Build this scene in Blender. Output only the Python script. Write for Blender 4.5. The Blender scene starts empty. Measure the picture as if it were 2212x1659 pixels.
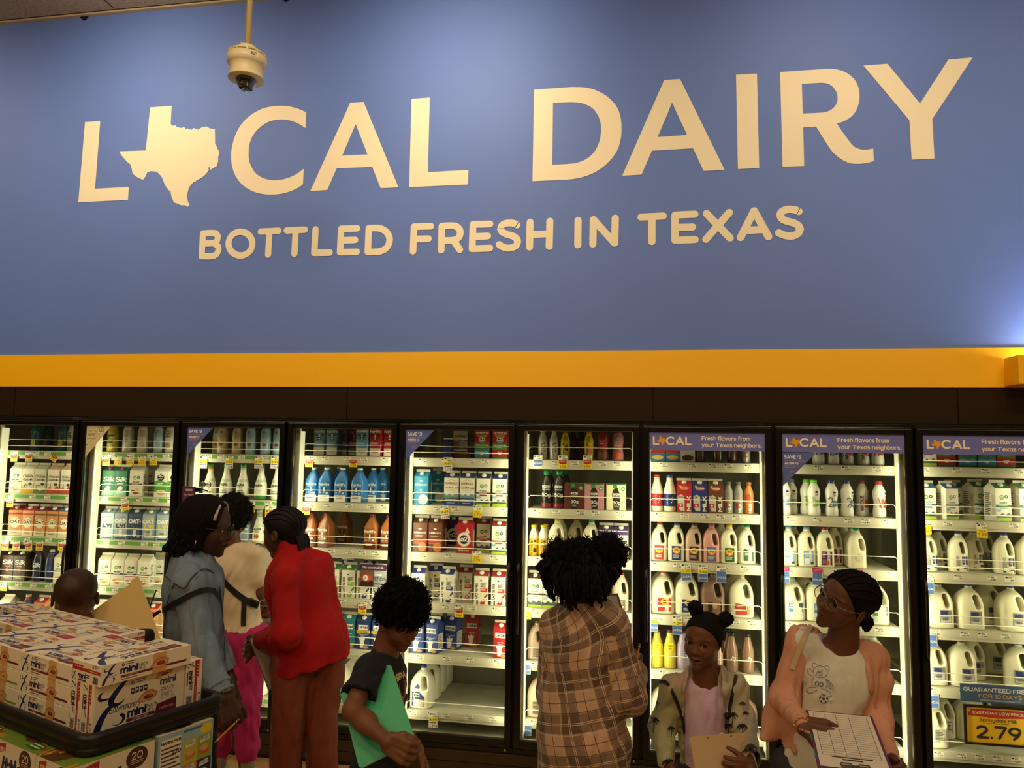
import bpy, bmesh, math, random
import numpy as np
from mathutils import Vector, Matrix
from mathutils.geometry import tessellate_polygon
SC = bpy.context.scene
COL = SC.collection
rnd = random.Random(7)
# ------------------------------------------------------------------ camera
FPX, YAW, PITCH, ROLL = 1594.85, -0.169202, 0.088671, 0.015573
EYE = np.array([4.13691, -4.17414, 1.80727])
_cy, _sy, _cp, _sp, _cr, _sr = math.cos(YAW), math.sin(YAW), math.cos(PITCH), math.sin(PITCH), math.cos(ROLL), math.sin(ROLL)
FWD = np.array([_sy * _cp, _cy * _cp, _sp])
_R0 = np.array([_cy, -_sy, 0.0])
_U0 = np.cross(_R0, FWD)
RGT = _cr * _R0 + _sr * _U0
UPV = -_sr * _R0 + _cr * _U0
camd = bpy.data.cameras.new('camera')
camd.sensor_fit = 'HORIZONTAL'
camd.sensor_width = 36.0
camd.lens = 36.0 * FPX / 2212.0
camd.clip_end = 60
cam = bpy.data.objects.new('camera', camd)
COL.objects.link(cam)
cam.matrix_world = Matrix(((RGT[0], UPV[0], -FWD[0], EYE[0]), (RGT[1], UPV[1], -FWD[1], EYE[1]), (RGT[2], UPV[2], -FWD[2], EYE[2]), (0, 0, 0, 1)))
SC.camera = cam
def ray(px, py):
 return FWD + (px - 1106.0) / FPX * RGT - (py - 829.5) / FPX * UPV
def at(px, py, Y):
 """the point of the place seen at (px, py) in the plane y = Y"""
 d = ray(px, py)
 return EYE + d * ((Y - EYE[1]) / d[1])
# ------------------------------------------------------------------ world, exposure
SC.view_settings.view_transform = 'Standard'
SC.view_settings.look = 'None'
SC.view_settings.gamma = 1.0
SC.view_settings.use_curve_mapping = False
SC.view_settings.exposure = 0.0
world = bpy.data.worlds.new('store_air')
SC.world = world
world.use_nodes = True
world.node_tree.nodes['Background'].inputs[0].default_value = (1.0, 0.80, 0.55, 1)
world.node_tree.nodes['Background'].inputs[1].default_value = 0.045
SC.cycles.max_bounces = 8
SC.cycles.transparent_max_bounces = 16
SC.cycles.sample_clamp_indirect = 4.0
def area(name, loc, target, sx, sy, power, col, spread=math.pi):
 l = bpy.data.lights.new(name, 'AREA')
 l.shape = 'RECTANGLE'
 l.size, l.size_y = sx, sy
 l.energy = power
 l.color = col
 l.spread = spread
 o = bpy.data.objects.new(name, l)
 COL.objects.link(o)
 o.location = loc
 o.rotation_euler = (Vector(target) - Vector(loc)).to_track_quat('-Z', 'Y').to_euler()
 return o
WARM = (1.0, 0.74, 0.42)
for lx in (-1.0, 2.0, 5.0, 8.0):
 area('ceiling_troffer', (lx, -6.4, 4.55), (lx, -5.9, 0), 1.2, 0.6, 40, WARM)
for lx in (0.6, 3.4, 6.2):
 area('ceiling_troffer', (lx, -3.2, 4.6), (lx, -3.2, 0), 1.2, 0.3, 17, WARM)
for lx, pw in ((-0.9, 7), (1.05, 9.5), (3.1, 10.5), (5.2, 4.5), (7.2, 5)):
 area('wall_washer', (lx, -1.05, 4.45), (lx, 0.0, 3.75), 0.7, 0.10, pw, (1.0, 0.80, 0.56), 2.3)
for lx in (0.0, 3.0, 6.0):
 area('wall_washer', (lx, -2.6, 4.5), (lx, 0.0, 2.5), 1.6, 0.12, 8.5, (1.0, 0.80, 0.54), 1.5)
# ------------------------------------------------------------------ materials
MATS = {}
def lin(c):
 """sRGB 0-255 triple or hex string to linear"""
 if isinstance(c, str):
  c = tuple(int(c[i:i + 2], 16) for i in (0, 2, 4))
 return tuple(((x / 255.0) / 12.92 if x / 255.0 <= 0.04045 else ((x / 255.0 + 0.055) / 1.055) ** 2.4) for x in c)
def mat(name, col=(0.8, 0.8, 0.8), rough=0.5, metal=0.0, spec=0.5, emit=None, noise=0.0, nscale=40.0, bump=0.0, trans=0.0, attr=None, coat=0.0, sheen=0.0, sub=0.0):
 if name in MATS:
  return MATS[name]
 m = bpy.data.materials.new(name)
 m.use_nodes = True
 nt = m.node_tree
 b = nt.nodes['Principled BSDF']
 if isinstance(col, str):
  col = lin(col)
 b.inputs['Base Color'].default_value = (*col, 1)
 b.inputs['Roughness'].default_value = rough
 b.inputs['Metallic'].default_value = metal
 b.inputs['Specular IOR Level'].default_value = spec
 if coat:
  b.inputs['Coat Weight'].default_value = coat
  b.inputs['Coat Roughness'].default_value = 0.15
 if sheen:
  b.inputs['Sheen Weight'].default_value = sheen
 if trans:
  b.inputs['Transmission Weight'].default_value = trans
 if sub:
  b.inputs['Subsurface Weight'].default_value = sub
  b.inputs['Subsurface Radius'].default_value = (0.02, 0.02, 0.015)
  b.inputs['Subsurface Scale'].default_value = 0.5
 if emit:
  b.inputs['Emission Color'].default_value = (*(lin(emit[0]) if isinstance(emit[0], str) else emit[0]), 1)
  b.inputs['Emission Strength'].default_value = emit[1]
 src = None
 if attr:
  a = nt.nodes.new('ShaderNodeAttribute')
  a.attribute_name = attr
  src = a.outputs['Color']
 tc = None
 if noise or bump:
  tc = nt.nodes.new('ShaderNodeTexCoord')
  n = nt.nodes.new('ShaderNodeTexNoise')
  n.inputs['Scale'].default_value = nscale
  n.inputs['Detail'].default_value = 4
  nt.links.new(tc.outputs['Object'], n.inputs['Vector'])
 if noise:
  mx = nt.nodes.new('ShaderNodeMix')
  mx.data_type = 'RGBA'
  mx.blend_type = 'MULTIPLY'
  mx.inputs[0].default_value = noise
  rp = nt.nodes.new('ShaderNodeMapRange')
  rp.inputs[1].default_value = 0.3
  rp.inputs[2].default_value = 0.7
  rp.inputs[3].default_value = 0.35
  nt.links.new(n.outputs['Fac'], rp.inputs[0])
  if src:
   nt.links.new(src, mx.inputs[6])
  else:
   mx.inputs[6].default_value = (*col, 1)
  nt.links.new(rp.outputs[0], mx.inputs[7])
  src = mx.outputs[2]
 if src:
  nt.links.new(src, b.inputs['Base Color'])
 if bump:
  bp = nt.nodes.new('ShaderNodeBump')
  bp.inputs['Strength'].default_value = bump
  bp.inputs['Distance'].default_value = 0.004
  nt.links.new(n.outputs['Fac'], bp.inputs['Height'])
  nt.links.new(bp.outputs[0], b.inputs['Normal'])
 MATS[name] = m
 return m
def ink(c, rough=0.45):
 """a plain printed colour"""
 return mat('ink_' + c + ('' if rough == 0.45 else '_%d' % int(rough * 100)), c, rough)
def glass_mat(name, refl=0.6, tint=(1, 1, 1), rough=0.02):
 m = bpy.data.materials.new(name)
 m.use_nodes = True
 nt = m.node_tree
 nt.nodes.clear()
 out = nt.nodes.new('ShaderNodeOutputMaterial')
 mx = nt.nodes.new('ShaderNodeMixShader')
 tr = nt.nodes.new('ShaderNodeBsdfTransparent')
 tr.inputs[0].default_value = (*tint, 1)
 gl = nt.nodes.new('ShaderNodeBsdfGlossy')
 gl.inputs['Roughness'].default_value = rough
 lw = nt.nodes.new('ShaderNodeLayerWeight')
 lw.inputs[0].default_value = 0.5
 pw = nt.nodes.new('ShaderNodeMath')
 pw.operation = 'POWER'
 pw.inputs[1].default_value = 5
 ad = nt.nodes.new('ShaderNodeMath')
 ad.operation = 'MULTIPLY_ADD'
 ad.inputs[1].default_value = 0.96
 ad.inputs[2].default_value = 0.04
 mu = nt.nodes.new('ShaderNodeMath')
 mu.operation = 'MULTIPLY'
 mu.inputs[1].default_value = refl
 nt.links.new(lw.outputs['Facing'], pw.inputs[0])
 nt.links.new(pw.outputs[0], ad.inputs[0])
 nt.links.new(ad.outputs[0], mu.inputs[0])
 nt.links.new(mu.outputs[0], mx.inputs[0])
 nt.links.new(tr.outputs[0], mx.inputs[1])
 nt.links.new(gl.outputs[0], mx.inputs[2])
 nt.links.new(mx.outputs[0], out.inputs[0])
 MATS[name] = m
 return m
# ------------------------------------------------------------------ mesh builder
class MB:
 """collects polygons with a material each, and links them as ONE mesh object"""
 def __init__(s):
  s.v, s.f, s.fm, s.ms, s.sm = [], [], [], [], []
 def mi(s, m):
  if isinstance(m, str):
   m = ink(m)
  for i, x in enumerate(s.ms):
   if x is m:
    return i
  s.ms.append(m)
  return len(s.ms) - 1
 def add(s, vs, fs, m, smooth=False):
  b = len(s.v)
  s.v.extend([tuple(map(float, p)) for p in vs])
  i = s.mi(m)
  for f in fs:
   s.f.append([b + k for k in f])
   s.fm.append(i)
   s.sm.append(smooth)
 def box(s, lo, hi, m, M=None, bev=0.0):
  x0, y0, z0 = lo
  x1, y1, z1 = hi
  if bev <= 0:
   vs = [(x0, y0, z0), (x1, y0, z0), (x1, y1, z0), (x0, y1, z0), (x0, y0, z1), (x1, y0, z1), (x1, y1, z1), (x0, y1, z1)]
   fs = [(0, 3, 2, 1), (4, 5, 6, 7), (0, 1, 5, 4), (1, 2, 6, 5), (2, 3, 7, 6), (3, 0, 4, 7)]
  else:
   bm = bmesh.new()
   bmesh.ops.create_cube(bm, size=1)
   for v in bm.verts:
    v.co = ((x0 + x1) / 2 + v.co.x * (x1 - x0), (y0 + y1) / 2 + v.co.y * (y1 - y0), (z0 + z1) / 2 + v.co.z * (z1 - z0))
   bmesh.ops.bevel(bm, geom=bm.edges[:], offset=bev, segments=2, affect='EDGES', profile=0.5)
   vs = [tuple(v.co) for v in bm.verts]
   fs = [[v.index for v in f.verts] for f in bm.faces]
   bm.free()
  if M is not None:
   vs = [tuple(M @ Vector(p)) for p in vs]
  s.add(vs, fs, m)
 def tube(s, pts, r, m, n=6, caps=True, smooth=True):
  """a round bar along pts; r a number or one per point"""
  P = [Vector(p) for p in pts]
  k = len(P)
  rs = [r] * k if not hasattr(r, '__len__') else r
  T = []
  for i in range(k):
   t = (P[min(i + 1, k - 1)] - P[max(i - 1, 0)])
   T.append(t.normalized() if t.length > 1e-9 else Vector((0, 0, 1)))
  a = Vector((0, 0, 1)) if abs(T[0].z) < 0.9 else Vector((1, 0, 0))
  N = (a - T[0] * a.dot(T[0])).normalized()
  vs, fs = [], []
  for i in range(k):
   N = (N - T[i] * N.dot(T[i]))
   N = N.normalized() if N.length > 1e-6 else T[i].orthogonal().normalized()
   B = T[i].cross(N)
   for j in range(n):
    an = 2 * math.pi * j / n
    vs.append(P[i] + (N * math.cos(an) + B * math.sin(an)) * rs[i])
  for i in range(k - 1):
   for j in range(n):
    j2 = (j + 1) % n
    fs.append((i * n + j, i * n + j2, (i + 1) * n + j2, (i + 1) * n + j))
  if caps:
   fs.append(tuple(range(n))[::-1])
   fs.append(tuple((k - 1) * n + j for j in range(n)))
  s.add(vs, fs, m, smooth)
 def lathe(s, prof, m, n=20, c=(0, 0, 0), sx=1.0, sy=1.0, smooth=True, sq=0.0, M=None):
  """profile [(r, z)] turned about z; sq > 0 squares the section"""
  vs, fs = [], []
  for r, z in prof:
   for j in range(n):
    an = 2 * math.pi * (j + 0.5) / n
    q = 1.0
    if sq:
     q = 1.0 / max(abs(math.cos(an)), abs(math.sin(an)))
     q = 1 + (min(q, 1.30) - 1) * sq
    p = (c[0] + r * q * math.cos(an) * sx, c[1] + r * q * math.sin(an) * sy, c[2] + z)
    vs.append(p if M is None else tuple(M @ Vector(p)))
  k = len(prof)
  for i in range(k - 1):
   for j in range(n):
    j2 = (j + 1) % n
    fs.append((i * n + j, i * n + j2, (i + 1) * n + j2, (i + 1) * n + j))
  fs.append(tuple(range(n))[::-1])
  fs.append(tuple((k - 1) * n + j for j in range(n)))
  s.add(vs, fs, m, smooth)
 def mesh(s, name):
  me = bpy.data.meshes.new(name)
  me.from_pydata(s.v, [], s.f)
  for m in s.ms:
   me.materials.append(m)
  me.polygons.foreach_set('material_index', s.fm)
  me.polygons.foreach_set('use_smooth', s.sm)
  me.update()
  return me
 def build(s, name, parent=None, **tags):
  o = bpy.data.objects.new(name, s.mesh(name))
  COL.objects.link(o)
  if parent is not None:
   o.parent = parent
  return tag(o, **tags)
def tag(o, label=None, category=None, group=None, kind=None):
 for k, v in (('label', label), ('category', category), ('group', group), ('kind', kind)):
  if v:
   o[k] = v
 return o
def empty(name, loc=(0, 0, 0), rz=0.0, **tags):
 o = bpy.data.objects.new(name, None)
 COL.objects.link(o)
 o.empty_display_size = 0.05
 o.location = loc
 o.rotation_euler = (0, 0, rz)
 return tag(o, **tags)
KIDS = {}
def copy_tree(root):
 """a copy of a thing with copies of its parts and their sub-parts"""
 def walk(o, parent):
  c = o.copy()
  COL.objects.link(c)
  if parent is not None:
   c.parent = parent
  for ch in o.children:
   walk(ch, c)
  return c
 return walk(root, None)
# ------------------------------------------------------------------ flat art and lettering
def arc(cx, cy, rx, ry, a0, a1, n=10):
 return [(cx + rx * math.cos(math.radians(a0 + (a1 - a0) * i / n)), cy + ry * math.sin(math.radians(a0 + (a1 - a0) * i / n))) for i in range(n + 1)]
def catmull(pts, n=6):
 P = [pts[0]] + list(pts) + [pts[-1]]
 out = []
 for i in range(1, len(P) - 2):
  for k in range(n):
   t = k / n
   out.append(tuple(0.5 * (2 * P[i][j] + (P[i + 1][j] - P[i - 1][j]) * t + (2 * P[i - 1][j] - 5 * P[i][j] + 4 * P[i + 1][j] - P[i + 2][j]) * t * t + (3 * P[i][j] - P[i - 1][j] - 3 * P[i + 1][j] + P[i + 2][j]) * t ** 3) for j in range(len(pts[0]))))
 out.append(tuple(pts[-1]))
 return out
def rounded(pts, n=4):
 """a polyline made smooth between its sharp corners"""
 runs, cur = [], [pts[0]]
 for i in range(1, len(pts)):
  cur.append(pts[i])
  if i < len(pts) - 1:
   a, b = Vector(pts[i]) - Vector(pts[i - 1]), Vector(pts[i + 1]) - Vector(pts[i])
   if a.normalized() @ b.normalized() < 0.72:
    runs.append(cur)
    cur = [pts[i]]
 runs.append(cur)
 out = []
 for r in runs:
  q = catmull(r, n) if len(r) > 2 else r
  out += q if not out else q[1:]
 return out
def rrect(u0, u1, v0, v1, r, n=5):
 out = []
 for cu, cv, a0 in ((u1 - r, v1 - r, 0), (u0 + r, v1 - r, 90), (u0 + r, v0 + r, 180), (u1 - r, v0 + r, 270)):
  for i in range(n + 1):
   a = math.radians(a0 + 90 * i / n)
   out.append((cu + r * math.cos(a), cv + r * math.sin(a)))
 return out
def _glyphs():
 G = {}
 def g(ch, w, *st):
  G[ch] = (w, st)
 g('A', .84, [(0.02, 0), (.42, 1), (.82, 0)], [(.16, .32), (.68, .32)])
 g('B', .66, [(0, .5), (.36, .5)] + arc(.36, .75, .24, .25, -90, 90)[0:] + [(0, 1), (0, 0), (.38, 0)] + arc(.38, .25, .27, .25, -90, 90) + [(.3, .5)])
 g('C', .80, arc(.46, .5, .46, .5, 48, 312, 18))
 g('D', .76, [(0, 0), (0, 1), (.3, 1)] + arc(.3, .5, .46, .5, 90, -90, 14) + [(0, 0)])
 g('E', .58, [(.56, 1), (0, 1), (0, 0), (.58, 0)], [(0, .52), (.5, .52)])
 g('F', .56, [(.56, 1), (0, 1), (0, 0)], [(0, .5), (.5, .5)])
 g('G', .84, arc(.46, .5, .46, .5, 48, 330, 18) + [(.86, .46), (.52, .46)])
 g('H', .70, [(0, 0), (0, 1)], [(.7, 0), (.7, 1)], [(0, .5), (.7, .5)])
 g('I', .02, [(0.01, 0), (0.01, 1)])
 g('J', .46, [(.44, 1), (.44, .3)] + arc(.2, .26, .24, .26, 0, -150, 8))
 g('K', .66, [(0, 0), (0, 1)], [(.62, 1), (0, .38)], [(.22, .6), (.66, 0)])
 g('L', .54, [(0, 1), (0, 0), (.54, 0)])
 g('M', .86, [(0, 0), (0, 1), (.43, .38), (.86, 1), (.86, 0)])
 g('N', .74, [(0, 0), (0, 1), (.74, 0), (.74, 1)])
 g('O', .96, arc(.48, .5, .48, .5, 0, 360, 24))
 g('P', .62, [(0, 0), (0, 1), (.34, 1)] + arc(.34, .7, .28, .3, 90, -90) + [(0, .4)])
 g('Q', .96, arc(.48, .5, .48, .5, 0, 360, 24), [(.6, .3), (.92, -.04)])
 g('R', .66, [(0, 0), (0, 1), (.34, 1)] + arc(.34, .7, .28, .3, 90, -90) + [(0, .4)], [(.36, .4), (.66, 0)])
 g('S', .62, arc(.3, .74, .27, .26, 35, 230, 10) + [(.3, .5)] + arc(.31, .26, .29, .26, 55, -145, 10))
 g('T', .70, [(0, 1), (.7, 1)], [(.35, 1), (.35, 0)])
 g('U', .70, [(0, 1), (0, .34)] + arc(.35, .34, .35, .34, 180, 360) + [(.7, 1)])
 g('V', .80, [(0, 1), (.4, 0), (.8, 1)])
 g('W', 1.1, [(0, 1), (.28, 0), (.55, .95), (.82, 0), (1.1, 1)])
 g('X', .70, [(0, 0), (.7, 1)], [(0, 1), (.7, 0)])
 g('Y', .74, [(0, 1), (.37, .44), (.74, 1)], [(.37, .44), (.37, 0)])
 g('Z', .64, [(0, 1), (.64, 1), (0, 0), (.64, 0)])
 g('0', .66, arc(.33, .5, .33, .5, 0, 360, 20))
 g('1', .22, [(0, .86), (.2, 1), (.2, 0)])
 g('2', .60, arc(.29, .7, .28, .3, 160, -25, 10) + [(.02, 0), (.6, 0)])
 g('3', .60, arc(.29, .74, .26, .26, 150, -80, 10) + [(.24, .5)] + arc(.28, .26, .3, .27, 85, -150, 10))
 g('4', .66, [(.5, 0), (.5, 1), (0, .26), (.66, .26)])
 g('5', .60, [(.54, 1), (.1, 1), (.05, .52)] + arc(.28, .32, .3, .32, 120, -150, 12))
 g('6', .62, arc(.31, .31, .31, .31, 0, 360, 16), [(.01, .34), (.1, .66), (.36, 1)])
 g('7', .60, [(0, 1), (.6, 1), (.2, 0)])
 g('8', .62, arc(.31, .75, .25, .25, 0, 360, 14), arc(.31, .25, .31, .26, 0, 360, 16))
 g('9', .62, arc(.31, .69, .31, .31, 0, 360, 16), [(.61, .66), (.52, .34), (.26, 0)])
 x = .36
 g('a', .52, arc(.26, x, .26, x, 0, 360, 14), [(.52, .72), (.52, 0)])
 g('b', .52, arc(.26, x, .26, x, 0, 360, 14), [(0, 1.05), (0, 0)])
 g('c', .48, arc(.27, x, .27, x, 50, 310, 12))
 g('d', .52, arc(.26, x, .26, x, 0, 360, 14), [(.52, 1.05), (.52, 0)])
 g('e', .52, [(.02, x), (.52, x)] + arc(.27, x, .26, x, 0, 310, 14))
 g('f', .34, [(.1, 0), (.1, .8)] + arc(.28, .85, .18, .2, 180, 70, 6), [(0, .68), (.3, .68)])
 g('g', .52, arc(.26, x, .26, x, 0, 360, 14), [(.52, .72), (.52, -.05)] + arc(.27, -.05, .25, .24, 0, -150, 8))
 g('h', .48, [(0, 1.05), (0, 0)], [(0, .4)] + arc(.24, .46, .24, .26, 180, 0, 8) + [(.48, 0)])
 g('i', .02, [(0.01, .72), (0.01, 0)], [(0.01, 1.0), (0.01, 1.02)])
 g('j', .12, [(.1, .72), (.1, -.1), (0, -.28)], [(.1, 1.0), (.1, 1.02)])
 g('k', .46, [(0, 1.05), (0, 0)], [(.42, .72), (0, .28)], [(.16, .44), (.46, 0)])
 g('l', .02, [(0.01, 1.05), (0.01, 0)])
 g('m', .78, [(0, .72), (0, 0)], [(0, .42)] + arc(.195, .5, .195, .22, 180, 0, 6) + [(.39, 0)], [(.39, .42)] + arc(.585, .5, .195, .22, 180, 0, 6) + [(.78, 0)])
 g('n', .48, [(0, .72), (0, 0)], [(0, .4)] + arc(.24, .46, .24, .26, 180, 0, 8) + [(.48, 0)])
 g('o', .54, arc(.27, x, .27, x, 0, 360, 16))
 g('p', .52, arc(.26, x, .26, x, 0, 360, 14), [(0, .72), (0, -.3)])
 g('q', .52, arc(.26, x, .26, x, 0, 360, 14), [(.52, .72), (.52, -.3)])
 g('r', .30, [(0, .72), (0, 0)], [(0, .4)] + arc(.26, .44, .26, .28, 180, 80, 6))
 g('s', .42, arc(.2, .54, .18, .18, 40, 240, 8) + arc(.21, .18, .2, .19, 60, -140, 8))
 g('t', .34, [(.12, .98), (.12, .2)] + arc(.3, .2, .18, .2, 180, 290, 6), [(0, .7), (.32, .7)])
 g('u', .48, [(0, .72), (0, .26)] + arc(.24, .26, .24, .26, 180, 360, 8) + [(.48, .72)], [(.48, .3), (.48, 0)])
 g('v', .50, [(0, .72), (.25, 0), (.5, .72)])
 g('w', .74, [(0, .72), (.19, 0), (.37, .68), (.55, 0), (.74, .72)])
 g('x', .46, [(0, 0), (.46, .72)], [(0, .72), (.46, 0)])
 g('y', .50, [(0, .72), (.25, 0)], [(.5, .72), (.14, -.3)])
 g('z', .44, [(0, .72), (.44, .72), (0, 0), (.44, 0)])
 g('.', .06, [(.03, 0), (.03, .02)])
 g(',', .08, [(.05, .02), (0, -.14)])
 g("'", .06, [(.03, 1), (.03, .82)])
 g('!', .06, [(.03, 1), (.03, .34)], [(.03, 0), (.03, .02)])
 g('-', .34, [(0, .38), (.34, .38)])
 g('#', .6, [(.16, 0), (.26, 1)], [(.38, 0), (.48, 1)], [(0, .34), (.58, .34)], [(.04, .68), (.62, .68)])
 g('$', .62, arc(.3, .74, .27, .24, 35, 230, 10) + [(.3, .5)] + arc(.31, .26, .29, .24, 55, -145, 10), [(.3, 1.12), (.3, -.12)])
 g('%', .8, arc(.17, .78, .17, .2, 0, 360, 10), arc(.63, .2, .17, .2, 0, 360, 10), [(.14, 0), (.66, 1)])
 g('&', .7, [(.7, 0), (.14, .7)] + arc(.32, .8, .18, .2, 210, -30, 8) + [(.1, .4)] + arc(.28, .25, .25, .25, 130, 340, 8) + [(.68, .45)])
 return G
GLYPH = _glyphs()
def ribbon(pts, hw, cap=5):
 """flat round-ended stroke about a 2D polyline: mitred strips, round at ends and sharp corners"""
 P = [pts[0]]
 for q in pts[1:]:
  if math.hypot(q[0] - P[-1][0], q[1] - P[-1][1]) > 1e-9:
   P.append(q)
 out = []
 n = len(P)
 k = cap * 2
 disc = lambda x, y: [(x + hw * math.cos(2 * math.pi * j / k), y + hw * math.sin(2 * math.pi * j / k)) for j in range(k)]
 if n < 2:
  return [disc(*P[0])]
 closed = n > 3 and math.hypot(P[0][0] - P[-1][0], P[0][1] - P[-1][1]) < 1e-6
 dirs = [((P[i + 1][0] - P[i][0]), (P[i + 1][1] - P[i][1])) for i in range(n - 1)]
 dirs = [(x / math.hypot(x, y), y / math.hypot(x, y)) for x, y in dirs]
 smooth_close = closed and dirs[0][0] * dirs[-1][0] + dirs[0][1] * dirs[-1][1] > 0.6
 off = []
 for i in range(n - 1):
  def edge(j, other):
   d = dirs[i]
   nx, ny = -d[1], d[0]
   if other is not None:
    e = dirs[other]
    if d[0] * e[0] + d[1] * e[1] > 0.6:
     mx, my = nx - e[1], ny + e[0]
     m = mx * nx + my * ny
     nx, ny = mx / m, my / m
   return (P[j][0] + nx * hw, P[j][1] + ny * hw), (P[j][0] - nx * hw, P[j][1] - ny * hw)
  prev = i - 1 if i > 0 else (n - 2 if smooth_close else None)
  nxt = i + 1 if i < n - 2 else (0 if smooth_close else None)
  a0, a1 = edge(i, prev)
  b0, b1 = edge(i + 1, nxt)
  out.append([a0, a1, b1, b0])
 for i in range(n):
  if i in (0, n - 1):
   if not smooth_close and not (closed and i == n - 1):
    out.append(disc(*P[i]))
  elif dirs[i - 1][0] * dirs[i][0] + dirs[i - 1][1] * dirs[i][1] <= 0.6:
   out.append(disc(*P[i]))
 return out
def text_width(t, h, cond=1.0, gap=0.22):
 w = 0
 for ch in t:
  w += (0.34 if ch == ' ' else GLYPH[ch][0] * cond + gap) * h
 return w - gap * h
def text_polys(t, x, y, h, wt=0.16, cond=1.0, gap=0.22, align='l', vert=False, slant=0.0, fit=None):
 """polygons of one line of lettering, cap height h, stroke wt*h; vert reads bottom to top"""
 if fit:
  w = text_width(t, h, cond, gap)
  cond *= fit / w
  gap *= fit / w
 w = text_width(t, h, cond, gap)
 cx = 0.0 if align == 'l' else (-w / 2 if align == 'c' else -w)
 out = []
 for ch in t:
  if ch == ' ':
   cx += 0.34 * h * (cond if fit else 1)
   continue
  gw, sts = GLYPH[ch]
  for st in sts:
   pts = [(cx + (px * cond + slant * py) * h, (wt / 2 + py * (1 - wt)) * h) for px, py in st]
   out += ribbon(pts, wt * h / 2, 4 if h < 0.02 else 6)
  cx += (gw * cond + gap) * h
 if vert:
  return [[(x - q, y + p) for p, q in poly] for poly in out]
 return [[(x + p, y + q) for p, q in poly] for poly in out]
class Art:
 """flat printed art: items (polygon list, colour) in face units; laid onto a surface by a mapping"""
 def __init__(s):
  s.items = []
 def rect(s, x0, y0, x1, y1, c, nx=1):
  for i in range(nx):
   a, b = x0 + (x1 - x0) * i / nx, x0 + (x1 - x0) * (i + 1) / nx
   s.items.append(([[(a, y0), (b, y0), (b, y1), (a, y1)]], c))
  return s
 def poly(s, pts, c):
  s.items.append(([list(pts)], c))
  return s
 def shape(s, outer, c, holes=()):
  P = [Vector((x, y, 0)) for x, y in outer]
  hs = [[Vector((x, y, 0)) for x, y in h] for h in holes]
  allp = P + [q for h in hs for q in h]
  tri = tessellate_polygon([P] + hs)
  s.items.append(([[(allp[i].x, allp[i].y) for i in t] for t in tri], c))
  return s
 def ell(s, cx, cy, rx, ry, c, n=18):
  s.items.append(([[(cx + rx * math.cos(2 * math.pi * j / n), cy + ry * math.sin(2 * math.pi * j / n)) for j in range(n)]], c))
  return s
 def line(s, pts, w, c):
  s.items.append((ribbon(list(pts), w / 2, 8 if w > .02 else 5), c))
  return s
 def text(s, t, x, y, h, c, **k):
  s.items.append((text_polys(t, x, y, h, **k), c))
  return s
 def bars(s, x, y, w, h, n, c, frac=0.45, jag=0.0, seed=1):
  """lines of print too small to read"""
  r = random.Random(seed)
  for i in range(n):
   yy = y - h * i / n
   ww = w * (1 - jag * r.random())
   s.rect(x, yy - h / n * frac, x + ww, yy, c)
  return s
 def lay(s, mb, f, step=0.0004, top=0.0006):
  """f(u, v, k) -> 3D point, k = height above the surface"""
  step = min(step, top / max(1, len(s.items)))
  for k, (polys, c) in enumerate(s.items):
   h = step * (k + 1)
   for j, p in enumerate(polys):
    a = sum(p[i][0] * p[(i + 1) % len(p)][1] - p[(i + 1) % len(p)][0] * p[i][1] for i in range(len(p)))
    if a < 0:
     p = p[::-1]
    e = h + (j % 60) * min(2e-5, step / 62)
    mb.add([f(u, v, e) for u, v in p], [tuple(range(len(p)))], c)
def front(w, h, y, x0=0.0, z0=0.0):
 """maps unit art onto the face y (looking to -y); u, v in metres when w = h = 1"""
 return lambda u, v, k: (x0 + u * w, y - k, z0 + v * h)
def sideX(x, sgn, d, h, y0=0.0, z0=0.0):
 """onto the face x, u runs along y"""
 return lambda u, v, k: (x + sgn * k, y0 + (u if sgn > 0 else -u) * d, z0 + v * h)
def cyl(R, h, z0=0.0, sx=1.0, sy=1.0, a0=-90.0):
 """onto a standing cylinder: u in metres along the girth about the front, v in metres up"""
 def f(u, v, k):
  an = math.radians(a0) + u / R
  return ((R + k) * math.cos(an) * sx, (R + k) * math.sin(an) * sy, z0 + v * h)
 return f
TEXAS = [(585, 85), (908, 62), (893, 332), (925, 362), (965, 350), (985, 380), (1050, 392), (1095, 378), (1118, 412), (1145, 398), (1175, 412), (1205, 420), (1228, 393), (1258, 400), (1300, 418), (1345, 390), (1380, 378), (1428, 370), (1470, 395), (1515, 408), (1553, 403), (1556, 630), (1580, 665), (1590, 700), (1618, 745), (1618, 775), (1600, 830), (1603, 885), (1590, 930), (1580, 962), (1480, 1020), (1475, 970), (1450, 990), (1465, 1020), (1420, 1080), (1370, 1125), (1310, 1160), (1270, 1165), (1280, 1182), (1230, 1205), (1190, 1250), (1165, 1285), (1150, 1340), (1135, 1400), (1150, 1490), (1175, 1545), (1145, 1570), (1110, 1548), (1045, 1548), (1000, 1525), (940, 1505), (905, 1420), (890, 1342), (855, 1310), (805, 1240), (770, 1145), (735, 1095), (685, 1045), (590, 1038), (545, 1055), (510, 1130), (480, 1165), (440, 1150), (370, 1115), (325, 1070), (310, 1000), (290, 935), (245, 900), (165, 810), (125, 745), (140, 740), (522, 728)]
def texas(cx, cy, h):
 """state outline as 2D points centred at (cx, cy), h tall"""
 k = h / 1508.0
 return [(cx + (x - 870 + (y - 800) * 0.05) * k, cy - (y - 816) * k) for x, y in TEXAS]
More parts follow.
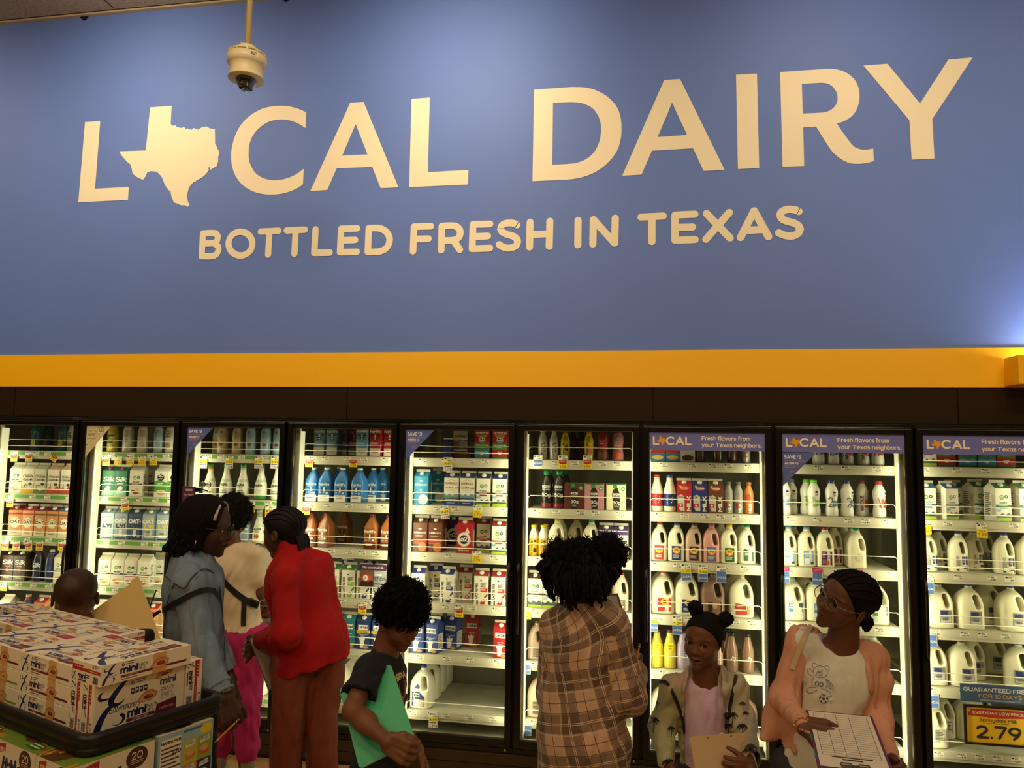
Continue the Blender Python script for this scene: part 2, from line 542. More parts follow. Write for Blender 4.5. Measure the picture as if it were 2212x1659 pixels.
def local_logo(art, x, y, h, c='E8D9B4', ct='E0A020', wt=0.2):
 """the L-state-CAL wordmark, cap height h, from x; returns its width"""
 art.text('L', x + wt * h / 2, y, h, c, wt=wt)
 art.shape(texas(x + 0.98 * h, y + 0.5 * h, 1.02 * h), ct)
 art.text('CAL', x + 1.60 * h, y, h, c, wt=wt, gap=0.28)
 return 1.60 * h + text_width('CAL', h, gap=0.28) + wt * h
# ------------------------------------------------------------------ the setting
DP = 0.70            # door pitch
GW = 0.614           # clear glass width
ZT, ZB = 1.918, 0.2195   # clear glass top and bottom
CEIL = 4.67
XL, XR = -3.0, 9.5
def noise_mat(name, c0, c1, scale, rough, detail=6, bump=0.0):
 m = bpy.data.materials.new(name)
 m.use_nodes = True
 nt = m.node_tree
 b = nt.nodes['Principled BSDF']
 b.inputs['Roughness'].default_value = rough
 tc = nt.nodes.new('ShaderNodeTexCoord')
 n = nt.nodes.new('ShaderNodeTexNoise')
 n.inputs['Scale'].default_value = scale
 n.inputs['Detail'].default_value = detail
 r = nt.nodes.new('ShaderNodeValToRGB')
 r.color_ramp.elements[0].position = 0.35
 r.color_ramp.elements[1].position = 0.65
 r.color_ramp.elements[0].color = (*lin(c0), 1)
 r.color_ramp.elements[1].color = (*lin(c1), 1)
 nt.links.new(tc.outputs['Object'], n.inputs['Vector'])
 nt.links.new(n.outputs['Fac'], r.inputs[0])
 nt.links.new(r.outputs[0], b.inputs['Base Color'])
 if bump:
  bp = nt.nodes.new('ShaderNodeBump')
  bp.inputs['Strength'].default_value = bump
  bp.inputs['Distance'].default_value = 0.003
  nt.links.new(n.outputs['Fac'], bp.inputs['Height'])
  nt.links.new(bp.outputs[0], b.inputs['Normal'])
 MATS[name] = m
 return m
M_blue = noise_mat('blue_wall_vinyl', '5E7BC6', '617EC9', 1.2, 0.62, 3)
M_cream = mat('cream_vinyl', 'F5E8C8', 0.6)
M_yellow = noise_mat('yellow_band_paint', 'FFBE08', 'FFC00C', 1.5, 0.45, 2)
M_ceil = noise_mat('ceiling_tile_fibre', 'A8967F', 'C4B49C', 55, 0.95, 8, 0.4)
M_grid = mat('ceiling_grid_metal', 'C8B48E', 0.5)
M_brown = mat('brown_header_panel', '2C2012', 0.22, spec=0.5)
M_black = mat('black_door_frame', '0A0908', 0.28)
M_dark = mat('black_trim', '060505', 0.4)
M_white = mat('white_enamel', 'EEE9D2', 0.45)
M_liner = mat('case_liner_enamel', '7E7C6A', 0.6)
M_deck = noise_mat('shelf_deck_enamel', 'A9A896', 'B8B6A4', 12, 0.5, 4)
M_alu = mat('aluminium_edge', 'A9A594', 0.3, 0.9)
M_glass = glass_mat('door_glass', 0.5, (0.96, 0.98, 0.95))
M_kick = noise_mat('brown_kick_plate', '2E200E', '3A2912', 6, 0.3, 3)
mf = bpy.data.materials.new('beige_floor_tile')
mf.use_nodes = True
nt = mf.node_tree
tc = nt.nodes.new('ShaderNodeTexCoord')
bk = nt.nodes.new('ShaderNodeTexBrick')
bk.offset = 0.0
bk.inputs['Color1'].default_value = (*lin('C9A468'), 1)
bk.inputs['Color2'].default_value = (*lin('C19A5E'), 1)
bk.inputs['Mortar'].default_value = (*lin('6A5434'), 1)
bk.inputs['Scale'].default_value = 1.0
bk.inputs['Mortar Size'].default_value = 0.004
bk.inputs['Brick Width'].default_value = 0.30
bk.inputs['Row Height'].default_value = 0.30
nz = nt.nodes.new('ShaderNodeTexNoise')
nz.inputs['Scale'].default_value = 9
nz.inputs['Detail'].default_value = 6
mx = nt.nodes.new('ShaderNodeMix')
mx.data_type = 'RGBA'
mx.blend_type = 'MULTIPLY'
mx.inputs[0].default_value = 0.35
rp = nt.nodes.new('ShaderNodeMapRange')
rp.inputs[1].default_value = 0.35
rp.inputs[2].default_value = 0.65
rp.inputs[3].default_value = 0.6
nt.links.new(tc.outputs['Object'], bk.inputs['Vector'])
nt.links.new(tc.outputs['Object'], nz.inputs['Vector'])
nt.links.new(nz.outputs['Fac'], rp.inputs[0])
nt.links.new(bk.outputs[0], mx.inputs[6])
nt.links.new(rp.outputs[0], mx.inputs[7])
nt.links.new(mx.outputs[2], nt.nodes['Principled BSDF'].inputs['Base Color'])
nt.nodes['Principled BSDF'].inputs['Roughness'].default_value = 0.35
b = MB()
b.box((XL, -9.0, -0.1), (XR, 1.2, 0.0), mf)
b.build('floor', kind='structure')
wall = MB()
wall.box((XL, 0.0, 2.372), (XR, 0.15, CEIL), M_blue)
wall = wall.build('wall_back', kind='structure')
b = MB()
b.box((XL, 1.05, 0.0), (XR, 1.2, CEIL), mat('back_room_wall', '4A463C', 0.8))
b.build('wall_rear', kind='structure')
b = MB()
b.box((XL - 0.15, -9.0, 0.0), (XL, 1.2, CEIL), mat('store_wall', '6A5A44', 0.8))
b.build('wall_left', kind='structure')
b = MB()
b.box((XR, -9.0, 0.0), (XR + 0.15, 1.2, CEIL), MATS['store_wall'])
b.build('wall_right', kind='structure')
b = MB()
b.box((XL, -9.15, 0.0), (XR, -9.0, CEIL), MATS['store_wall'])
b.build('wall_front', kind='structure')
b = MB()
b.box((XL, -9.0, CEIL), (XR, 0.15, CEIL + 0.1), M_ceil)
ceil = b.build('ceiling', kind='structure')
b = MB()
TL = 0.563
x = -2.9 + 0.25
while x < XR:
 b.box((x - 0.004, -9.0, CEIL - 0.0015), (x + 0.004, -0.05, CEIL), M_dark)
 x += TL * 2
for k in range(15):
 y = -0.035 - k * TL
 b.box((XL, y - 0.004, CEIL - 0.0015), (XR, y + 0.004, CEIL), M_dark)
b.box((XL, -0.030, CEIL - 0.012), (XR, 0.0, CEIL), M_grid)
b.build('grid', ceil)
for gx in (0.47, 1.92):
 b = MB()
 b.add([(gx - 0.03, -0.012, CEIL - 0.012), (gx + 0.03, -0.012, CEIL - 0.012), (gx + 0.005, -0.012, CEIL - 0.034), (gx - 0.005, -0.012, CEIL - 0.034), (gx - 0.03, 0, CEIL - 0.012), (gx + 0.03, 0, CEIL - 0.012), (gx + 0.005, 0, CEIL - 0.034), (gx - 0.005, 0, CEIL - 0.034)],
          [(3, 2, 1, 0), (4, 5, 6, 7), (0, 1, 5, 4), (1, 2, 6, 5), (2, 3, 7, 6), (3, 0, 4, 7)], M_dark)
 b.build('clip', ceil)
def wall_pts(pts, ox, oy, s):
 out = []
 for zx, zy in pts:
  p = at(ox + zx / s, oy + zy / s, 0.0)
  out.append((p[0], p[2]))
 return out
BIG = [
 ('L', 150, 200, 4.096, [(140, 262), (275, 253), (229, 852), (528, 836), (520, 951), (80, 973)], None),
 ('state', 240, 220, 6.912, TEXAS, None),
 ('C', 150, 200, 4.096, [(2097, 178), (2040, 150), (1960, 127), (1880, 119), (1790, 124), (1700, 147), (1610, 198), (1530, 272), (1475, 365), (1442, 470), (1432, 560), (1440, 650), (1470, 735), (1520, 805), (1590, 858), (1680, 893), (1780, 904), (1880, 896), (1970, 870), (2030, 840), (2068, 813), (2074, 675), (2010, 722), (1930, 758), (1850, 774), (1780, 774), (1710, 755), (1650, 715), (1610, 655), (1590, 590), (1588, 520), (1600, 440), (1640, 360), (1700, 300), (1770, 258), (1850, 241), (1930, 244), (2010, 268), (2091, 315)], None),
 ('A', 650, 180, 5.672, [(605, 240), (770, 230), (1197, 1277), (978, 1286), (876, 1027), (440, 1043), (325, 1310), (117, 1320)], [(673, 500), (818, 873), (508, 887)]),
 ('L', 650, 180, 5.672, [(1357, 192), (1580, 177), (1556, 1090), (2053, 1064), (2047, 1241), (1328, 1275)], None),
 ('D', 1130, 140, 4.1736, [(100, 226), (380, 205), (480, 202), (560, 206), (650, 228), (740, 275), (810, 335), (855, 400), (880, 480), (887, 570), (882, 660), (855, 760), (805, 840), (730, 915), (640, 975), (550, 1010), (470, 1028), (380, 1037), (85, 1051)], [(270, 346), (400, 339), (480, 341), (550, 355), (620, 390), (665, 440), (695, 510), (703, 590), (693, 670), (670, 740), (630, 800), (570, 850), (500, 880), (430, 893), (263, 903)]),
 ('A', 1130, 140, 4.1736, [(1272, 138), (1415, 129), (1816, 948), (1627, 959), (1532, 754), (1162, 776), (1068, 991), (893, 1002)], [(1343, 343), (1478, 634), (1213, 653)]),
 ('I', 1130, 140, 4.1736, [(1919, 92), (2108, 80), (2128, 932), (1936, 942)], None),
 ('R', 1640, 110, 4.514, [(203, 207), (560, 183), (680, 175), (770, 185), (850, 215), (920, 270), (960, 340), (976, 420), (972, 500), (945, 580), (900, 640), (830, 685), (757, 711), (800, 775), (850, 845), (890, 898), (930, 938), (985, 960), (1050, 963), (1110, 952), (1117, 1074), (1060, 1092), (980, 1102), (890, 1098), (820, 1070), (760, 1030), (700, 970), (640, 880), (590, 800), (553, 740), (428, 748), (438, 1123), (227, 1133)], [(415, 325), (560, 315), (640, 316), (700, 340), (745, 390), (763, 450), (755, 510), (720, 560), (670, 590), (610, 603), (424, 612)]),
 ('Y', 1640, 110, 4.514, [(1015, 144), (1250, 127), (1567, 514), (1843, 86), (2080, 66), (1687, 665), (1708, 1051), (1485, 1062), (1463, 679)], None),
]
for nm, ox, oy, s, outer, hole in BIG:
 a = Art()
 rd = (lambda q: rounded(q + [q[0]], 4)[:-1]) if nm in 'CDR' else (lambda q: q)
 a.shape(rd(wall_pts(outer, ox, oy, s)), M_cream, [rd(wall_pts(hole, ox, oy, s))] if hole else ())
 b = MB()
 a.lay(b, lambda u, v, k: (u, -0.002, v))
 b.build('state_silhouette' if nm == 'state' else 'letter', wall, label='cream state outline standing for the letter O' if nm == 'state' else 'large cream capital letter ' + nm)
F1 = (410, 430, 2.765)
F2 = (1200, 430, 3.95)
TAG = [
 ('B', F1, [[(72, 342), (80, 206), (140, 204), (160, 210), (170, 228), (164, 250), (145, 263), (80, 267)], [(145, 265), (167, 280), (173, 302), (163, 328), (138, 341), (72, 342)]]),
 ('O', F1, [arc(304, 267, 71, 71, 0, 360, 28)]),
 ('T', F1, [[(425, 195), (531, 190)], [(477, 193), (469, 332)]]),
 ('T', F1, [[(580, 188), (688, 184)], [(634, 186), (626, 327)]]),
 ('L', F1, [[(752, 182), (744, 322), (836, 320)]]),
 ('E', F1, [[(1000, 176), (905, 178), (898, 318), (998, 316)], [(902, 248), (988, 245)]]),
 ('D', F1, [[(1064, 316), (1070, 175), (1120, 174), (1150, 181), (1176, 199), (1191, 224), (1194, 248), (1186, 277), (1168, 299), (1140, 312), (1110, 316), (1064, 316)]]),
 ('F', F1, [[(1440, 163), (1340, 166), (1334, 312)], [(1337, 240), (1426, 238)]]),
 ('R', F1, [[(1502, 306), (1506, 162), (1570, 160), (1596, 167), (1613, 186), (1615, 212), (1602, 235), (1570, 247), (1505, 249)], [(1575, 248), (1613, 303)]]),
 ('E', F1, [[(1793, 150), (1692, 152), (1687, 298), (1792, 294)], [(1690, 225), (1780, 222)]]),
 ('S', F1, [[(1955, 156), (1935, 146), (1908, 144), (1880, 148), (1862, 162), (1857, 180), (1868, 198), (1895, 212), (1930, 222), (1952, 238), (1958, 258), (1948, 280), (1922, 292), (1890, 293), (1866, 285), (1848, 272)]]),
 ('H', F1, [[(2033, 138), (2030, 288)], [(2151, 133), (2147, 284)], [(2032, 214), (2150, 208)]]),
 ('I', F2, [[(193, 183), (191, 393)]]),
 ('N', F2, [[(319, 386), (323, 176), (505, 378), (510, 164)]]),
 ('T', F2, [[(730, 155), (918, 146)], [(822, 150), (822, 364)]]),
 ('E', F2, [[(1187, 130), (1020, 138), (1020, 353), (1190, 346)], [(1020, 245), (1168, 240)]]),
 ('X', F2, [[(1288, 125), (1488, 333)], [(1482, 116), (1283, 345)]]),
 ('A', F2, [[(1578, 330), (1694, 102), (1816, 322)], [(1630, 268), (1765, 262)]]),
 ('S', F2, [[(2074, 107), (2045, 95), (2000, 88), (1955, 95), (1925, 115), (1918, 145), (1935, 172), (1975, 190), (2030, 205), (2070, 228), (2085, 258), (2070, 292), (2030, 314), (1985, 316), (1945, 308), (1905, 290)]]),
]
for nm, fr, sts in TAG:
 a = Art()
 for st in sts:
  a.line(rounded(wall_pts(st, *fr)), 0.0415, M_cream)
 b = MB()
 a.lay(b, lambda u, v, k: (u, -0.002 - k, v))
 b.build('letter', wall, label='small rounded cream capital letter ' + nm)
b = MB()
b.box((XL, -0.012, 2.1655), (XR, 0.15, 2.372), M_yellow)
trim = b.build('trim_1', kind='structure')
bx = at(2166, 800, 0.0)[0]
b = MB()
b.box((bx, -0.16, 2.172), (XR, -0.014, 2.178), M_yellow)
b.box((bx, -0.1538, 2.1782), (bx + 0.006, -0.014, 2.315), M_yellow)
b.box((bx, -0.16, 2.1782), (XR, -0.154, 2.315), M_yellow)
b.box((bx + 0.10, -0.12, 2.18), (XR, -0.03, 2.235), mat('lamp_tray', 'D8D8D8', 0.5))
b.build('light_box', trim, label='projecting yellow box with a lamp hidden inside')
area('cove_lamp', (bx + 0.62, -0.075, 2.25), (bx + 0.62, -0.03, 3.0), 0.9, 0.05, 22, (0.86, 0.93, 1.0))
b = MB()
seams = [at(p, 870, 0.0)[0] for p in (32, 750, 1410, 2068)]
ed = [XL] + seams + [XR]
for i in range(len(ed) - 1):
 b.box((ed[i] + 0.002, -0.004, 1.975), (ed[i + 1] - 0.002, 0.10, 2.1655), M_brown, bev=0.0015)
b.box((XL, 0.004, 1.97), (XR, 0.10, 2.16), M_dark)
b.build('trim_2', kind='structure')
b = MB()
b.box((XL, -0.006, 0.02), (XR, 0.05, 0.075), M_kick, bev=0.003)
b.box((XL, -0.012, 0.078), (XR, 0.05, 0.138), M_kick, bev=0.004)
b.box((XL, 0.0, 0.0), (XR, 0.05, 0.02), M_dark)
b.build('baseboard_back', kind='structure')
# ------------------------------------------------------------------ the cooler: nine bays
SHZ = [1.734, 1.452, 1.176, 0.884, 0.589, 0.271]     # price rail centres
SY = 0.13                                             # shelf front
M_rail = mat('price_rail_plastic', 'C6C0AA', 0.45)
M_green = mat('green_rail_insert', '5E9A3C', 0.45)
M_wire = mat('white_wire', 'F2EDD6', 0.35)
M_lens = mat('lamp_lens', 'F4EED0', 0.4, emit=((1.0, 0.95, 0.58), 0.55))
BAYLAB = ['first from the left, mostly oat and almond milk', 'second from the left, green price rails', 'third from the left, behind two people', 'fourth from the left, blue and brown bottles', 'fifth from the left, half empty at the bottom', 'sixth from the left, behind the plaid jacket', 'seventh from the left, first banner', 'eighth from the left, second banner', 'ninth from the left, large yellow price sign']
BAYS, SHELVES = [], {}
LEDCOL = (1.0, 0.94, 0.60)
def wire_guard(mb, x0, x1, z0, h, y, two=True, sag=0.0, r=0.0022):
 """bent wire rail along a shelf front"""
 n = 8
 top = [(x0, y + 0.02, z0), (x0, y, z0 + 0.005), (x0, y, z0 + h - 0.012), (x0 + 0.012, y, z0 + h)]
 for i in range(1, n):
  t = i / n
  top.append((x0 + 0.012 + (x1 - x0 - 0.024) * t, y, z0 + h - sag * math.sin(math.pi * t)))
 top += [(x1 - 0.012, y, z0 + h), (x1, y, z0 + h - 0.012), (x1, y, z0 + 0.005), (x1, y + 0.02, z0)]
 mb.tube(top, r, M_wire, 6)
 if two:
  mb.tube([(x0, y, z0 + h * 0.45), (x1, y, z0 + h * 0.45)], r, M_wire, 6)
def small_tag(art, x, z, w, h, seed, price=None):
 r = random.Random(seed)
 art.rect(x, z - h / 2, x + w, z + h / 2, 'E9E4D0')
 art.rect(x + w * 0.06, z + h * 0.18, x + w * 0.3, z + h * 0.42, '3A3A34')
 art.bars(x + w * 0.36, z + h * 0.42, w * 0.56, h * 0.4, 3, '55524A', 0.5, 0.4, seed)
 art.rect(x + w * 0.06, z - h * 0.34, x + w * 0.42, z - h * 0.26, '77746A')
 art.text(price or ('%d.%d9' % (r.randint(1, 6), r.randint(0, 9))), x + w * 0.92, z - h * 0.42, h * 0.36, '2A2824', wt=0.18, align='r', gap=0.2)
for k in range(1, 11):
 gx = (k - 1) * DP
 if k == 10:
  bay = empty('display_cooler', (gx + GW / 2, 0.0, 0.0), label='glass-door cooler bay at the right picture edge beyond the price sign', category='cooler', group='cooler bays along the wall')
 else:
  bay = empty('display_cooler', (gx + GW / 2, 0.0, 0.0), label='black-framed glass-door cooler bay, ' + BAYLAB[k - 1], category='cooler', group='cooler bays along the wall')
 BAYS.append(bay)
 ox = gx + GW / 2
 hp = DP / 2
 b = MB()
 b.box((-hp + .0004, 0.74, 0.14), (hp - .0004, 0.78, 2.14), M_liner)
 b.box((-hp + .0004, 0.05, 0.14), (hp - .0004, 0.74, 0.17), M_liner)
 b.box((-hp + .0004, 0.11, 2.12), (hp - .0004, 0.74, 2.14), M_liner)
 b.box((-hp + .0004, 0.0, 0.138), (hp - .0004, 0.05, 0.168), M_black, bev=0.003)
 b.build('case', bay)
 for sg in (-1, 1):
  X = lambda t: sg * (hp - 0.0004 - t)
  bb = lambda mb, t0, t1, y0, y1, z0, z1, m, bev=0.0: mb.box((min(X(t0), X(t1)), y0, z0), (max(X(t0), X(t1)), y1, z1), m, bev=bev)
  b = MB()
  bb(b, 0.0, 0.022, 0.02, 0.058, 0.17, 1.95, M_dark)
  b.build('mullion', bay)
  b = MB()
  bb(b, 0.0, 0.05, 0.062, 0.085, 0.20, 1.95, M_white, 0.004)
  bb(b, 0.0, 0.018, 0.085, 0.125, 0.172, 1.953, M_white)
  for q in range(40):
   zz = 0.24 + q * 0.042
   bb(b, 0.006, 0.011, 0.1255, 0.1262, zz, zz + 0.02, M_dark)
  post = b.build('lamp_post', bay, label='white upright that carries the case lamp')
  b = MB()
  bb(b, 0.0502, 0.0512, 0.070, 0.128, 0.22, 1.90, M_lens)
  b.build('lamp_lens', post)
 fx0, fx1 = -GW / 2 - 0.034, GW / 2 + 0.034
 fz0, fz1 = ZB - 0.042, ZT + 0.036
 dr = MB()
 for (a0, a1, c0, c1) in ((fx0, -GW / 2, fz0, fz1), (GW / 2, fx1, fz0, fz1), (-GW / 2, GW / 2, ZT, fz1), (-GW / 2, GW / 2, fz0, ZB)):
  dr.box((a0, -0.022, c0), (a1, 0.018, c1), M_black, bev=0.003)
 dr.box((fx0 + 0.006, -0.0245, fz1 - 0.012), (fx1 - 0.006, -0.0215, fz1 - 0.009), M_alu)
 dr.box((-GW / 2 - 0.002, -0.010, ZT - 0.004), (GW / 2 + 0.002, 0.0, ZT + 0.002), M_alu)
 dr.box((-GW / 2 - 0.002, -0.010, ZB - 0.002), (GW / 2 + 0.002, 0.0, ZB + 0.005), M_alu)
 for sg in (-1, 1):
  dr.box((sg * (GW / 2 - 0.001) - 0.002, -0.010, ZB), (sg * (GW / 2 - 0.001) + 0.002, 0.0, ZT), M_alu)
 door = dr.build('door', bay)
 b = MB()
 b.box((-GW / 2, -0.008, ZB), (GW / 2, -0.003, ZT), M_glass)
 b.build('pane', door)
 b = MB()
 hx = GW / 2 + 0.018 if k <= 5 else -GW / 2 - 0.018
 b.tube([(hx, -0.022, 1.18), (hx, -0.05, 1.16), (hx, -0.055, 1.12), (hx, -0.055, 0.84), (hx, -0.05, 0.80), (hx, -0.022, 0.78)], 0.008, M_black, 8)
 b.build('handle', door)
 b = MB()
 b.lathe([(0.0001, 0), (0.008, 0.0), (0.008, 0.006), (0.004, 0.008)], M_alu, 10, M=Matrix.Translation((fx1 - 0.03, -0.012, fz0 - 0.018)) @ Matrix.Rotation(math.pi / 2, 4, 'X'))
 b.build('hinge', door)
 for si, z in enumerate(SHZ):
  zt = z + 0.018
  sx0, sx1 = -hp + 0.055, hp - 0.055
  b = MB()
  b.box((sx0, SY, zt - 0.012), (sx1, 0.66, zt), M_deck)
  for q in range(30):
   b.box((sx0 + 0.01 + q * (sx1 - sx0 - 0.03) / 30, SY + 0.004, zt - 0.052), (sx0 + 0.021 + q * (sx1 - sx0 - 0.03) / 30, SY + 0.006, zt - 0.048), M_dark)
  sh = b.build('shelf', bay)
  SHELVES[(k, si)] = (ox, zt, sh)
  b = MB()
  ins = M_green if k <= 3 else M_rail
  b.box((sx0 - 0.002, SY - 0.006, z - 0.02), (sx1 + 0.002, SY, z + 0.016), M_rail)
  b.box((sx0 + 0.004, SY - 0.0068, z - 0.013), (sx1 - 0.004, SY - 0.006, z + 0.011), ins)
  b.box((sx0 - 0.002, SY - 0.002, z - 0.036), (sx1 + 0.002, SY + 0.004, z - 0.02), M_rail)
  b.build('price_rail', sh)
  b = MB()
  wire_guard(b, sx0 - 0.004, sx1 + 0.004, zt - 0.002, 0.075 if si < 5 else 0.05, SY - 0.004, two=(si < 5 and k not in (6, 7, 8)), sag=0.006 if si == 0 and k in (4, 5) else 0.0)
  b.build('wire_guard', sh)
  r = random.Random(k * 10 + si)
  xx = sx0 + 0.01 + r.random() * 0.04
  while xx < sx1 - 0.05:
   a = Art()
   small_tag(a, xx, z - 0.001, 0.046, 0.026, r.randint(0, 9999))
   xx += r.choice((0.085, 0.11, 0.14, 0.16))
   b = MB()
   a.lay(b, front(1, 1, SY - 0.0068), 0.00008)
   b.build('price_label', sh)
for k in range(1, 11):
 mx_ = (k - 1) * DP + GW / 2 - DP / 2
 for sg in (-1, 1):
  area('case_lamp', (mx_ + sg * 0.0535, 0.064, 1.0), (mx_ + sg * 0.36, 0.21, 1.0), 0.014, 1.52, 2.75, LEDCOL)
cx, cyy, cz = at(532, 160, -1.0)
cam_t = empty('security_camera', (cx, cyy, CEIL), label='cream dome security camera hanging from the ceiling on a pole', category='security camera')
M_beige = mat('beige_camera_housing', 'E2D2A6', 0.4)
zt = at(535, 104, -1.0)[2] - CEIL
b = MB()
b.tube([(0.0, 0, zt - 0.01), (0.0, 0, 0.0)], 0.0135, mat('painted_pipe', 'D9BE82', 0.35), 14)
b.lathe([(0.05, -0.02), (0.06, -0.004), (0.06, 0.0)], MATS['painted_pipe'], 20)
b.build('pole', cam_t)
k = 1.0
b = MB()
b.lathe([(0.044, -0.03), (0.046, -0.002), (0.042, 0.004), (0.0135, 0.006)], M_beige, 24, c=(0, 0, zt))
b.tube([(-0.012, -0.02, zt + 0.006), (-0.02, -0.03, zt + 0.016), (-0.03, -0.03, zt + 0.012)], 0.002, M_beige, 5)
b.build('mount_cap', cam_t)
b = MB()
b.lathe([(0.045, 0), (0.092, -0.006), (0.092, -0.012), (0.0005, -0.012)][:3], M_beige, 40, c=(0, 0, zt - 0.03))
b.lathe([(0.085, 0), (0.087, -0.006)], M_dark, 32, c=(0, 0, zt - 0.042))
b.lathe([(0.092, 0), (0.092, -0.034), (0.082, -0.046), (0.078, -0.05), (0.078, -0.098), (0.082, -0.104), (0.084, -0.112), (0.045, -0.113)], M_beige, 40, c=(0, 0, zt - 0.048))
for q in range(12):
 an = 2 * math.pi * q / 12
 b.box((-0.004, 0.086, -0.008), (0.004, 0.093, 0.0), M_beige, Matrix.Translation((0, 0, zt - 0.040)) @ Matrix.Rotation(an, 4, 'Z'))
b.build('housing', cam_t)
b = MB()
b.lathe([(0.048, -0.001), (0.048, -0.012), (0.022, -0.012)], mat('camera_black', '0B0A0A', 0.25), 24, c=(0, 0, zt - 0.16))
b.box((-0.026, -0.024, -0.05), (0.026, 0.024, -0.010), MATS['camera_black'], Matrix.Translation((0, 0, zt - 0.162)), bev=0.006)
b.lathe([(0.014, 0), (0.014, -0.008), (0.009, -0.009)], mat('lens_dark', '202028', 0.08), 16, M=Matrix.Translation((0.0, -0.024, zt - 0.19)) @ Matrix.Rotation(math.radians(-80), 4, 'X'))
b.build('camera_module', cam_t)
b = MB()
b.lathe([(0.05, 0.0)] + [(0.05 * math.cos(t), -0.055 * math.sin(t)) for t in (0.2, 0.4, 0.6, 0.8, 1.0, 1.2, 1.4, 1.5)], glass_mat('dome_glass', 3.0, (0.97, 0.97, 0.97), 0.03), 32, c=(0, 0, zt - 0.161))
b.build('dome', cam_t)
b = MB()
a = Art()
a.rect(-0.02, 0, 0.02, 0.024, 'EDE6D4').bars(-0.016, 0.02, 0.03, 0.016, 3, '333333', 0.5, 0.5)
a.lay(b, cyl(0.0925, 1.0, zt - 0.078, a0=-40), 0.0003)
b.build('sticker', cam_t)
# ------------------------------------------------------------------ solid modelling: signed distances to one closed surface
class Solid:
 """a list of rounded solids blended together; mesh() walks out one continuous skin"""
 def __init__(s):
  s.p = []
 def _add(s, fn, c, R, k, op):
  s.p.append((fn, np.array(c, float), float(R), k, op))
  return s
 def ball(s, c, r, k=0.0, op='+'):
  c = np.array(c, float)
  return s._add(lambda P: np.linalg.norm(P - c, axis=1) - r, c, r, k, op)
 def ell(s, c, r, k=0.0, op='+', M=None):
  c = np.array(c, float)
  r = np.array(r, float)
  M = np.eye(3) if M is None else np.array(M, float)
  def f(P):
   q = (P - c) @ M
   k0 = np.linalg.norm(q / r, axis=1)
   k1 = np.linalg.norm(q / (r * r), axis=1)
   return np.where(k1 > 1e-9, k0 * (k0 - 1.0) / np.maximum(k1, 1e-9), -r.min())
  return s._add(f, c, r.max(), k, op)
 def cone(s, a, b, ra, rb=None, k=0.0, op='+', flat=None, ff=1.0):
  """tapered round bar from a to b; flat = direction in which it is thinner by the factor ff"""
  a, b = np.array(a, float), np.array(b, float)
  rb = ra if rb is None else rb
  fd = None
  if flat is not None:
   fd = np.array(flat, float)
   fd = fd / np.linalg.norm(fd)
  ba = b - a
  if fd is not None:
   ba = ba + fd * (ba @ fd) * (1 / ff - 1)
  L2 = max(ba @ ba, 1e-12)
  def f(P):
   q = P - a
   if fd is not None:
    q = q + np.outer(q @ fd, fd) * (1 / ff - 1)
   t = np.clip(q @ ba / L2, 0, 1)
   return (np.linalg.norm(q - t[:, None] * ba, axis=1) - (ra + (rb - ra) * t)) * (min(1.0, ff) if fd is not None else 1.0)
  return s._add(f, (a + b) / 2, np.linalg.norm(b - a) / 2 + max(ra, rb) * max(1.0, ff), k, op)
 def chain(s, pts, rs, k=0.0, op='+', flat=None, ff=1.0):
  for i in range(len(pts) - 1):
   s.cone(pts[i], pts[i + 1], rs[i], rs[i + 1], k, op, flat, ff)
  return s
 def box(s, c, half, r=0.005, k=0.0, op='+', M=None):
  c, half = np.array(c, float), np.array(half, float)
  M = np.eye(3) if M is None else np.array(M, float)
  def f(P):
   q = np.abs((P - c) @ M) - (half - r)
   return np.linalg.norm(np.maximum(q, 0), axis=1) + np.minimum(q.max(axis=1), 0) - r
  return s._add(f, c, np.linalg.norm(half), k, op)
 def fn(s, f, c, R, k=0.0, op='+'):
  return s._add(f, c, R, k, op)
 def __call__(s, P, m=0.07):
  d = np.full(len(P), m)
  for f, c, R, k, op in s.p:
   w = ((P - c) ** 2).sum(1) < (R + m) ** 2
   if not w.any():
    continue
   e = f(P[w])
   a = d[w]
   if op == '+':
    if k > 0:
     h = np.maximum(k - np.abs(a - e), 0) / k
     d[w] = np.minimum(a, e) - h * h * k * 0.25
    else:
     d[w] = np.minimum(a, e)
   else:
    e = -e
    if k > 0:
     h = np.maximum(k - np.abs(a - e), 0) / k
     d[w] = np.maximum(a, e) + h * h * k * 0.25
    else:
     d[w] = np.maximum(a, e)
  return d
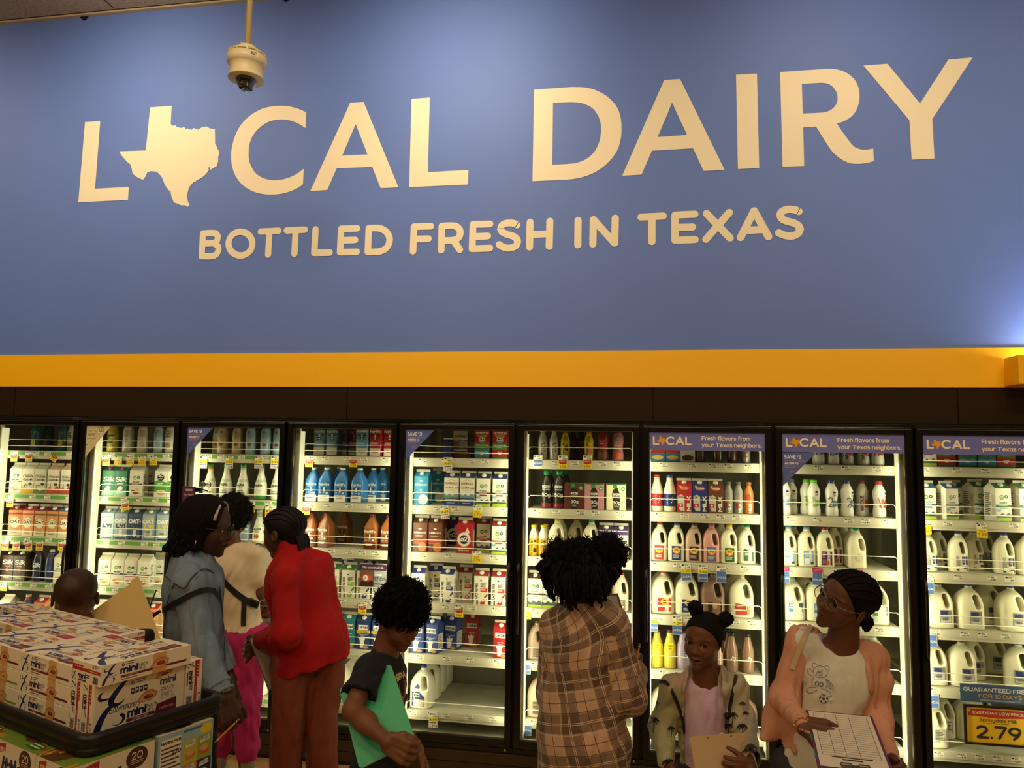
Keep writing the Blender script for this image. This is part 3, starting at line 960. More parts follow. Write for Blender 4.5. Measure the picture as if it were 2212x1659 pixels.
def skin(f, lo, hi, h, margin=0.0):
 """surface nets: vertices and quads of f = 0 inside the box lo-hi, cell size h"""
 lo, hi = np.array(lo, float), np.array(hi, float)
 B = 6
 nb = np.maximum(1, np.ceil((hi - lo) / (h * B)).astype(int))
 n = nb * B + 1
 ax = [lo[i] + h * np.arange(n[i]) for i in range(3)]
 bc = [lo[i] + h * B * (np.arange(nb[i]) + 0.5) for i in range(3)]
 C = np.stack(np.meshgrid(*bc, indexing='ij'), -1).reshape(-1, 3)
 dc = f(C, 0.07 + h * B * 2).reshape(nb)
 act = np.abs(dc) < h * B * 1.5 + margin
 D = np.repeat(np.repeat(np.repeat(np.where(dc < 0, -1.0, 1.0), B, 0), B, 1), B, 2)
 D = np.pad(D, ((0, 1), (0, 1), (0, 1)), mode='edge').astype(np.float32)
 msk = np.zeros(n, bool)
 a = np.repeat(np.repeat(np.repeat(act, B, 0), B, 1), B, 2)
 msk[:-1, :-1, :-1] |= a
 msk[1:, :-1, :-1] |= a
 msk[:-1, 1:, :-1] |= a
 msk[:-1, :-1, 1:] |= a
 msk[1:, 1:, :-1] |= a
 msk[1:, :-1, 1:] |= a
 msk[:-1, 1:, 1:] |= a
 msk[1:, 1:, 1:] |= a
 I = np.argwhere(msk)
 P = np.stack([ax[0][I[:, 0]], ax[1][I[:, 1]], ax[2][I[:, 2]]], 1)
 D[msk] = f(P)
 S = D < 0
 cnt = np.zeros(n - 1, np.int8)
 for dx in (0, 1):
  for dy in (0, 1):
   for dz in (0, 1):
    cnt += S[dx:n[0] - 1 + dx, dy:n[1] - 1 + dy, dz:n[2] - 1 + dz]
 cells = np.argwhere((cnt > 0) & (cnt < 8))
 if len(cells) == 0:
  return np.zeros((0, 3)), np.zeros((0, 4), int)
 idx = -np.ones(n - 1, np.int64)
 idx[tuple(cells.T)] = np.arange(len(cells))
 acc = np.zeros((len(cells), 3))
 num = np.zeros(len(cells))
 cor = [(x, y, z) for x in (0, 1) for y in (0, 1) for z in (0, 1)]
 val = {c: D[cells[:, 0] + c[0], cells[:, 1] + c[1], cells[:, 2] + c[2]].astype(float) for c in cor}
 for c in cor:
  for axis in range(3):
   if c[axis] == 0:
    e = list(c)
    e[axis] = 1
    e = tuple(e)
    va, vb = val[c], val[e]
    x = (va < 0) != (vb < 0)
    t = np.where(x, va / np.where(x, va - vb, 1), 0)
    p = np.tile(np.array(c, float), (len(cells), 1))
    p[:, axis] += t
    acc[x] += p[x]
    num[x] += 1
 V = lo + (cells + acc / num[:, None]) * h
 F = []
 for axis in range(3):
  sl0 = [slice(None)] * 3
  sl1 = [slice(None)] * 3
  sl0[axis] = slice(0, n[axis] - 1)
  sl1[axis] = slice(1, n[axis])
  s0, s1 = S[tuple(sl0)], S[tuple(sl1)]
  E = np.argwhere(s0 != s1)
  o1, o2 = [(1, 2), (2, 0), (0, 1)][axis]
  ok = (E[:, o1] > 0) & (E[:, o1] < n[o1] - 1) & (E[:, o2] > 0) & (E[:, o2] < n[o2] - 1)
  E = E[ok]
  if not len(E):
   continue
  q = []
  for a_, b_ in ((-1, -1), (0, -1), (0, 0), (-1, 0)):
   c = E.copy()
   c[:, o1] += a_
   c[:, o2] += b_
   q.append(idx[c[:, 0], c[:, 1], c[:, 2]])
  q = np.stack(q, 1)
  fl = ~s0[tuple(E.T)]
  q[fl] = q[fl][:, ::-1]
  F.append(q)
 F = np.concatenate(F)
 F = F[(F >= 0).all(1)]
 return V, F
def np_mesh(name, V, F, mats, col=None, uvw=None, fmat=None, smooth=True):
 me = bpy.data.meshes.new(name)
 V = np.asarray(V, np.float32)
 me.vertices.add(len(V))
 me.vertices.foreach_set('co', V.ravel())
 F = np.asarray(F, np.int32)
 k = F.shape[1]
 me.loops.add(F.size)
 me.loops.foreach_set('vertex_index', F.ravel())
 me.polygons.add(len(F))
 me.polygons.foreach_set('loop_start', np.arange(0, F.size, k, dtype=np.int32))
 for m in mats:
  me.materials.append(m)
 if fmat is not None:
  me.polygons.foreach_set('material_index', np.asarray(fmat, np.int32))
 me.polygons.foreach_set('use_smooth', np.full(len(F), smooth))
 if col is not None:
  a = me.attributes.new('tint', 'FLOAT_COLOR', 'POINT')
  a.data.foreach_set('color', np.concatenate([col, np.ones((len(V), 1))], 1).astype(np.float32).ravel())
 if uvw is not None:
  a = me.attributes.new('weave', 'FLOAT_VECTOR', 'POINT')
  a.data.foreach_set('vector', np.asarray(uvw, np.float32).ravel())
 me.update(calc_edges=True)
 return me
def np_obj(name, me, parent=None, **tags):
 o = bpy.data.objects.new(name, me)
 COL.objects.link(o)
 if parent is not None:
  o.parent = parent
 return tag(o, **tags)
# ------------------------------------------------------------------ packages
def put(art, items):
 """compact print list: r rect, e ellipse, t text, b small print, p polygon, x state outline, l line"""
 for it in items:
  k = it[0]
  if k == 'r':
   art.rect(*it[1:6], nx=it[6] if len(it) > 6 else 1)
  elif k == 'e':
   art.ell(*it[1:6])
  elif k == 't':
   art.text(it[1], it[2], it[3], it[4], it[5], **(it[6] if len(it) > 6 else {}))
  elif k == 'b':
   art.bars(it[1], it[2], it[3], it[4], it[5], it[6], 0.5, 0.4, 3)
  elif k == 'p':
   art.shape(it[1], it[2])
  elif k == 'l':
   art.line(it[1], it[2], it[3])
  elif k == 'x':
   art.shape(texas(it[1], it[2], it[3]), it[4])
 return art
PROTO = {}
C_ = dict(align='c')
def carton(key, w, h, base, top, cap, items, side=None, d=None, fin=None):
 """gable-top paper carton with a screw cap on its front slope; print in units of its width"""
 if key in PROTO:
  return PROTO[key]
 d = d or w
 hb, hr, hf = h * 0.80, h * 0.93, h
 r = empty('carton')
 b = MB()
 x, y = w / 2, d / 2
 b.box((-x, -y, 0), (x, y, hb), base)
 f = 0.006
 ridge = [(-x * 0.985, -f / 2, hr), (x * 0.985, -f / 2, hr), (x * 0.985, f / 2, hr), (-x * 0.985, f / 2, hr)]
 vs = [(-x, -y, hb), (x, -y, hb), (x, y, hb), (-x, y, hb)] + ridge
 b.add(vs, [(0, 1, 5, 4), (2, 3, 7, 6)], top)
 xi = x * 0.72
 b.add([(-x, -y, hb), (-x, y, hb), (-xi, 0, hr), (-x * .98, -f / 2, hr), (-x * .98, f / 2, hr)], [(0, 3, 2), (1, 2, 4), (0, 2, 1)], base)
 b.add([(x, -y, hb), (x, y, hb), (xi, 0, hr), (x * .98, -f / 2, hr), (x * .98, f / 2, hr)], [(0, 2, 3), (1, 4, 2), (0, 1, 2)], base)
 b.box((-x * 0.985, -f / 2, hr), (x * 0.985, f / 2, hf), fin or 'DDD8C4')
 put(Art(), items).lay(b, front(w, w, -y, -x, 0), 0.00025)
 sd = side if side is not None else [('b', .1, hb / w * .85, .5, hb / w * .7, 12, '6B675C'), ('r', .68, .3, .9, hb / w * .8, 'CFCAB6')]
 put(Art(), sd).lay(b, sideX(x, 1, d, w, -y), 0.0003)
 put(Art(), sd).lay(b, sideX(-x, -1, d, w, y), 0.0003)
 b.build('body', r)
 if cap:
  c = MB()
  ang = math.atan2(y, hr - hb)
  M = Matrix.Translation((0, -y * 0.52, hb + (hr - hb) * 0.48)) @ Matrix.Rotation(math.pi / 2 - ang, 4, 'X')
  c.lathe([(0.0135, 0), (0.0135, 0.008), (0.012, 0.0105), (0.0005, 0.011)], cap, 14, M=M)
  c.build('cap', r)
 PROTO[key] = r
 return r
def bottle(key, prof, base, cap, items, R=None, z0=0.0, sq=0.0, name='bottle', capr=0.016, capz=None, caph=0.016, n=22, sx=1.0, bands=()):
 """turned bottle; print in metres, u along the girth, v from z0 up; bands (z from, z to, colour)"""
 if key in PROTO:
  return PROTO[key]
 r = empty(name)
 b = MB()
 m = base if not isinstance(base, str) else ink(base, 0.3)
 b.lathe(prof, m, n, sq=sq, sx=sx)
 for za, zb, c in bands:
  def rad(z):
   for (r0, q0), (r1, q1) in zip(prof, prof[1:]):
    if q0 <= z <= q1:
     return r0 + (r1 - r0) * (z - q0) / max(q1 - q0, 1e-6)
   return prof[-1][0]
  k = 8
  pr = [(rad(za + (zb - za) * i / k) + 0.0006, za + (zb - za) * i / k) for i in range(k + 1)]
  b.lathe(pr, c if not isinstance(c, str) else ink(c, 0.35), n, sq=sq, sx=sx)
 R = R or max(p[0] for p in prof)
 if sq >= 0.9:
  put(Art(), items).lay(b, lambda u, v, k: (u, -R - 0.0009 - k, z0 + v), 0.0003)
 else:
  put(Art(), items).lay(b, cyl(R + 0.0009, 1.0, z0, sx=sx), 0.0003)
 b.build('body', r)
 if cap:
  c = MB()
  cz = capz if capz is not None else prof[-1][1]
  c.lathe([(capr, 0), (capr, caph * 0.85), (capr * 0.9, caph), (0.0005, caph)], ink(cap, 0.35), 16, c=(0, 0, cz))
  c.build('cap', r)
 PROTO[key] = r
 return r
_JUG = {}
def jug_mesh(w, H):
 if (w, H) in _JUG:
  return _JUG[(w, H)]
 def f(P, m=0):
  x, y, z = P[:, 0], P[:, 1], P[:, 2]
  t = np.clip((z - 0.46 * H) / (0.43 * H), 0, 1)
  t = 1 - (1 - t ** 2.3) ** 0.85
  s_ = (w / 2) * (1 - t) + 0.017 * t
  s_ = s_ * np.where(z < 0.03 * H, 0.95 + 0.05 * z / (0.03 * H), 1.0)
  xs = x - 0.006 * t
  e = 4.0 - 2.0 * t
  d = ((np.abs(xs) ** e + np.abs(y) ** e) ** (1 / e) - s_) * 0.75
  d = np.maximum(d, np.maximum(-z, z - 0.945 * H))
  a = np.array([w * 0.235, 0, 0.50 * H])
  b = np.array([w * 0.165, 0, 0.70 * H])
  ba = b - a
  q = P - a
  q = q.copy()
  q[:, 1] = 0
  tt = np.clip(q @ ba / (ba @ ba), 0, 1)
  hole = np.linalg.norm(q - tt[:, None] * ba, axis=1) - w * 0.105
  e2 = -hole
  k = 0.012
  hh = np.maximum(k - np.abs(d - e2), 0) / k
  return np.maximum(d, e2) + hh * hh * k * 0.25
 V, F = skin(f, (-w / 2 - .012, -w / 2 - .012, -.008), (w / 2 + .012, w / 2 + .012, H), 0.004)
 _JUG[(w, H)] = (V, F)
 return V, F
def jug(key, w, H, milk, cap, items, lw=None, lz=None, lx=0.0):
 """handled plastic milk jug; the front label printed in units of its width"""
 if key in PROTO:
  return PROTO[key]
 r = empty('milk_jug')
 V, F = jug_mesh(w, H)
 m = mat('milk_' + milk, milk, 0.33, spec=0.4)
 np_obj('body', np_mesh('jug_body', V, F, [m]), r)
 c = MB()
 c.lathe([(0.0165, 0), (0.0172, 0.003), (0.0165, 0.011), (0.014, 0.0135), (0.0005, 0.0135)], ink(cap, 0.35), 18, c=(0.006, 0, H * 0.943))
 c.build('cap', r)
 if items:
  b = MB()
  put(Art(), items).lay(b, lambda u, v, k: ((u - 0.5) * w + lx, -(w / 2) * max(0.05, 1 - abs(2 * u - 1) ** 4) ** 0.25 * (1 - max(0.0, v * w / H - 0.46) ** 2.3 * 3.0) - 0.0017 - k, v * w), 0.00025)
  b.build('label', r)
 PROTO[key] = r
 return r
def brand_round(cx, cy, r, c='5E9C34'):
 return [('e', cx, cy, r, r, c), ('r', cx - r * .7, cy + r * .05, cx + r * .7, cy + r * .3, 'E9E4CC'), ('r', cx - r * .6, cy - r * .4, cx + r * .6, cy - r * .15, 'E9E4CC'),
   ('e', cx + r * 1.9, cy + r * .25, r * .75, r * .75, '2E4030'), ('e', cx + r * 1.9, cy + r * .25, r * .3, r * .3, 'DDE0C8')]
def organic(band, band2, word='organic', low='hills', nut=None):
 it = brand_round(.40, 1.42, .15) + [('t', word, .5, 1.04, .13, '3E5A2A', dict(C_, wt=.16, fit=.5))]
 it += [('r', 0, .84, 1, .98, band), ('b', .2, .95, .6, .06, 1, 'E9E4CC')]
 if low == 'hills':
  it += [('r', .25, .72, .75, .83, band2), ('e', .18, .64, .16, .1, '9CC0D6'), ('r', 0, .0, 1, .22, 'A8C23C'), ('p', [(0, .2), (0, .42), (.2, .34), (.4, .5), (.6, .36), (.8, .52), (1, .36), (1, .2)], '54606A'), ('r', .06, .25, .4, .3, '33402A'), ('r', .5, .22, .9, .27, '33402A')]
 else:
  it += [('r', .1, .74, .9, .8, band2), ('e', .3, .40, .16, .1, nut or 'C08A50'), ('e', .62, .48, .2, .12, 'E3C79A'), ('e', .52, .26, .2, .1, nut or 'B87A44'), ('e', .8, .3, .1, .08, 'D8B27A')]
 return it
def cow_bottle(key, base, low, lowink):
 """shouldered bottle with a cow-head emblem"""
 w = .082
 pr = [(w * .46, 0), (w * .5, .004), (w * .5, .118), (w * .47, .135), (.016, .182), (.0145, .186), (.0145, .196)]
 it = [('r', -.036, .002, .036, .042, low), ('b', -.026, .034, .05, .016, 2, lowink)]
 it += [('t', 'fairlife', 0, .098, .016, 'E8E6DC', dict(C_, wt=.2, fit=.066))]
 it += [('p', [(-.011, .086), (-.009, .074), (-.007, .066), (.007, .066), (.009, .074), (.011, .086)], '16181C'), ('p', [(-.011, .084), (-.024, .088), (-.016, .078)], '16181C'), ('p', [(.011, .084), (.024, .088), (.016, .078)], '16181C'), ('p', [(-.004, .089), (-.005, .074), (.005, .074), (.004, .089)], 'E8E6DC'), ('e', 0, .065, .009, .006, '16181C'), ('e', 0, .066, .006, .0035, 'E8E6DC')]
 it += [('b', -.03, .058, .016, .006, 2, 'D8E2E8'), ('b', -.008, .058, .016, .006, 2, 'D8E2E8'), ('e', .02, .054, .008, .006, 'D8E2E8')]
 return bottle(key, pr, base, 'EDEBE2' if low == 'EDEBE2' else '7A2A20', it, R=w * .5, sq=1.0, capz=.194, caph=.014, n=24)
def cow_box(key, base, low='E4E0D2'):
 w, h = .082, .20
 r = PROTO.get(key)
 if r:
  return r
 r = empty('milk_bottle')
 pr = [(w * .46, 0), (w * .5, .004), (w * .5, h * .95), (w * .45, h)]
 b = MB()
 b.lathe(pr, ink(base, .35), 24, sq=1.0)
 it = [('r', -.034, .004, .034, .05, low), ('r', -.02, .024, .022, .032, base), ('t', 'fairlife', 0, .142, .016, 'E0DED6', dict(C_, wt=.2, fit=.068)),
          ('p', [(-.012, .13), (-.009, .116), (-.007, .106), (.007, .106), (.009, .116), (.012, .13)], '16181C'), ('p', [(-.012, .128), (-.027, .133), (-.018, .121)], '16181C'), ('p', [(.012, .128), (.027, .133), (.018, .121)], '16181C'), ('p', [(-.005, .133), (-.006, .116), (.006, .116), (.005, .133)], 'E8E6DC'), ('e', 0, .105, .011, .007, '16181C'), ('e', 0, .106, .007, .004, 'E8E6DC'), ('b', -.03, .085, .06, .02, 3, 'C8D4DA')]
 put(Art(), it).lay(b, lambda u, v, k: (u, -w * .5 - 0.0009 - k, v), 0.0003)
 b.build('body', r)
 PROTO[key] = r
 return r
def lactose(key, c, band, n2):
 it = [('t', 'LACTOSE FREE', .27, .42, .17, '2A2824', dict(vert=True, wt=.2, fit=1.05)), ('e', .5, 1.66, .07, .05, '1E2A4E'), ('b', .46, 1.48, .46, .3, 4, '3A3A3A'), ('t', n2, .5, 1.26, .14, c, dict(wt=.16)),
          ('r', .46, .86, .96, 1.14, band), ('b', .5, 1.1, .36, .14, 3, 'E9E4CC'), ('p', [(.7, .5), (.98, .84), (.98, .66), (.84, .5)], c), ('l', [(.5, .1), (.55, .34), (.7, .38), (.8, .24)], .05, c), ('l', [(.6, .05), (.7, .2), (.9, .38)], .05, c), ('e', .62, .12, .2, .09, band), ('r', .18, .02, .3, .3, '55524A')]
 return carton(key, .083, .205, 'E7E3D2', c, 'EDEBE2', it)
def lactaid(key, base, word, mid=None, glass='EDE8DA'):
 it = [('r', .12, 1.36, .88, 1.70, 'EDEBE4'), ('t', 'Lactaid', .5, 1.45, .19, '22283C', dict(C_, wt=.2, fit=.66))]
 if mid:
  it += [('r', 0, 1.12, 1, 1.32, 'E8C41E'), ('t', 'CALCIUM', .5, 1.16, .12, '22304E', dict(C_, wt=.2, fit=.8))]
 it += [('t', word, .5, 1.0, .07, 'D8DCE8', dict(C_, wt=.16)), ('b', .3, .95, .4, .06, 2, 'C0C8DC'), ('p', [(.3, .1), (.26, .7), (.62, .7), (.58, .1)], glass), ('p', [(.2, .66), (.24, .86), (.34, .76), (.42, .92), (.52, .78), (.66, .86), (.66, .66)], glass), ('e', .7, .26, .16, .12, '3C6AA8'), ('e', .7, .14, .22, .1, 'D8924A'), ('e', .64, .28, .05, .04, 'B06A2E')]
 return carton(key, .083, .205, base, base, 'EDEBE2', it, side=[('r', .1, .2, .9, 1.3, 'D9D6CE'), ('b', .15, 1.2, .7, .9, 10, '55524A')])
def sun_label(c):
 return [('r', .24, .10, .78, .92, c), ('e', .51, .66, .22, .19, 'E8B81E'), ('e', .51, .66, .12, .12, 'C08A3E'), ('e', .51, .74, .17, .05, '5A3A1E'), ('e', .51, .58, .07, .05, 'E6DCC8'), ('r', .3, .48, .72, .54, 'C23A28'), ('b', .3, .4, .42, .2, 3, 'D8CFC0')]
def text_label(c, c2='E4E0D4'):
 return [('r', .36, .12, .92, .92, c2), ('r', .36, .12, .92, .2, c), ('r', .64, .46, .9, .9, c), ('t', '2', .40, .74, .14, c, dict(wt=.16)), ('r', .36, .7, .64, .72, c), ('b', .39, .66, .2, .3, 6, '6A6A74'), ('b', .67, .84, .2, .3, 5, 'B8BCD0'), ('r', .7, .22, .9, .34, '44444C'), ('l', [(.36, .12), (.92, .12), (.92, .92), (.36, .92), (.36, .12)], .015, c)]
def small_label(c):
 return [('r', .40, .24, .82, .72, 'CFCDC4'), ('r', .42, .5, .7, .7, c), ('r', .72, .52, .8, .7, '77787C'), ('b', .43, .46, .36, .12, 3, '6A6A74'), ('t', '325', .5, .32, .08, '55585C', dict(wt=.2)), ('l', [(.40, .24), (.82, .24), (.82, .72), (.40, .72), (.40, .24)], .014, c)]
ROUND = [(.030, 0), (.034, .004), (.034, .118), (.032, .14), (.024, .168), (.016, .184), (.014, .19)]
SLIM = [(.024, 0), (.0265, .004), (.0265, .112), (.024, .126), (.0145, .148), (.0135, .16)]
CARAFE = [(.030, 0), (.036, .006), (.040, .03), (.040, .06), (.036, .095), (.025, .135), (.0175, .165), (.0165, .198)]
WAIST = [(.029, 0), (.033, .004), (.034, .03), (.029, .062), (.029, .085), (.034, .12), (.033, .14), (.022, .165), (.0175, .172), (.0175, .178)]
GLASSB = [(.031, 0), (.035, .004), (.035, .10), (.032, .125), (.020, .165), (.0175, .18), (.0175, .192)]
JW, JH = .094, .212     # half gallon
GWD, GH = .132, .232    # gallon
def kind(key):
 """builds (once) the package of that kind; returns (prototype, description, category, half width)"""
 K = KINDS[key]
 return K
WHT = 'E7E3D2'
KINDS = {
 'org_red': (lambda: carton('org_red', .083, .205, WHT, 'A8282C', 'EDEBE2', organic('B4282C', 'A03A60')), 'white organic carton with red band', 'milk carton'),
 'org_blue': (lambda: carton('org_blue', .083, .205, WHT, '2E6AA0', 'EDEBE2', organic('2A5C94', '4A86B8')), 'white organic carton with blue band', 'milk carton'),
 'org_navy': (lambda: carton('org_navy', .083, .205, WHT, '2A3264', 'EDEBE2', organic('2C3460', 'A03A60')), 'white organic carton with navy band', 'milk carton'),
 'org_green': (lambda: carton('org_green', .088, .215, WHT, '3C7A44', 'EDEBE2', organic('2E6E3A', '8CB4CC')), 'white organic carton with green band', 'milk carton'),
 'org_choc': (lambda: carton('org_choc', .083, .205, WHT, '4A241C', 'EDEBE2', organic('4A2420', '9CB8CC')), 'white organic carton with brown band', 'milk carton'),
 'plant_red': (lambda: carton('plant_red', .08, .20, WHT, 'DDD6C0', None, organic('8E2A28', 'E4DCC4', 'plant-based', 'nuts')), 'white plant-based carton with red band', 'milk carton'),
 'plant_navy': (lambda: carton('plant_navy', .08, .20, WHT, 'DDD6C0', None, organic('2A2E54', 'E4DCC4', 'plant-based', 'nuts')), 'white plant-based carton with navy band', 'milk carton'),
 'plant_pink': (lambda: carton('plant_pink', .08, .20, WHT, 'DDD6C0', None, organic('2A2E54', 'C24A6A', 'plant-based', 'nuts', 'A86A44')), 'white plant-based carton with pink stripe', 'milk carton'),
 'plant_coco': (lambda: carton('plant_coco', .083, .205, WHT, 'DDD6C0', None, organic('4A2A54', 'DCD4C0', 'plant-based', 'nuts', '8A5A34')), 'white coconut-milk carton with purple band', 'milk carton'),
 'oat_yellow': (lambda: carton('oat_yellow', .08, .20, WHT, 'D8D2BC', None, [('t', 'Chobani', .5, 1.30, .19, '3A322A', dict(C_, wt=.18, fit=.8)), ('t', 'Oatmilk', .5, 1.04, .19, '3A322A', dict(C_, wt=.18, fit=.78)), ('b', .1, 1.55, .8, .05, 1, 'B04A3A'), ('e', .72, .78, .14, .14, '2E3A2A'), ('p', [(0, 0), (0, .5), (.3, .7), (.5, .3), (.9, .5), (1, .4), (1, 0)], 'E2B83A'), ('l', [(.2, .5), (.35, .75), (.5, .6)], .06, '54402A')]), 'cream oat-milk carton with yellow art', 'milk carton'),
 'oat_green': (lambda: carton('oat_green', .08, .20, 'DCDCC4', 'A8B49A', None, [('t', 'Chobani', .5, 1.30, .19, '3A322A', dict(C_, wt=.18, fit=.8)), ('t', 'Oatmilk', .5, 1.04, .19, '3A322A', dict(C_, wt=.18, fit=.78)), ('b', .1, 1.55, .8, .05, 1, 'B04A3A'), ('e', .72, .78, .14, .14, '2E3A2A'), ('p', [(0, 0), (0, .34), (.3, .5), (.5, .2), (.9, .36), (1, .3), (1, 0)], '6A8A54'), ('l', [(.15, .5), (.3, .7), (.5, .62)], .05, '54504A')]), 'cream oat-milk carton with green art', 'milk carton'),
 'oat_red': (lambda: carton('oat_red', .08, .20, WHT, 'C8A48E', None, [('t', 'Chobani', .5, 1.30, .19, '3A322A', dict(C_, wt=.18, fit=.8)), ('t', 'Oatmilk', .5, 1.04, .19, '3A322A', dict(C_, wt=.18, fit=.78)), ('b', .1, 1.55, .8, .05, 1, 'B04A3A'), ('e', .72, .78, .14, .14, '2E3A2A'), ('p', [(0, 0), (0, .4), (.25, .6), (.5, .3), (.8, .66), (1, .5), (1, 0)], 'C2543E'), ('l', [(.3, .3), (.3, .8)], .06, 'C87A5A')]), 'cream oat-milk carton with red art', 'milk carton'),
 'grain_red': (lambda: carton('grain_red', .083, .205, 'D0905A', 'B4282E', 'EDEBE2', [('r', 0, 1.62, 1, 1.76, 'B4282E'), ('r', 0, 0, 1, .34, 'E9DCC0'), ('e', .5, 1.0, .38, .42, 'E9E0C8'), ('t', 'PLANET', .5, 1.22, .10, '3A322A', dict(C_, wt=.16)), ('t', 'OAT', .5, .94, .24, '2E2620', dict(C_, wt=.22)), ('b', .26, .82, .48, .08, 1, '3A322A')] + [('e', .1 + .8 * ((i * 37) % 100) / 100, .4 + 1.1 * ((i * 61) % 97) / 97, .05, .03, 'E8B878') for i in range(22)] + [('e', .5, 1.0, .36, .40, 'E9E0C8'), ('t', 'PLANET', .5, 1.22, .10, '3A322A', dict(C_, wt=.16)), ('t', 'OAT', .5, .94, .24, '2E2620', dict(C_, wt=.22)), ('b', .2, .24, .6, .1, 2, 'B4542E')]), 'orange oat-milk carton with red top', 'milk carton'),
 'grain_plum': (lambda: carton('grain_plum', .083, .205, 'CB8A54', '6A2438', 'EDEBE2', [('r', 0, 1.62, 1, 1.76, '5E4A2A'), ('r', 0, 0, 1, .34, 'E9DCC0')] + [('e', .1 + .8 * ((i * 37) % 100) / 100, .4 + 1.1 * ((i * 61) % 97) / 97, .05, .03, 'E8B878') for i in range(22)] + [('e', .5, 1.0, .36, .40, 'E9E0C8'), ('t', 'PLANET', .5, 1.22, .10, '3A322A', dict(C_, wt=.16)), ('t', 'OAT', .5, .94, .24, '2E2620', dict(C_, wt=.22)), ('b', .2, .24, .6, .1, 2, '4A3A2E')]), 'orange oat-milk carton with plum top', 'milk carton'),
 'grain_blue': (lambda: carton('grain_blue', .083, .205, 'CB8A54', '4A6A94', 'EDEBE2', [('r', 0, 1.62, 1, 1.76, '4A6A94'), ('r', 0, 0, 1, .34, 'E9DCC0'), ('e', .5, 1.0, .36, .40, 'E9E0C8'), ('t', 'OAT', .5, .94, .24, '2E2620', dict(C_, wt=.22))]), 'orange oat-milk carton with blue top', 'milk carton'),
 'silk_green': (lambda: carton('silk_green', .088, .20, '1F7256', '1F6A50', 'C2345A', [('t', 'Silk', .5, 1.02, .36, 'EDEBE2', dict(C_, wt=.2, fit=.82, slant=.15)), ('b', .2, .92, .6, .1, 1, 'DDE4D8'), ('e', .5, .56, .2, .16, 'E4E0D0'), ('e', .36, .46, .12, .12, 'E4E0D0'), ('r', 0, .0, 1, .3, '8CC0A8'), ('b', .2, .24, .6, .14, 2, 'EDEBE2')]), 'dark green carton with white script', 'milk carton'),
 'silk_brown': (lambda: carton('silk_brown', .088, .20, '3A2018', '2E1A14', 'EDEBE2', [('t', 'Silk', .5, 1.16, .36, 'EDEBE2', dict(C_, wt=.2, fit=.82, slant=.15)), ('b', .26, 1.06, .5, .08, 1, 'DDD0C0'), ('e', .5, .8, .13, .18, 'A4542E'), ('r', 0, 0, 1, .4, '6A5A54'), ('b', .2, .34, .6, .2, 3, 'C8B8AC')]), 'dark brown carton with white script', 'milk carton'),
 'so_green': (lambda: carton('so_green', .088, .205, 'E4E4D6', 'D8D8C8', None, [('e', .5, 1.42, .28, .25, '1E211E'), ('t', 'SO', .5, 1.44, .20, 'EDEBE2', dict(C_, wt=.24)), ('b', .3, 1.36, .4, .1, 2, 'DDD8CC'), ('p', [(0, .3), (0, 1.1), (.3, 1.22), (1, 1.05), (1, .3)], '4FA040'), ('b', .25, 1.0, .5, .16, 2, 'EDEBE2'), ('e', .55, .36, .36, .16, 'EFEBDD'), ('e', .55, .3, .34, .16, 'C9A882')]), 'white and green carton with black roundel', 'milk carton'),
 'oatly_light': (lambda: oatly('oatly_light', 'AFC4D2', '8FA4B4', '2E3A44')), 'oatly_grey': (lambda: oatly('oatly_grey', '98A6B4', '7C8894', '2A343C')),
 'oatly_navy': (lambda: oatly('oatly_navy', '46587A', '3A4A68', '222C3C')), 'oatly_yel': (lambda: oatly('oatly_yel', '8CA4B8', '76889A', 'E2C41E', 'E2C41E')),
 'lf_green': (lambda: lactose('lf_green', '2E7A44', '9CC23A', '1%'), 'white lactose-free carton with green print', 'milk carton'),
 'lf_blue': (lambda: lactose('lf_blue', '2A3C84', '2A4696', '2%'), 'white lactose-free carton with blue print', 'milk carton'),
 'lf_red': (lambda: lactose('lf_red', 'A0242C', 'C8342E', 'D'), 'white lactose-free carton with red print', 'milk carton'),
 'la_teal': (lambda: lactaid('la_teal', '1E7A8C', '1% Lowfat Milk'), 'teal carton with splashing glass', 'milk carton'),
 'la_blue': (lambda: lactaid('la_blue', '203C84', '2% Reduced Fat'), 'blue carton with splashing glass', 'milk carton'),
 'la_calc': (lambda: lactaid('la_calc', '20386E', '2% Reduced Fat', True), 'blue carton with yellow stripe', 'milk carton'),
 'la_red': (lambda: lactaid('la_red', 'A4222A', 'Whole Milk'), 'red carton with splashing glass', 'milk carton'),
 'carb_blue': (lambda: carton('carb_blue', .088, .21, '1E86B4', '2A8CB8', 'EDEBE2', [('t', 'CARB', .1, 1.28, .13, 'EDEBE2', dict(wt=.2, fit=.36)), ('t', 'master', .48, 1.28, .13, 'CFE4EC', dict(wt=.14, fit=.44)), ('e', .5, 1.6, .12, .05, 'DCE8EC'), ('e', .5, .98, .1, .09, '7CC0DC'), ('b', .2, .86, .6, .1, 2, 'CFE4EC'), ('e', .66, .36, .33, .34, 'ECEBDD')]), 'bright blue carton with white milk splash', 'milk carton'),
 'carb_brown': (lambda: carton('carb_brown', .088, .21, '6A3A24', '5A3020', 'EDEBE2', [('t', 'CARB', .1, 1.2, .13, 'EDEBE2', dict(wt=.2, fit=.36)), ('t', 'master', .48, 1.2, .13, 'E4D8CC', dict(wt=.14, fit=.44)), ('e', .5, 1.52, .12, .05, 'E4D8CC'), ('b', .2, 1.08, .6, .1, 2, 'D8C8BC'), ('r', 0, .60, 1, .78, 'B83A34'), ('r', 0, .52, .5, .58, '6A9A3A'), ('e', .68, .33, .3, .32, 'C87A42')]), 'brown carton with red band', 'milk carton'),
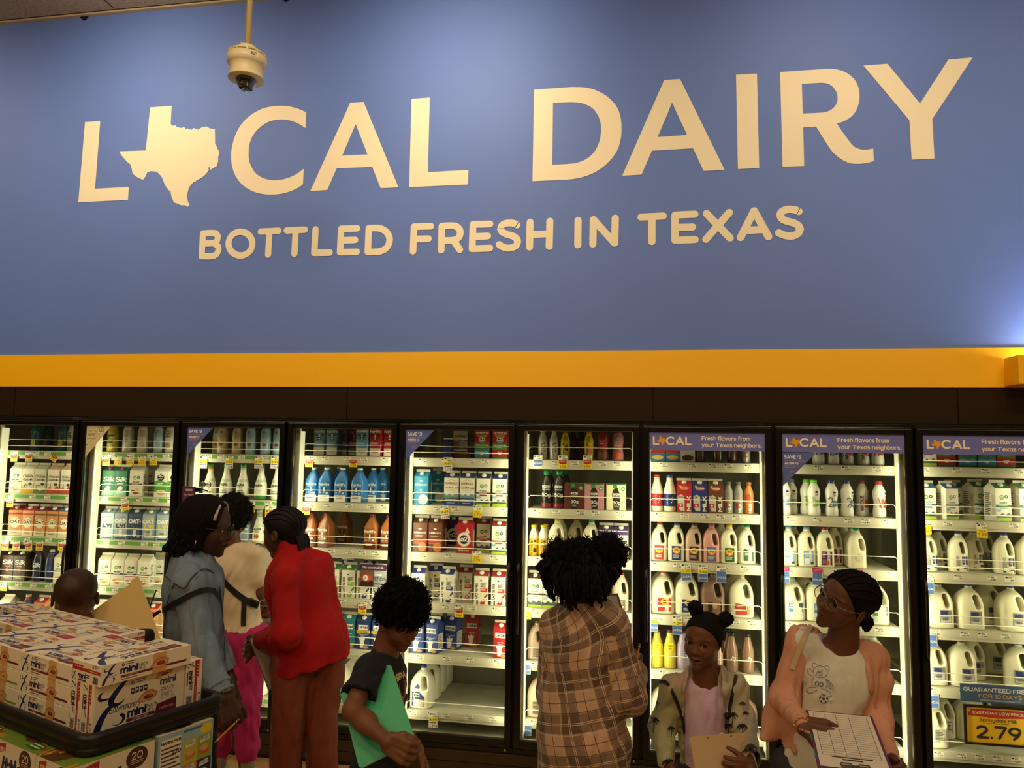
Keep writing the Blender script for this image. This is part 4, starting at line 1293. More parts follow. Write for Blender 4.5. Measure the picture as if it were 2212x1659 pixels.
 'darigold': (lambda: carton('darigold', .088, .205, WHT, '2A3A74', 'EDEBE2', [('t', 'DARIGOLD', .5, 1.42, .15, '9A3428', dict(C_, wt=.2, fit=.8)), ('l', [(.2, 1.66), (.5, 1.74), (.8, 1.66)], .02, 'A88A5A'), ('t', 'FIT', .5, 1.12, .15, '3A3A34', dict(C_, wt=.2)), ('t', '40%', .74, 1.13, .1, '3A3A34', dict(wt=.2)), ('b', .1, 1.22, .22, .1, 2, '3A3A34'), ('r', .1, 1.04, .9, 1.055, '8A8678'), ('p', [(0, .58), (0, .8), (.2, .68), (.4, .78), (.6, .66), (.85, .86), (1, .7), (1, .58)], '7A98C0'), ('r', 0, .52, 1, .6, '5A9A44'), ('r', 0, 0, 1, .52, '2C4488'), ('t', '2% Reduced Fat', .5, .36, .09, 'E4E0D4', dict(C_, wt=.2, fit=.8)), ('b', .2, .2, .6, .08, 1, 'C8D0E4')]), 'white and blue carton with mountain art', 'milk carton'),
 'darigold_dim': (lambda: carton('darigold_dim', .088, .205, 'BDB8A4', '6A6A60', None, [('t', 'DARIGOLD', .5, 1.42, .15, '6A3A30', dict(C_, wt=.2, fit=.8)), ('t', 'FIT', .5, 1.12, .15, '3A3A34', dict(C_, wt=.2)), ('t', '40%', .74, 1.13, .1, '3A3A34', dict(wt=.2)), ('p', [(0, .58), (0, .72), (.4, .74), (.85, .8), (1, .7), (1, .58)], '5A6A54'), ('r', 0, 0, 1, .46, '6A2A2E')]), 'white and maroon carton with mountain art', 'milk carton'),
 'horizon_blue': (lambda: horizon('horizon_blue', '2E86B0', '2% Reduced Fat')), 'horizon_red': (lambda: horizon('horizon_red', 'A8222A', 'Whole')),
 'a2_red': (lambda: a2('a2_red', 'B01E2C')), 'a2_navy': (lambda: a2('a2_navy', '20264A')),
 'goat': (lambda: carton('goat', .082, .20, WHT, '4A3468', 'EDEBE2', [('r', 0, 1.66, 1, 1.9, '4A3468'), ('t', 'Goat', .12, 1.02, .30, '3A2A5C', dict(wt=.22, fit=.78)), ('t', 'Milk', .22, .66, .30, '3A2A5C', dict(wt=.22, fit=.62)), ('l', [(.2, 1.42), (.5, 1.48), (.8, 1.42)], .03, '4A3468'), ('b', .2, .5, .6, .3, 4, '6A647A')]), 'white carton with large purple lettering', 'milk carton'),
 'promise_red': (lambda: promise('promise_red', 'B82A34', 'Whole')), 'promise_blue': (lambda: promise('promise_blue', '2C3684', '2%')), 'promise_brown': (lambda: promise('promise_brown', '6A4028', 'Choc')),
 'cow_blue': (lambda: cow_bottle('cow_blue', '2E78C0', 'EDEBE2', '4A4A52'), 'blue shouldered bottle with cow emblem', 'milk bottle'),
 'cow_brown': (lambda: cow_bottle('cow_brown', '9A5A2C', '5A201C', 'D8C8BC'), 'brown shouldered bottle with cow emblem', 'milk bottle'),
 'cowbox_teal': (lambda: cow_box('cowbox_teal', '5C8CA0'), 'grey-blue bottle pack with cow emblem', 'milk bottle'),
 'cowbox_blue': (lambda: cow_box('cowbox_blue', '5A9AC2'), 'light blue bottle pack with cow emblem', 'milk bottle'),
 'cowbox_red': (lambda: cow_box('cowbox_red', 'B8202A'), 'red bottle pack with cow emblem', 'milk bottle'),
 'teal_tall': (lambda: bottle('teal_tall', ROUND, '2C6468', '2C6468', [('r', -.016, .03, .016, .075, 'C8B83A', 3), ('b', -.012, .07, .024, .02, 2, '3A4A2A'), ('b', -.02, .13, .04, .02, 2, '9CBCB8')]), 'teal bottle with yellow label', 'milk bottle'),
 'white_s': (lambda: bottle('white_s', ROUND, 'D8D4C8', 'D8D4C8', [('t', 'S', 0, .085, .04, '2A2824', dict(C_, wt=.16)), ('r', -.02, .02, .02, .05, 'B86A5A', 3)]), 'white bottle with a black S', 'milk bottle'),
 'almond_bag': (lambda: bottle('almond_bag', ROUND, 'D2BE3E', '5A8A34', [('r', -.03, .09, .03, .105, 'E6E0C8', 4), ('t', 'Almond', 0, .098, .016, '4A3A1E', dict(C_, wt=.2, fit=.055)), ('r', -.02, .055, .02, .075, '4A8A34', 3), ('e', .014, .03, .012, .01, 'E8E0C4'), ('e', -.014, .09, .01, .012, '6A4A24')]), 'yellow bottle with almond print', 'milk bottle'),
 'white_round': (lambda: bottle('white_round', ROUND, 'DDD8C8', 'DDD8C8', [('b', -.018, .12, .01, .08, 9, '5A5A50'), ('b', .004, .11, .014, .05, 6, '8A8678')]), 'plain white round bottle', 'milk bottle'),
 'pale_pink': (lambda: bottle('pale_pink', ROUND, 'D4C4B4', 'D4C4B4', [('b', -.018, .12, .01, .08, 9, '6A5A50')]), 'pale pink round bottle', 'milk bottle'),
 'pale_blue': (lambda: bottle('pale_blue', ROUND, 'A8C0D0', 'C8D0D0', [('b', -.014, .13, .01, .05, 7, '2E3A54'), ('b', .002, .12, .016, .03, 3, 'DCE4E4')]), 'pale blue round bottle', 'milk bottle'),
 'moon': (lambda: bottle('moon', ROUND, 'D4CCB8', 'D4CCB8', [('e', 0, .115, .018, .018, 'E6E0D0'), ('t', 'whole', 0, .117, .012, '4A4A44', dict(C_, wt=.18)), ('t', 'moon', 0, .101, .012, '4A4A44', dict(C_, wt=.18)), ('r', -.02, .03, .02, .06, 'C0A488', 3)]), 'tan bottle with pale moon print', 'milk bottle'),
 'tan_diamond': (lambda: bottle('tan_diamond', ROUND, 'C6B48E', 'D8CCAC', [('p', [(-.026, .12), (0, .138), (.026, .12), (0, .102)], '2A3458'), ('b', -.014, .124, .028, .008, 1, 'C8CCDC'), ('b', -.018, .09, .036, .012, 2, '6A5A3A'), ('e', .004, .06, .014, .01, '9A5A2E')]), 'tan bottle with navy diamond', 'milk bottle'),
 'blue_diamond': (lambda: bottle('blue_diamond', ROUND, '9CBCCC', 'C8D4D4', [('p', [(-.026, .12), (0, .138), (.026, .12), (0, .102)], '2A3458'), ('b', -.014, .124, .028, .008, 1, 'C8CCDC'), ('b', -.018, .09, .036, .012, 2, '4A6A84'), ('e', .004, .06, .014, .01, '9A5A2E')]), 'pale blue bottle with navy diamond', 'milk bottle'),
 'carafe': (lambda: bottle('carafe', CARAFE, 'E4E2D2', '3A8A34', [('t', 'CALIFIA', 0, .082, .015, '3A3A34', dict(C_, wt=.2, fit=.056)), ('t', 'FARMS', 0, .070, .007, '3A3A34', dict(C_, wt=.2)), ('t', 'ORGANIC', 0, .05, .007, '4A5A44', dict(C_, wt=.2)), ('t', 'ALMOND', 0, .036, .009, '33382E', dict(C_, wt=.24))], R=.0395, caph=.02, capr=.019, bands=[(.108, .125, 'B8C8A4')]), 'white carafe with green cap', 'milk bottle'),
 'carafe_orange': (lambda: bottle('carafe_orange', CARAFE, 'E4E2D2', '3A8A34', [('t', 'CALIFIA', 0, .082, .015, '3A3A34', dict(C_, wt=.2, fit=.056)), ('t', 'FARMS', 0, .070, .007, '3A3A34', dict(C_, wt=.2)), ('t', 'ALMOND', 0, .036, .009, '33382E', dict(C_, wt=.24))], R=.0395, caph=.02, capr=.019, bands=[(.185, .198, 'C8741E'), (.108, .125, 'B8C8A4')]), 'white carafe with orange collar', 'milk bottle'),
 'carafe_low': (lambda: bottle('carafe_low', CARAFE, 'E4E2D2', '3A8A34', [('t', 'CALIFIA', 0, .082, .015, '3A3A34', dict(C_, wt=.2, fit=.056)), ('b', -.02, .06, .04, .02, 3, '4A5A44')], R=.0395, caph=.02, capr=.019, bands=[(.0, .028, '3A8A44'), (.108, .125, 'B8C8A4')]), 'white carafe with green base', 'milk bottle'),
 'carafe_almond': (lambda: bottle('carafe_almond', CARAFE, 'DCDACA', 'C8C8B8', [('t', 'CALIFIA', 0, .088, .016, '3A3A34', dict(C_, wt=.2, fit=.06)), ('t', 'FARMS', 0, .075, .008, '3A3A34', dict(C_, wt=.2)), ('e', -.007, .052, .008, .013, 'C2642E'), ('e', .009, .052, .008, .013, 'B4562A')], R=.0395, caph=.02, capr=.019, bands=[(.108, .125, 'C2CCB4'), (.168, .184, '9CB88C')]), 'white carafe with two almonds', 'milk bottle'),
 'carafe_blue': (lambda: bottle('carafe_blue', CARAFE, '8498A4', '8498A4', [('t', 'CALIFIA', 0, .088, .016, 'D8DCD8', dict(C_, wt=.2, fit=.06)), ('b', -.02, .06, .04, .02, 3, 'C8D4D8')], R=.0395, caph=.02, capr=.019), 'blue-grey carafe', 'milk bottle'),
 'silk_navy': (lambda: bottle('silk_navy', ROUND, '2A2E48', '3A3A4A', [('t', 'Silk', 0, .09, .03, 'DDDCD6', dict(C_, wt=.2, fit=.056, slant=.15)), ('b', -.02, .075, .03, .008, 1, 'A8ACC0'), ('b', -.02, .05, .04, .03, 4, '8A90A8')]), 'dark navy bottle with white script', 'milk bottle'),
 'navy_plain': (lambda: bottle('navy_plain', ROUND, '34406A', 'D8D0C0', [('b', -.02, .11, .04, .06, 6, '8A94B8')], bands=[(.176, .182, 'B83A3A')]), 'navy bottle with white cap', 'milk bottle'),
 'slim_white': (lambda: bottle('slim_white', SLIM, 'D2D0C4', 'B8B8B0', [('t', 'CHOCOLATE', .006, .01, .012, '3A3A34', dict(vert=True, wt=.2, fit=.085)), ('e', .012, .095, .006, .005, '2A3252'), ('b', .008, .08, .014, .04, 5, '5A5A54')]), 'slim white bottle with vertical lettering', 'milk bottle'),
 'slim_yellow': (lambda: bottle('slim_yellow', SLIM, 'C8B81E', '3A3424', [('t', 'Nesquik', -.002, .02, .014, '3A3420', dict(vert=True, wt=.2, fit=.08)), ('e', .012, .07, .012, .02, '6A3A1E')]), 'slim yellow bottle with dark cap', 'milk bottle'),
 'slim_pinkyellow': (lambda: bottle('slim_pinkyellow', SLIM, 'D8C41E', 'C23A2A', [('t', 'Nesquik', -.004, .02, .014, '3A3420', dict(vert=True, wt=.2, fit=.08)), ('e', .012, .06, .014, .026, 'D8604A'), ('r', -.02, .0, .02, .02, 'D87A5A', 3)]), 'slim yellow bottle with red cap', 'milk bottle'),
 'slim_dark': (lambda: bottle('slim_dark', SLIM, '4A3422', '3A2A1E', [('b', -.014, .09, .028, .05, 5, '7A6A54')]), 'slim dark brown bottle', 'milk bottle'),
 'round_red': (lambda: bottle('round_red', WAIST, '8E2228', '7A1E24', [('b', -.014, .12, .028, .03, 3, 'C89A8A'), ('r', -.024, .01, .024, .05, '6A4A2A', 4)]), 'dark red round bottle', 'milk bottle'),
 'round_pink': (lambda: bottle('round_pink', WAIST, 'C27A7A', 'B86A74', [('e', .004, .13, .012, .008, '7CA4C0'), ('b', -.014, .11, .028, .03, 3, 'E0C0B8'), ('r', -.024, .01, .024, .05, 'C8604A', 4)]), 'pink round bottle', 'milk bottle'),
 'rock_bottle': (lambda: bottle('rock_bottle', ROUND, '23201E', '1E7A3A', [('t', 'ROCKIN', 0, .118, .014, 'DDD8CC', dict(C_, wt=.22, fit=.046)), ('t', 'PROTEIN', 0, .103, .009, 'B8B4A8', dict(C_, wt=.2, fit=.044)), ('t', '50g', 0, .066, .022, 'DDD8CC', dict(C_, wt=.18))], capr=.019, caph=.028, bands=[(.0, .03, '7A2430')]), 'black protein bottle with green cap', 'milk bottle'),
 'butter': (lambda: bottle('butter', SLIM, 'E6E2CE', 'E0BE1E', [('t', 'BUTTERMILK', .0, .012, .012, '3A341E', dict(vert=True, wt=.2, fit=.085)), ('e', .012, .085, .007, .006, '2A2E4A'), ('b', .004, .076, .018, .02, 3, '5A4A1E'), ('r', .002, .022, .022, .046, '33302A', 3)], bands=[(.003, .10, 'E2AE12')], capr=.0155), 'yellow and white buttermilk bottle', 'milk bottle'),
 'kroger_green': (lambda: waist('kroger_green', '6ABE2A', '7CB82A', '1')), 'kroger_blue': (lambda: waist('kroger_blue', '2A3A86', '4A6AA0', '2')), 'kroger_red': (lambda: waist('kroger_red', 'C22A2E', 'B8342E', 'W')), 'kroger_free': (lambda: waist('kroger_free', '6A9AC0', '6A9AB8', 'F')),
 'whole_dim': (lambda: bottle('whole_dim', WAIST, 'C4C0B0', 'A82A2E', [('t', 'WHOLE', .0, .03, .018, '4A3A34', dict(vert=True, wt=.2, fit=.08)), ('r', .008, .05, .026, .09, 'A8342E', 3)]), 'white bottle with vertical red print', 'milk bottle'),
 'milk_red': (lambda: bottle('milk_red', GLASSB, 'E6E2CC', 'C22A2A', [('b', -.018, .085, .036, .04, 4, 'E8E0D4')], bands=[(.03, .10, 'B42A2E')], capr=.019), 'cream bottle with red label', 'milk bottle'),
 'milk_blue': (lambda: bottle('milk_blue', GLASSB, 'E6E2CC', '2A3A84', [('b', -.018, .085, .036, .04, 4, 'D8DCE8')], bands=[(.03, .10, '24306A')], capr=.019), 'cream bottle with navy label', 'milk bottle'),
 'slim_grey': (lambda: bottle('slim_grey', SLIM, '8E8A84', '5A5650', [('t', 'MILK', .014, .006, .018, 'E4E0D4', dict(vert=True, wt=.22)), ('r', -.018, .03, -.002, .06, 'B03A34', 2), ('b', -.018, .1, .026, .03, 3, 'D8D0C4')]), 'slim grey bottle with white MILK lettering', 'milk bottle'),
 'slim_caramel': (lambda: bottle('slim_caramel', SLIM, 'C07A3A', '8A5A2E', [('t', 'MILK', .014, .006, .018, 'E4E0D4', dict(vert=True, wt=.22)), ('e', -.004, .09, .014, .018, 'B04A34')]), 'slim caramel bottle with white MILK lettering', 'milk bottle'),
 'glass_yellow': (lambda: bottle('glass_yellow', GLASSB, mat('milk_banana', 'DCC84A', .12, spec=.6), '4A2438', [('e', 0, .12, .024, .024, 'E8D21E'), ('b', -.012, .126, .024, .008, 1, '6A5A1E'), ('b', -.008, .11, .016, .006, 1, '6A5A1E')], capr=.02), 'yellow milk bottle with purple cap', 'milk bottle'),
 'glass_lilac': (lambda: bottle('glass_lilac', GLASSB, mat('milk_lilac', 'B0A0C0', .12, spec=.6), '4A2448', [('b', .004, .12, .02, .06, 4, '3A3A64')], capr=.02), 'lilac milk bottle', 'milk bottle'),
 'glass_pink': (lambda: bottle('glass_pink', GLASSB, mat('milk_rose', 'CCA294', .12, spec=.6), '5A3A34', [], capr=.02), 'pale pink glass milk bottle', 'milk bottle'),
 'glass_brown': (lambda: bottle('glass_brown', GLASSB, mat('milk_cocoa', '8A6A58', .12, spec=.6), '1E1A18', [('x', .006, .075, .03, 'D8CFC4')], capr=.02), 'brown glass bottle with black cap', 'milk bottle'),
 'choc_jug': (lambda: bottle('choc_jug', [(.05, 0), (.056, .006), (.056, .11), (.048, .14), (.02, .165), (.018, .178)], mat('milk_cocoa', '8A6A58', .12, spec=.6), '1E1A18', [], capr=.02), 'round brown glass jug', 'milk bottle'),
 'rock_brown': (lambda: rock_box('rock_brown', '5A2A20', '8E3A34')), 'rock_pink': (lambda: rock_box('rock_pink', 'C08A90', 'A84A5A')), 'rock_cream': (lambda: rock_box('rock_cream', 'DCD6A8', '2A2A24')),
 'snack_blue': (lambda: carton('snack_blue', .08, .17, '3A7AA8', '3A7AA8', None, [('r', 0, .6, 1, 1.0, 'C23A34'), ('e', .5, .3, .4, .16, 'D8B45A')]), 'blue and red small carton', 'milk carton'),
 'snack_white': (lambda: carton('snack_white', .08, .17, 'CFC8B8', 'CFC8B8', None, [('e', .5, .3, .4, .2, '4A3424'), ('b', .2, 1.2, .6, .4, 3, '6A3A34')]), 'white small carton with cookie art', 'milk carton'),
 'blue_box': (lambda: carton('blue_box', .06, .12, '2A3C84', '2A3C84', None, []), 'small plain blue carton', 'milk carton'),
}
def oatly(key, base, top, ly, low=None):
 it = [('t', 'OAT', .06, 1.18, .32, 'DCD4C4', dict(wt=.3, fit=.76)), ('r', .86, 1.3, .98, 1.37, 'DCD4C4'), ('t', 'LY!', .2, .80, .32, ly, dict(wt=.3, fit=.62)), ('b', .3, 1.62, .6, .06, 1, ly)]
 it += [('r', .22, .2, .72, .72, 'D4D0C4'), ('b', .26, .68, .42, .4, 4, '4A4A44')] if low else [('r', .4, .36, .62, .72, 'DCD4C4'), ('p', [(.34, .4), (.51, .2), (.68, .4)], 'DCD4C4')]
 it += [('r', .1, .06, .9, .13, '2E3240'), ('e', .82, .24, .09, .09, 'B8C0C8')]
 nm = {'oatly_light': 'light blue', 'oatly_grey': 'blue-grey', 'oatly_navy': 'navy', 'oatly_yel': 'grey-blue and yellow'}[key]
 return carton(key, .088, .205, base, top, 'EDEBE2', it)
def horizon(key, c, word):
 it = [('t', 'HORIZON', .5, 1.62, .16, 'E8E4D6', dict(C_, wt=.2, fit=.84)), ('p', [(.1, 1.58), (.9, 1.58), (.74, 1.42), (.26, 1.42)], 'D8A82A'), ('b', .3, 1.54, .4, .08, 1, '6A3A1E'), ('e', .5, 1.24, .26, .2, '7CA8B8'), ('p', [(.28, 1.2), (.34, 1.42), (.62, 1.42), (.72, 1.24), (.56, 1.16)], 'EDEBE2'), ('e', .42, 1.3, .06, .05, '23211E'), ('e', .58, 1.28, .05, .04, '23211E'),
          ('r', 0, .6, 1, 1.0, '4A8A34'), ('t', 'Lactose-Free', .5, .84, .1, 'E8E4C8', dict(C_, wt=.2, fit=.8)), ('b', .3, .76, .4, .05, 1, 'D8E4B8'), ('r', 0, .12, 1, .6, c), ('t', word, .5, .38, .09, 'E8E4D6', dict(C_, wt=.2)), ('t', 'Milk', .5, .24, .09, 'E8E4D6', dict(C_, wt=.2)), ('r', 0, 0, 1, .12, '3E6A2E')]
 return carton(key, .088, .205, 'B4222A', 'B4222A', None, it)
def a2(key, c):
 it = [('e', .5, .9, .46, .48, 'D8CCB0'), ('e', .5, .9, .43, .45, 'ECE4D0'), ('e', .5, .9, .29, .30, '33265A'), ('t', 'a2', .5, .78, .3, 'EDEBE2', dict(C_, wt=.2, fit=.42)), ('e', .72, 1.4, .15, .13, 'ECE4D0'), ('p', [(.62, 1.48), (.72, 1.72), (.82, 1.48)], 'ECE4D0'), ('b', .64, 1.44, .16, .08, 2, '7A6A5A'), ('t', 'WHOLE MILK', .5, .12, .11, 'E4DCCC', dict(C_, wt=.2, fit=.7))]
 return carton(key, .088, .205, c, c, 'EDEBE2', it)
def promise(key, c, word):
 it = [('e', .5, 1.62, .3, .14, 'D8604A'), ('t', 'Promised', .5, 1.58, .09, 'F0E6D0', dict(C_, wt=.2, fit=.5)), ('e', .22, 1.74, .08, .08, 'D8A82A'), ('p', [(.05, .5), (.05, 1.1), (.3, 1.2), (.5, 1.05), (.5, .1), (.2, .1)], 'D0CCC4'), ('t', word, .1, .95, .13, '4A3A34', dict(wt=.18)), ('t', 'MILK', .92, .12, .28, 'ECE8DC', dict(vert=True, wt=.26, fit=.95)), ('r', .06, .35, .4, .6, 'B8302E'), ('x', .22, .47, .18, 'E8E0D0')]
 return carton(key, .083, .19, c, c, 'EDEBE2', it)
def waist(key, cap, lab, ch):
 it = [('e', .008, .13, .009, .006, '24284E'), ('b', .0, .118, .02, .012, 2, '6A6A64'), ('r', -.002, .055, .022, .085, lab, 3), ('b', .002, .08, .016, .02, 3, 'E8E4D8'), ('t', ch, -.014, .05, .055, '3A3A44' if ch == '2' else lab, dict(wt=.08, align='c', cond=.7))]
 return bottle(key, WAIST, 'E6E4DA', cap, it, capr=.0185, caph=.018)
def rock_box(key, c, accent):
 r = PROTO.get(key)
 if r:
  return r
 r = empty('drink_box')
 w, d, h = .112, .075, .15
 b = MB()
 b.box((-w / 2, -d / 2, 0), (w / 2, d / 2, h), ink(c), bev=.0015)
 b.box((-w / 2 + .004, -d / 2 - .0002, h - .006), (w / 2 - .004, d / 2, h + .0004), '2E5A34')
 it = [('p', [(.36, .02), (.34, .4), (.28, .8), (.34, 1.04), (.46, 1.12), (.58, 1.12), (.66, .9), (.70, .5), (.66, .02)], '23201E'), ('p', [(.33, 1.10), (.33, 1.28), (.54, 1.30), (.56, 1.10)], '2A8A44'), ('t', 'ROCKIN', .5, .74, .12, 'DDD8CC', dict(C_, wt=.2, fit=.34)), ('t', 'PROTEIN', .5, .62, .08, 'B8B4A8', dict(C_, wt=.2, fit=.34)), ('t', '30g', .52, .3, .16, 'DDD8CC', dict(C_, wt=.18)), ('b', .4, .22, .26, .1, 2, 'B8B4A8'), ('e', .84, 1.08, .11, .11, '3A9A4A'), ('r', .78, 1.06, .9, 1.1, 'E4F0DC')]
 put(Art(), it).lay(b, front(w, w, -d / 2, -w / 2, 0), .0003)
 b.build('body', r)
 PROTO[key] = r
 return r
for k_, (ds, ct) in {'oatly_light': ('light blue oat-milk carton', 'milk carton'), 'oatly_grey': ('blue-grey oat-milk carton', 'milk carton'), 'oatly_navy': ('navy oat-milk carton', 'milk carton'), 'oatly_yel': ('oat-milk carton with yellow lettering', 'milk carton'),
                     'horizon_blue': ('red and green carton, blue foot', 'milk carton'), 'horizon_red': ('red and green carton, red foot', 'milk carton'), 'a2_red': ('red carton with large cream disc', 'milk carton'), 'a2_navy': ('navy carton with large cream disc', 'milk carton'),
                     'promise_red': ('red carton with vertical lettering', 'milk carton'), 'promise_blue': ('royal blue carton with vertical lettering', 'milk carton'), 'promise_brown': ('brown carton with vertical lettering', 'milk carton'),
                     'kroger_green': ('white waisted bottle, green cap', 'milk bottle'), 'kroger_blue': ('white waisted bottle, blue cap', 'milk bottle'), 'kroger_red': ('white waisted bottle, red cap', 'milk bottle'), 'kroger_free': ('white waisted bottle, pale blue cap', 'milk bottle'),
                     'rock_brown': ('brown protein drink box', 'drink box'), 'rock_pink': ('pink protein drink box', 'drink box'), 'rock_cream': ('cream protein drink box', 'drink box')}.items():
 KINDS[k_] = (KINDS[k_], ds, ct) if callable(KINDS[k_]) else (KINDS[k_][0], ds, ct)
MILK, COCOA, ROSE = 'E9E4C8', 'A08878', 'D49A92'
for key, milk, cap, lab, ds in (
  ('h_red', MILK, 'C22A2E', sun_label('B82A2E'), 'half-gallon jug with red sunflower label'), ('h_blue', MILK, '28408E', sun_label('24306A'), 'half-gallon jug with navy sunflower label'),
  ('h_choc', 'C0A490', '4A3426', sun_label('3A2620'), 'chocolate milk half-gallon jug'), ('h_pink', ROSE, 'C2506A', sun_label('5A6AA0'), 'pink half-gallon milk jug'),
  ('h_yel', MILK, 'D8BC1E', sun_label('2E5A34'), 'half-gallon jug with yellow cap'), ('h_green', MILK, '1E8A54', [('p', [(.3, .2), (.3, .92), (.86, .74), (.86, .2)], '24563A'), ('b', .36, .74, .4, .3, 4, 'C8DCC8')], 'half-gallon jug with green label'),
  ('h_lblue', MILK, '6A9CC8', [('r', .26, .14, .84, .92, '7CA8CC'), ('r', .3, .16, .62, .5, 'DCE4E8'), ('b', .3, .84, .4, .3, 5, 'DCE8F0'), ('r', .64, .16, .8, .28, '4A4A54')], 'half-gallon jug with sky-blue label'),
  ('h_purple', MILK, 'A82A64', [('r', .26, .14, .84, .92, '5A2A5C'), ('b', .3, .84, .2, .3, 5, 'C8B0CC'), ('b', .56, .8, .24, .4, 6, 'B898BC'), ('r', .5, .16, .66, .4, 'C0642E'), ('r', .3, .2, .48, .48, '8A6A90')], 'half-gallon jug with purple label'),
  ('h_plain', MILK, '1E8A54', [('e', .54, .62, .2, .2, 'D4CEAE'), ('e', .54, .62, .16, .16, 'E0DBBE')], 'plain half-gallon jug, green cap'),
  ('h_navy', MILK, '3A3A94', text_label('33346E'), 'half-gallon jug with navy table label'),
  ('h_ycap', MILK, 'D8BC1E', [], 'unlabelled half-gallon jug, yellow cap'), ('h_gcap', MILK, '2A9A5A', [], 'unlabelled half-gallon jug, green cap'),
  ('h_rose', 'D8C0B0', 'B82A34', [('r', .2, .1, .8, .72, '7A5A4A'), ('b', .26, .66, .46, .5, 8, 'D8CFC0')], 'pale pink jug with brown label'),
  ('h_coco', COCOA, '5A4030', [('r', .3, .1, .86, .72, 'B0A090'), ('b', .34, .68, .46, .5, 9, '4A3A30')], 'chocolate jug with grey label')):
 KINDS[key] = ((lambda key=key, milk=milk, cap=cap, lab=lab: jug(key, JW, JH, milk, cap, lab)), ds, 'milk jug')
for key, milk, cap, lab, ds in (
  ('g_red', MILK, 'C22A2E', [('r', .28, .12, .82, .66, 'C23434'), ('r', .28, .3, .82, .38, 'E4E0D0'), ('e', .56, .52, .17, .13, 'E8B81E'), ('e', .56, .52, .09, .08, '7A4A2A')], 'gallon jug with red label'),
  ('g_blue', MILK, '28408E', [('r', .28, .12, .82, .66, '24387E'), ('e', .56, .52, .17, .13, 'E8B81E'), ('e', .56, .52, .09, .08, '7A4A2A'), ('b', .34, .3, .4, .12, 2, 'C8CCE0')], 'gallon jug with blue label'),
  ('g_choc', '8A6C5E', '4A2A2A', [('r', .3, .2, .86, .6, '33201A'), ('e', .58, .44, .1, .12, 'C8A06A')], 'chocolate milk gallon jug'),
  ('g_yel', MILK, 'D8BC1E', [('p', [(.2, .36), (.24, .6), (.68, .54), (.64, .34)], 'A83A2E'), ('b', .28, .54, .34, .12, 2, 'E8DCC8'), ('r', .24, .14, .7, .3, 'B8423A'), ('r', .7, .14, .84, .5, '9A8A4A')], 'gallon jug with yellow cap'),
  ('g_sky', MILK, '6A9CC8', [('r', .3, .36, .86, .74, '5A90C2'), ('r', .3, .1, .86, .36, 'C8D8E4'), ('b', .34, .68, .3, .2, 4, 'DCE8F0'), ('r', .7, .56, .84, .72, '44546A')], 'gallon jug with sky-blue label'),
  ('g_green', MILK, '1E8A54', [('r', .3, .36, .86, .74, '3E7A2E'), ('r', .3, .1, .86, .36, 'A8BCB0'), ('b', .34, .68, .3, .2, 4, 'DCE8D0')], 'gallon jug with green label and cap'),
  ('g_navy', MILK, '2E3E9A', small_label('2A3A6E'), 'gallon jug with navy table label'),
  ('g_grey', MILK, '3A4A9A', [('r', .40, .24, .84, .74, 'B8B6AC'), ('b', .44, .7, .36, .4, 7, '55564E')], 'gallon jug with grey label'),
  ('g_lact', 'E4E0CE', '2E3E9A', [('p', [(.16, .1), (.16, .72), (.5, .72), (.74, .5), (.74, .1)], '22306A'), ('r', .2, .5, .52, .66, 'E8E4DC'), ('t', 'Lactaid', .36, .53, .1, '22283C', dict(C_, wt=.2, fit=.28)), ('b', .2, .42, .3, .14, 3, 'B8C0D8'), ('r', .52, .12, .72, .4, 'C8B49A'), ('p', [(.26, .86), (.5, .86), (.5, 1.0), (.4, 1.06)], '22306A')], 'gallon jug with dark blue label'),
  ('g_tan', 'C8AE98', '6A4A34', [('r', .26, .12, .8, .7, 'A8937E'), ('b', .3, .66, .4, .5, 9, '4A3A30')], 'tan chocolate gallon jug'),
  ('g_plain', MILK, '5A8AC2', [], 'unlabelled gallon jug')):
 KINDS[key] = ((lambda key=key, milk=milk, cap=cap, lab=lab: jug(key, GWD, GH, milk, cap, lab)), ds, 'milk jug')
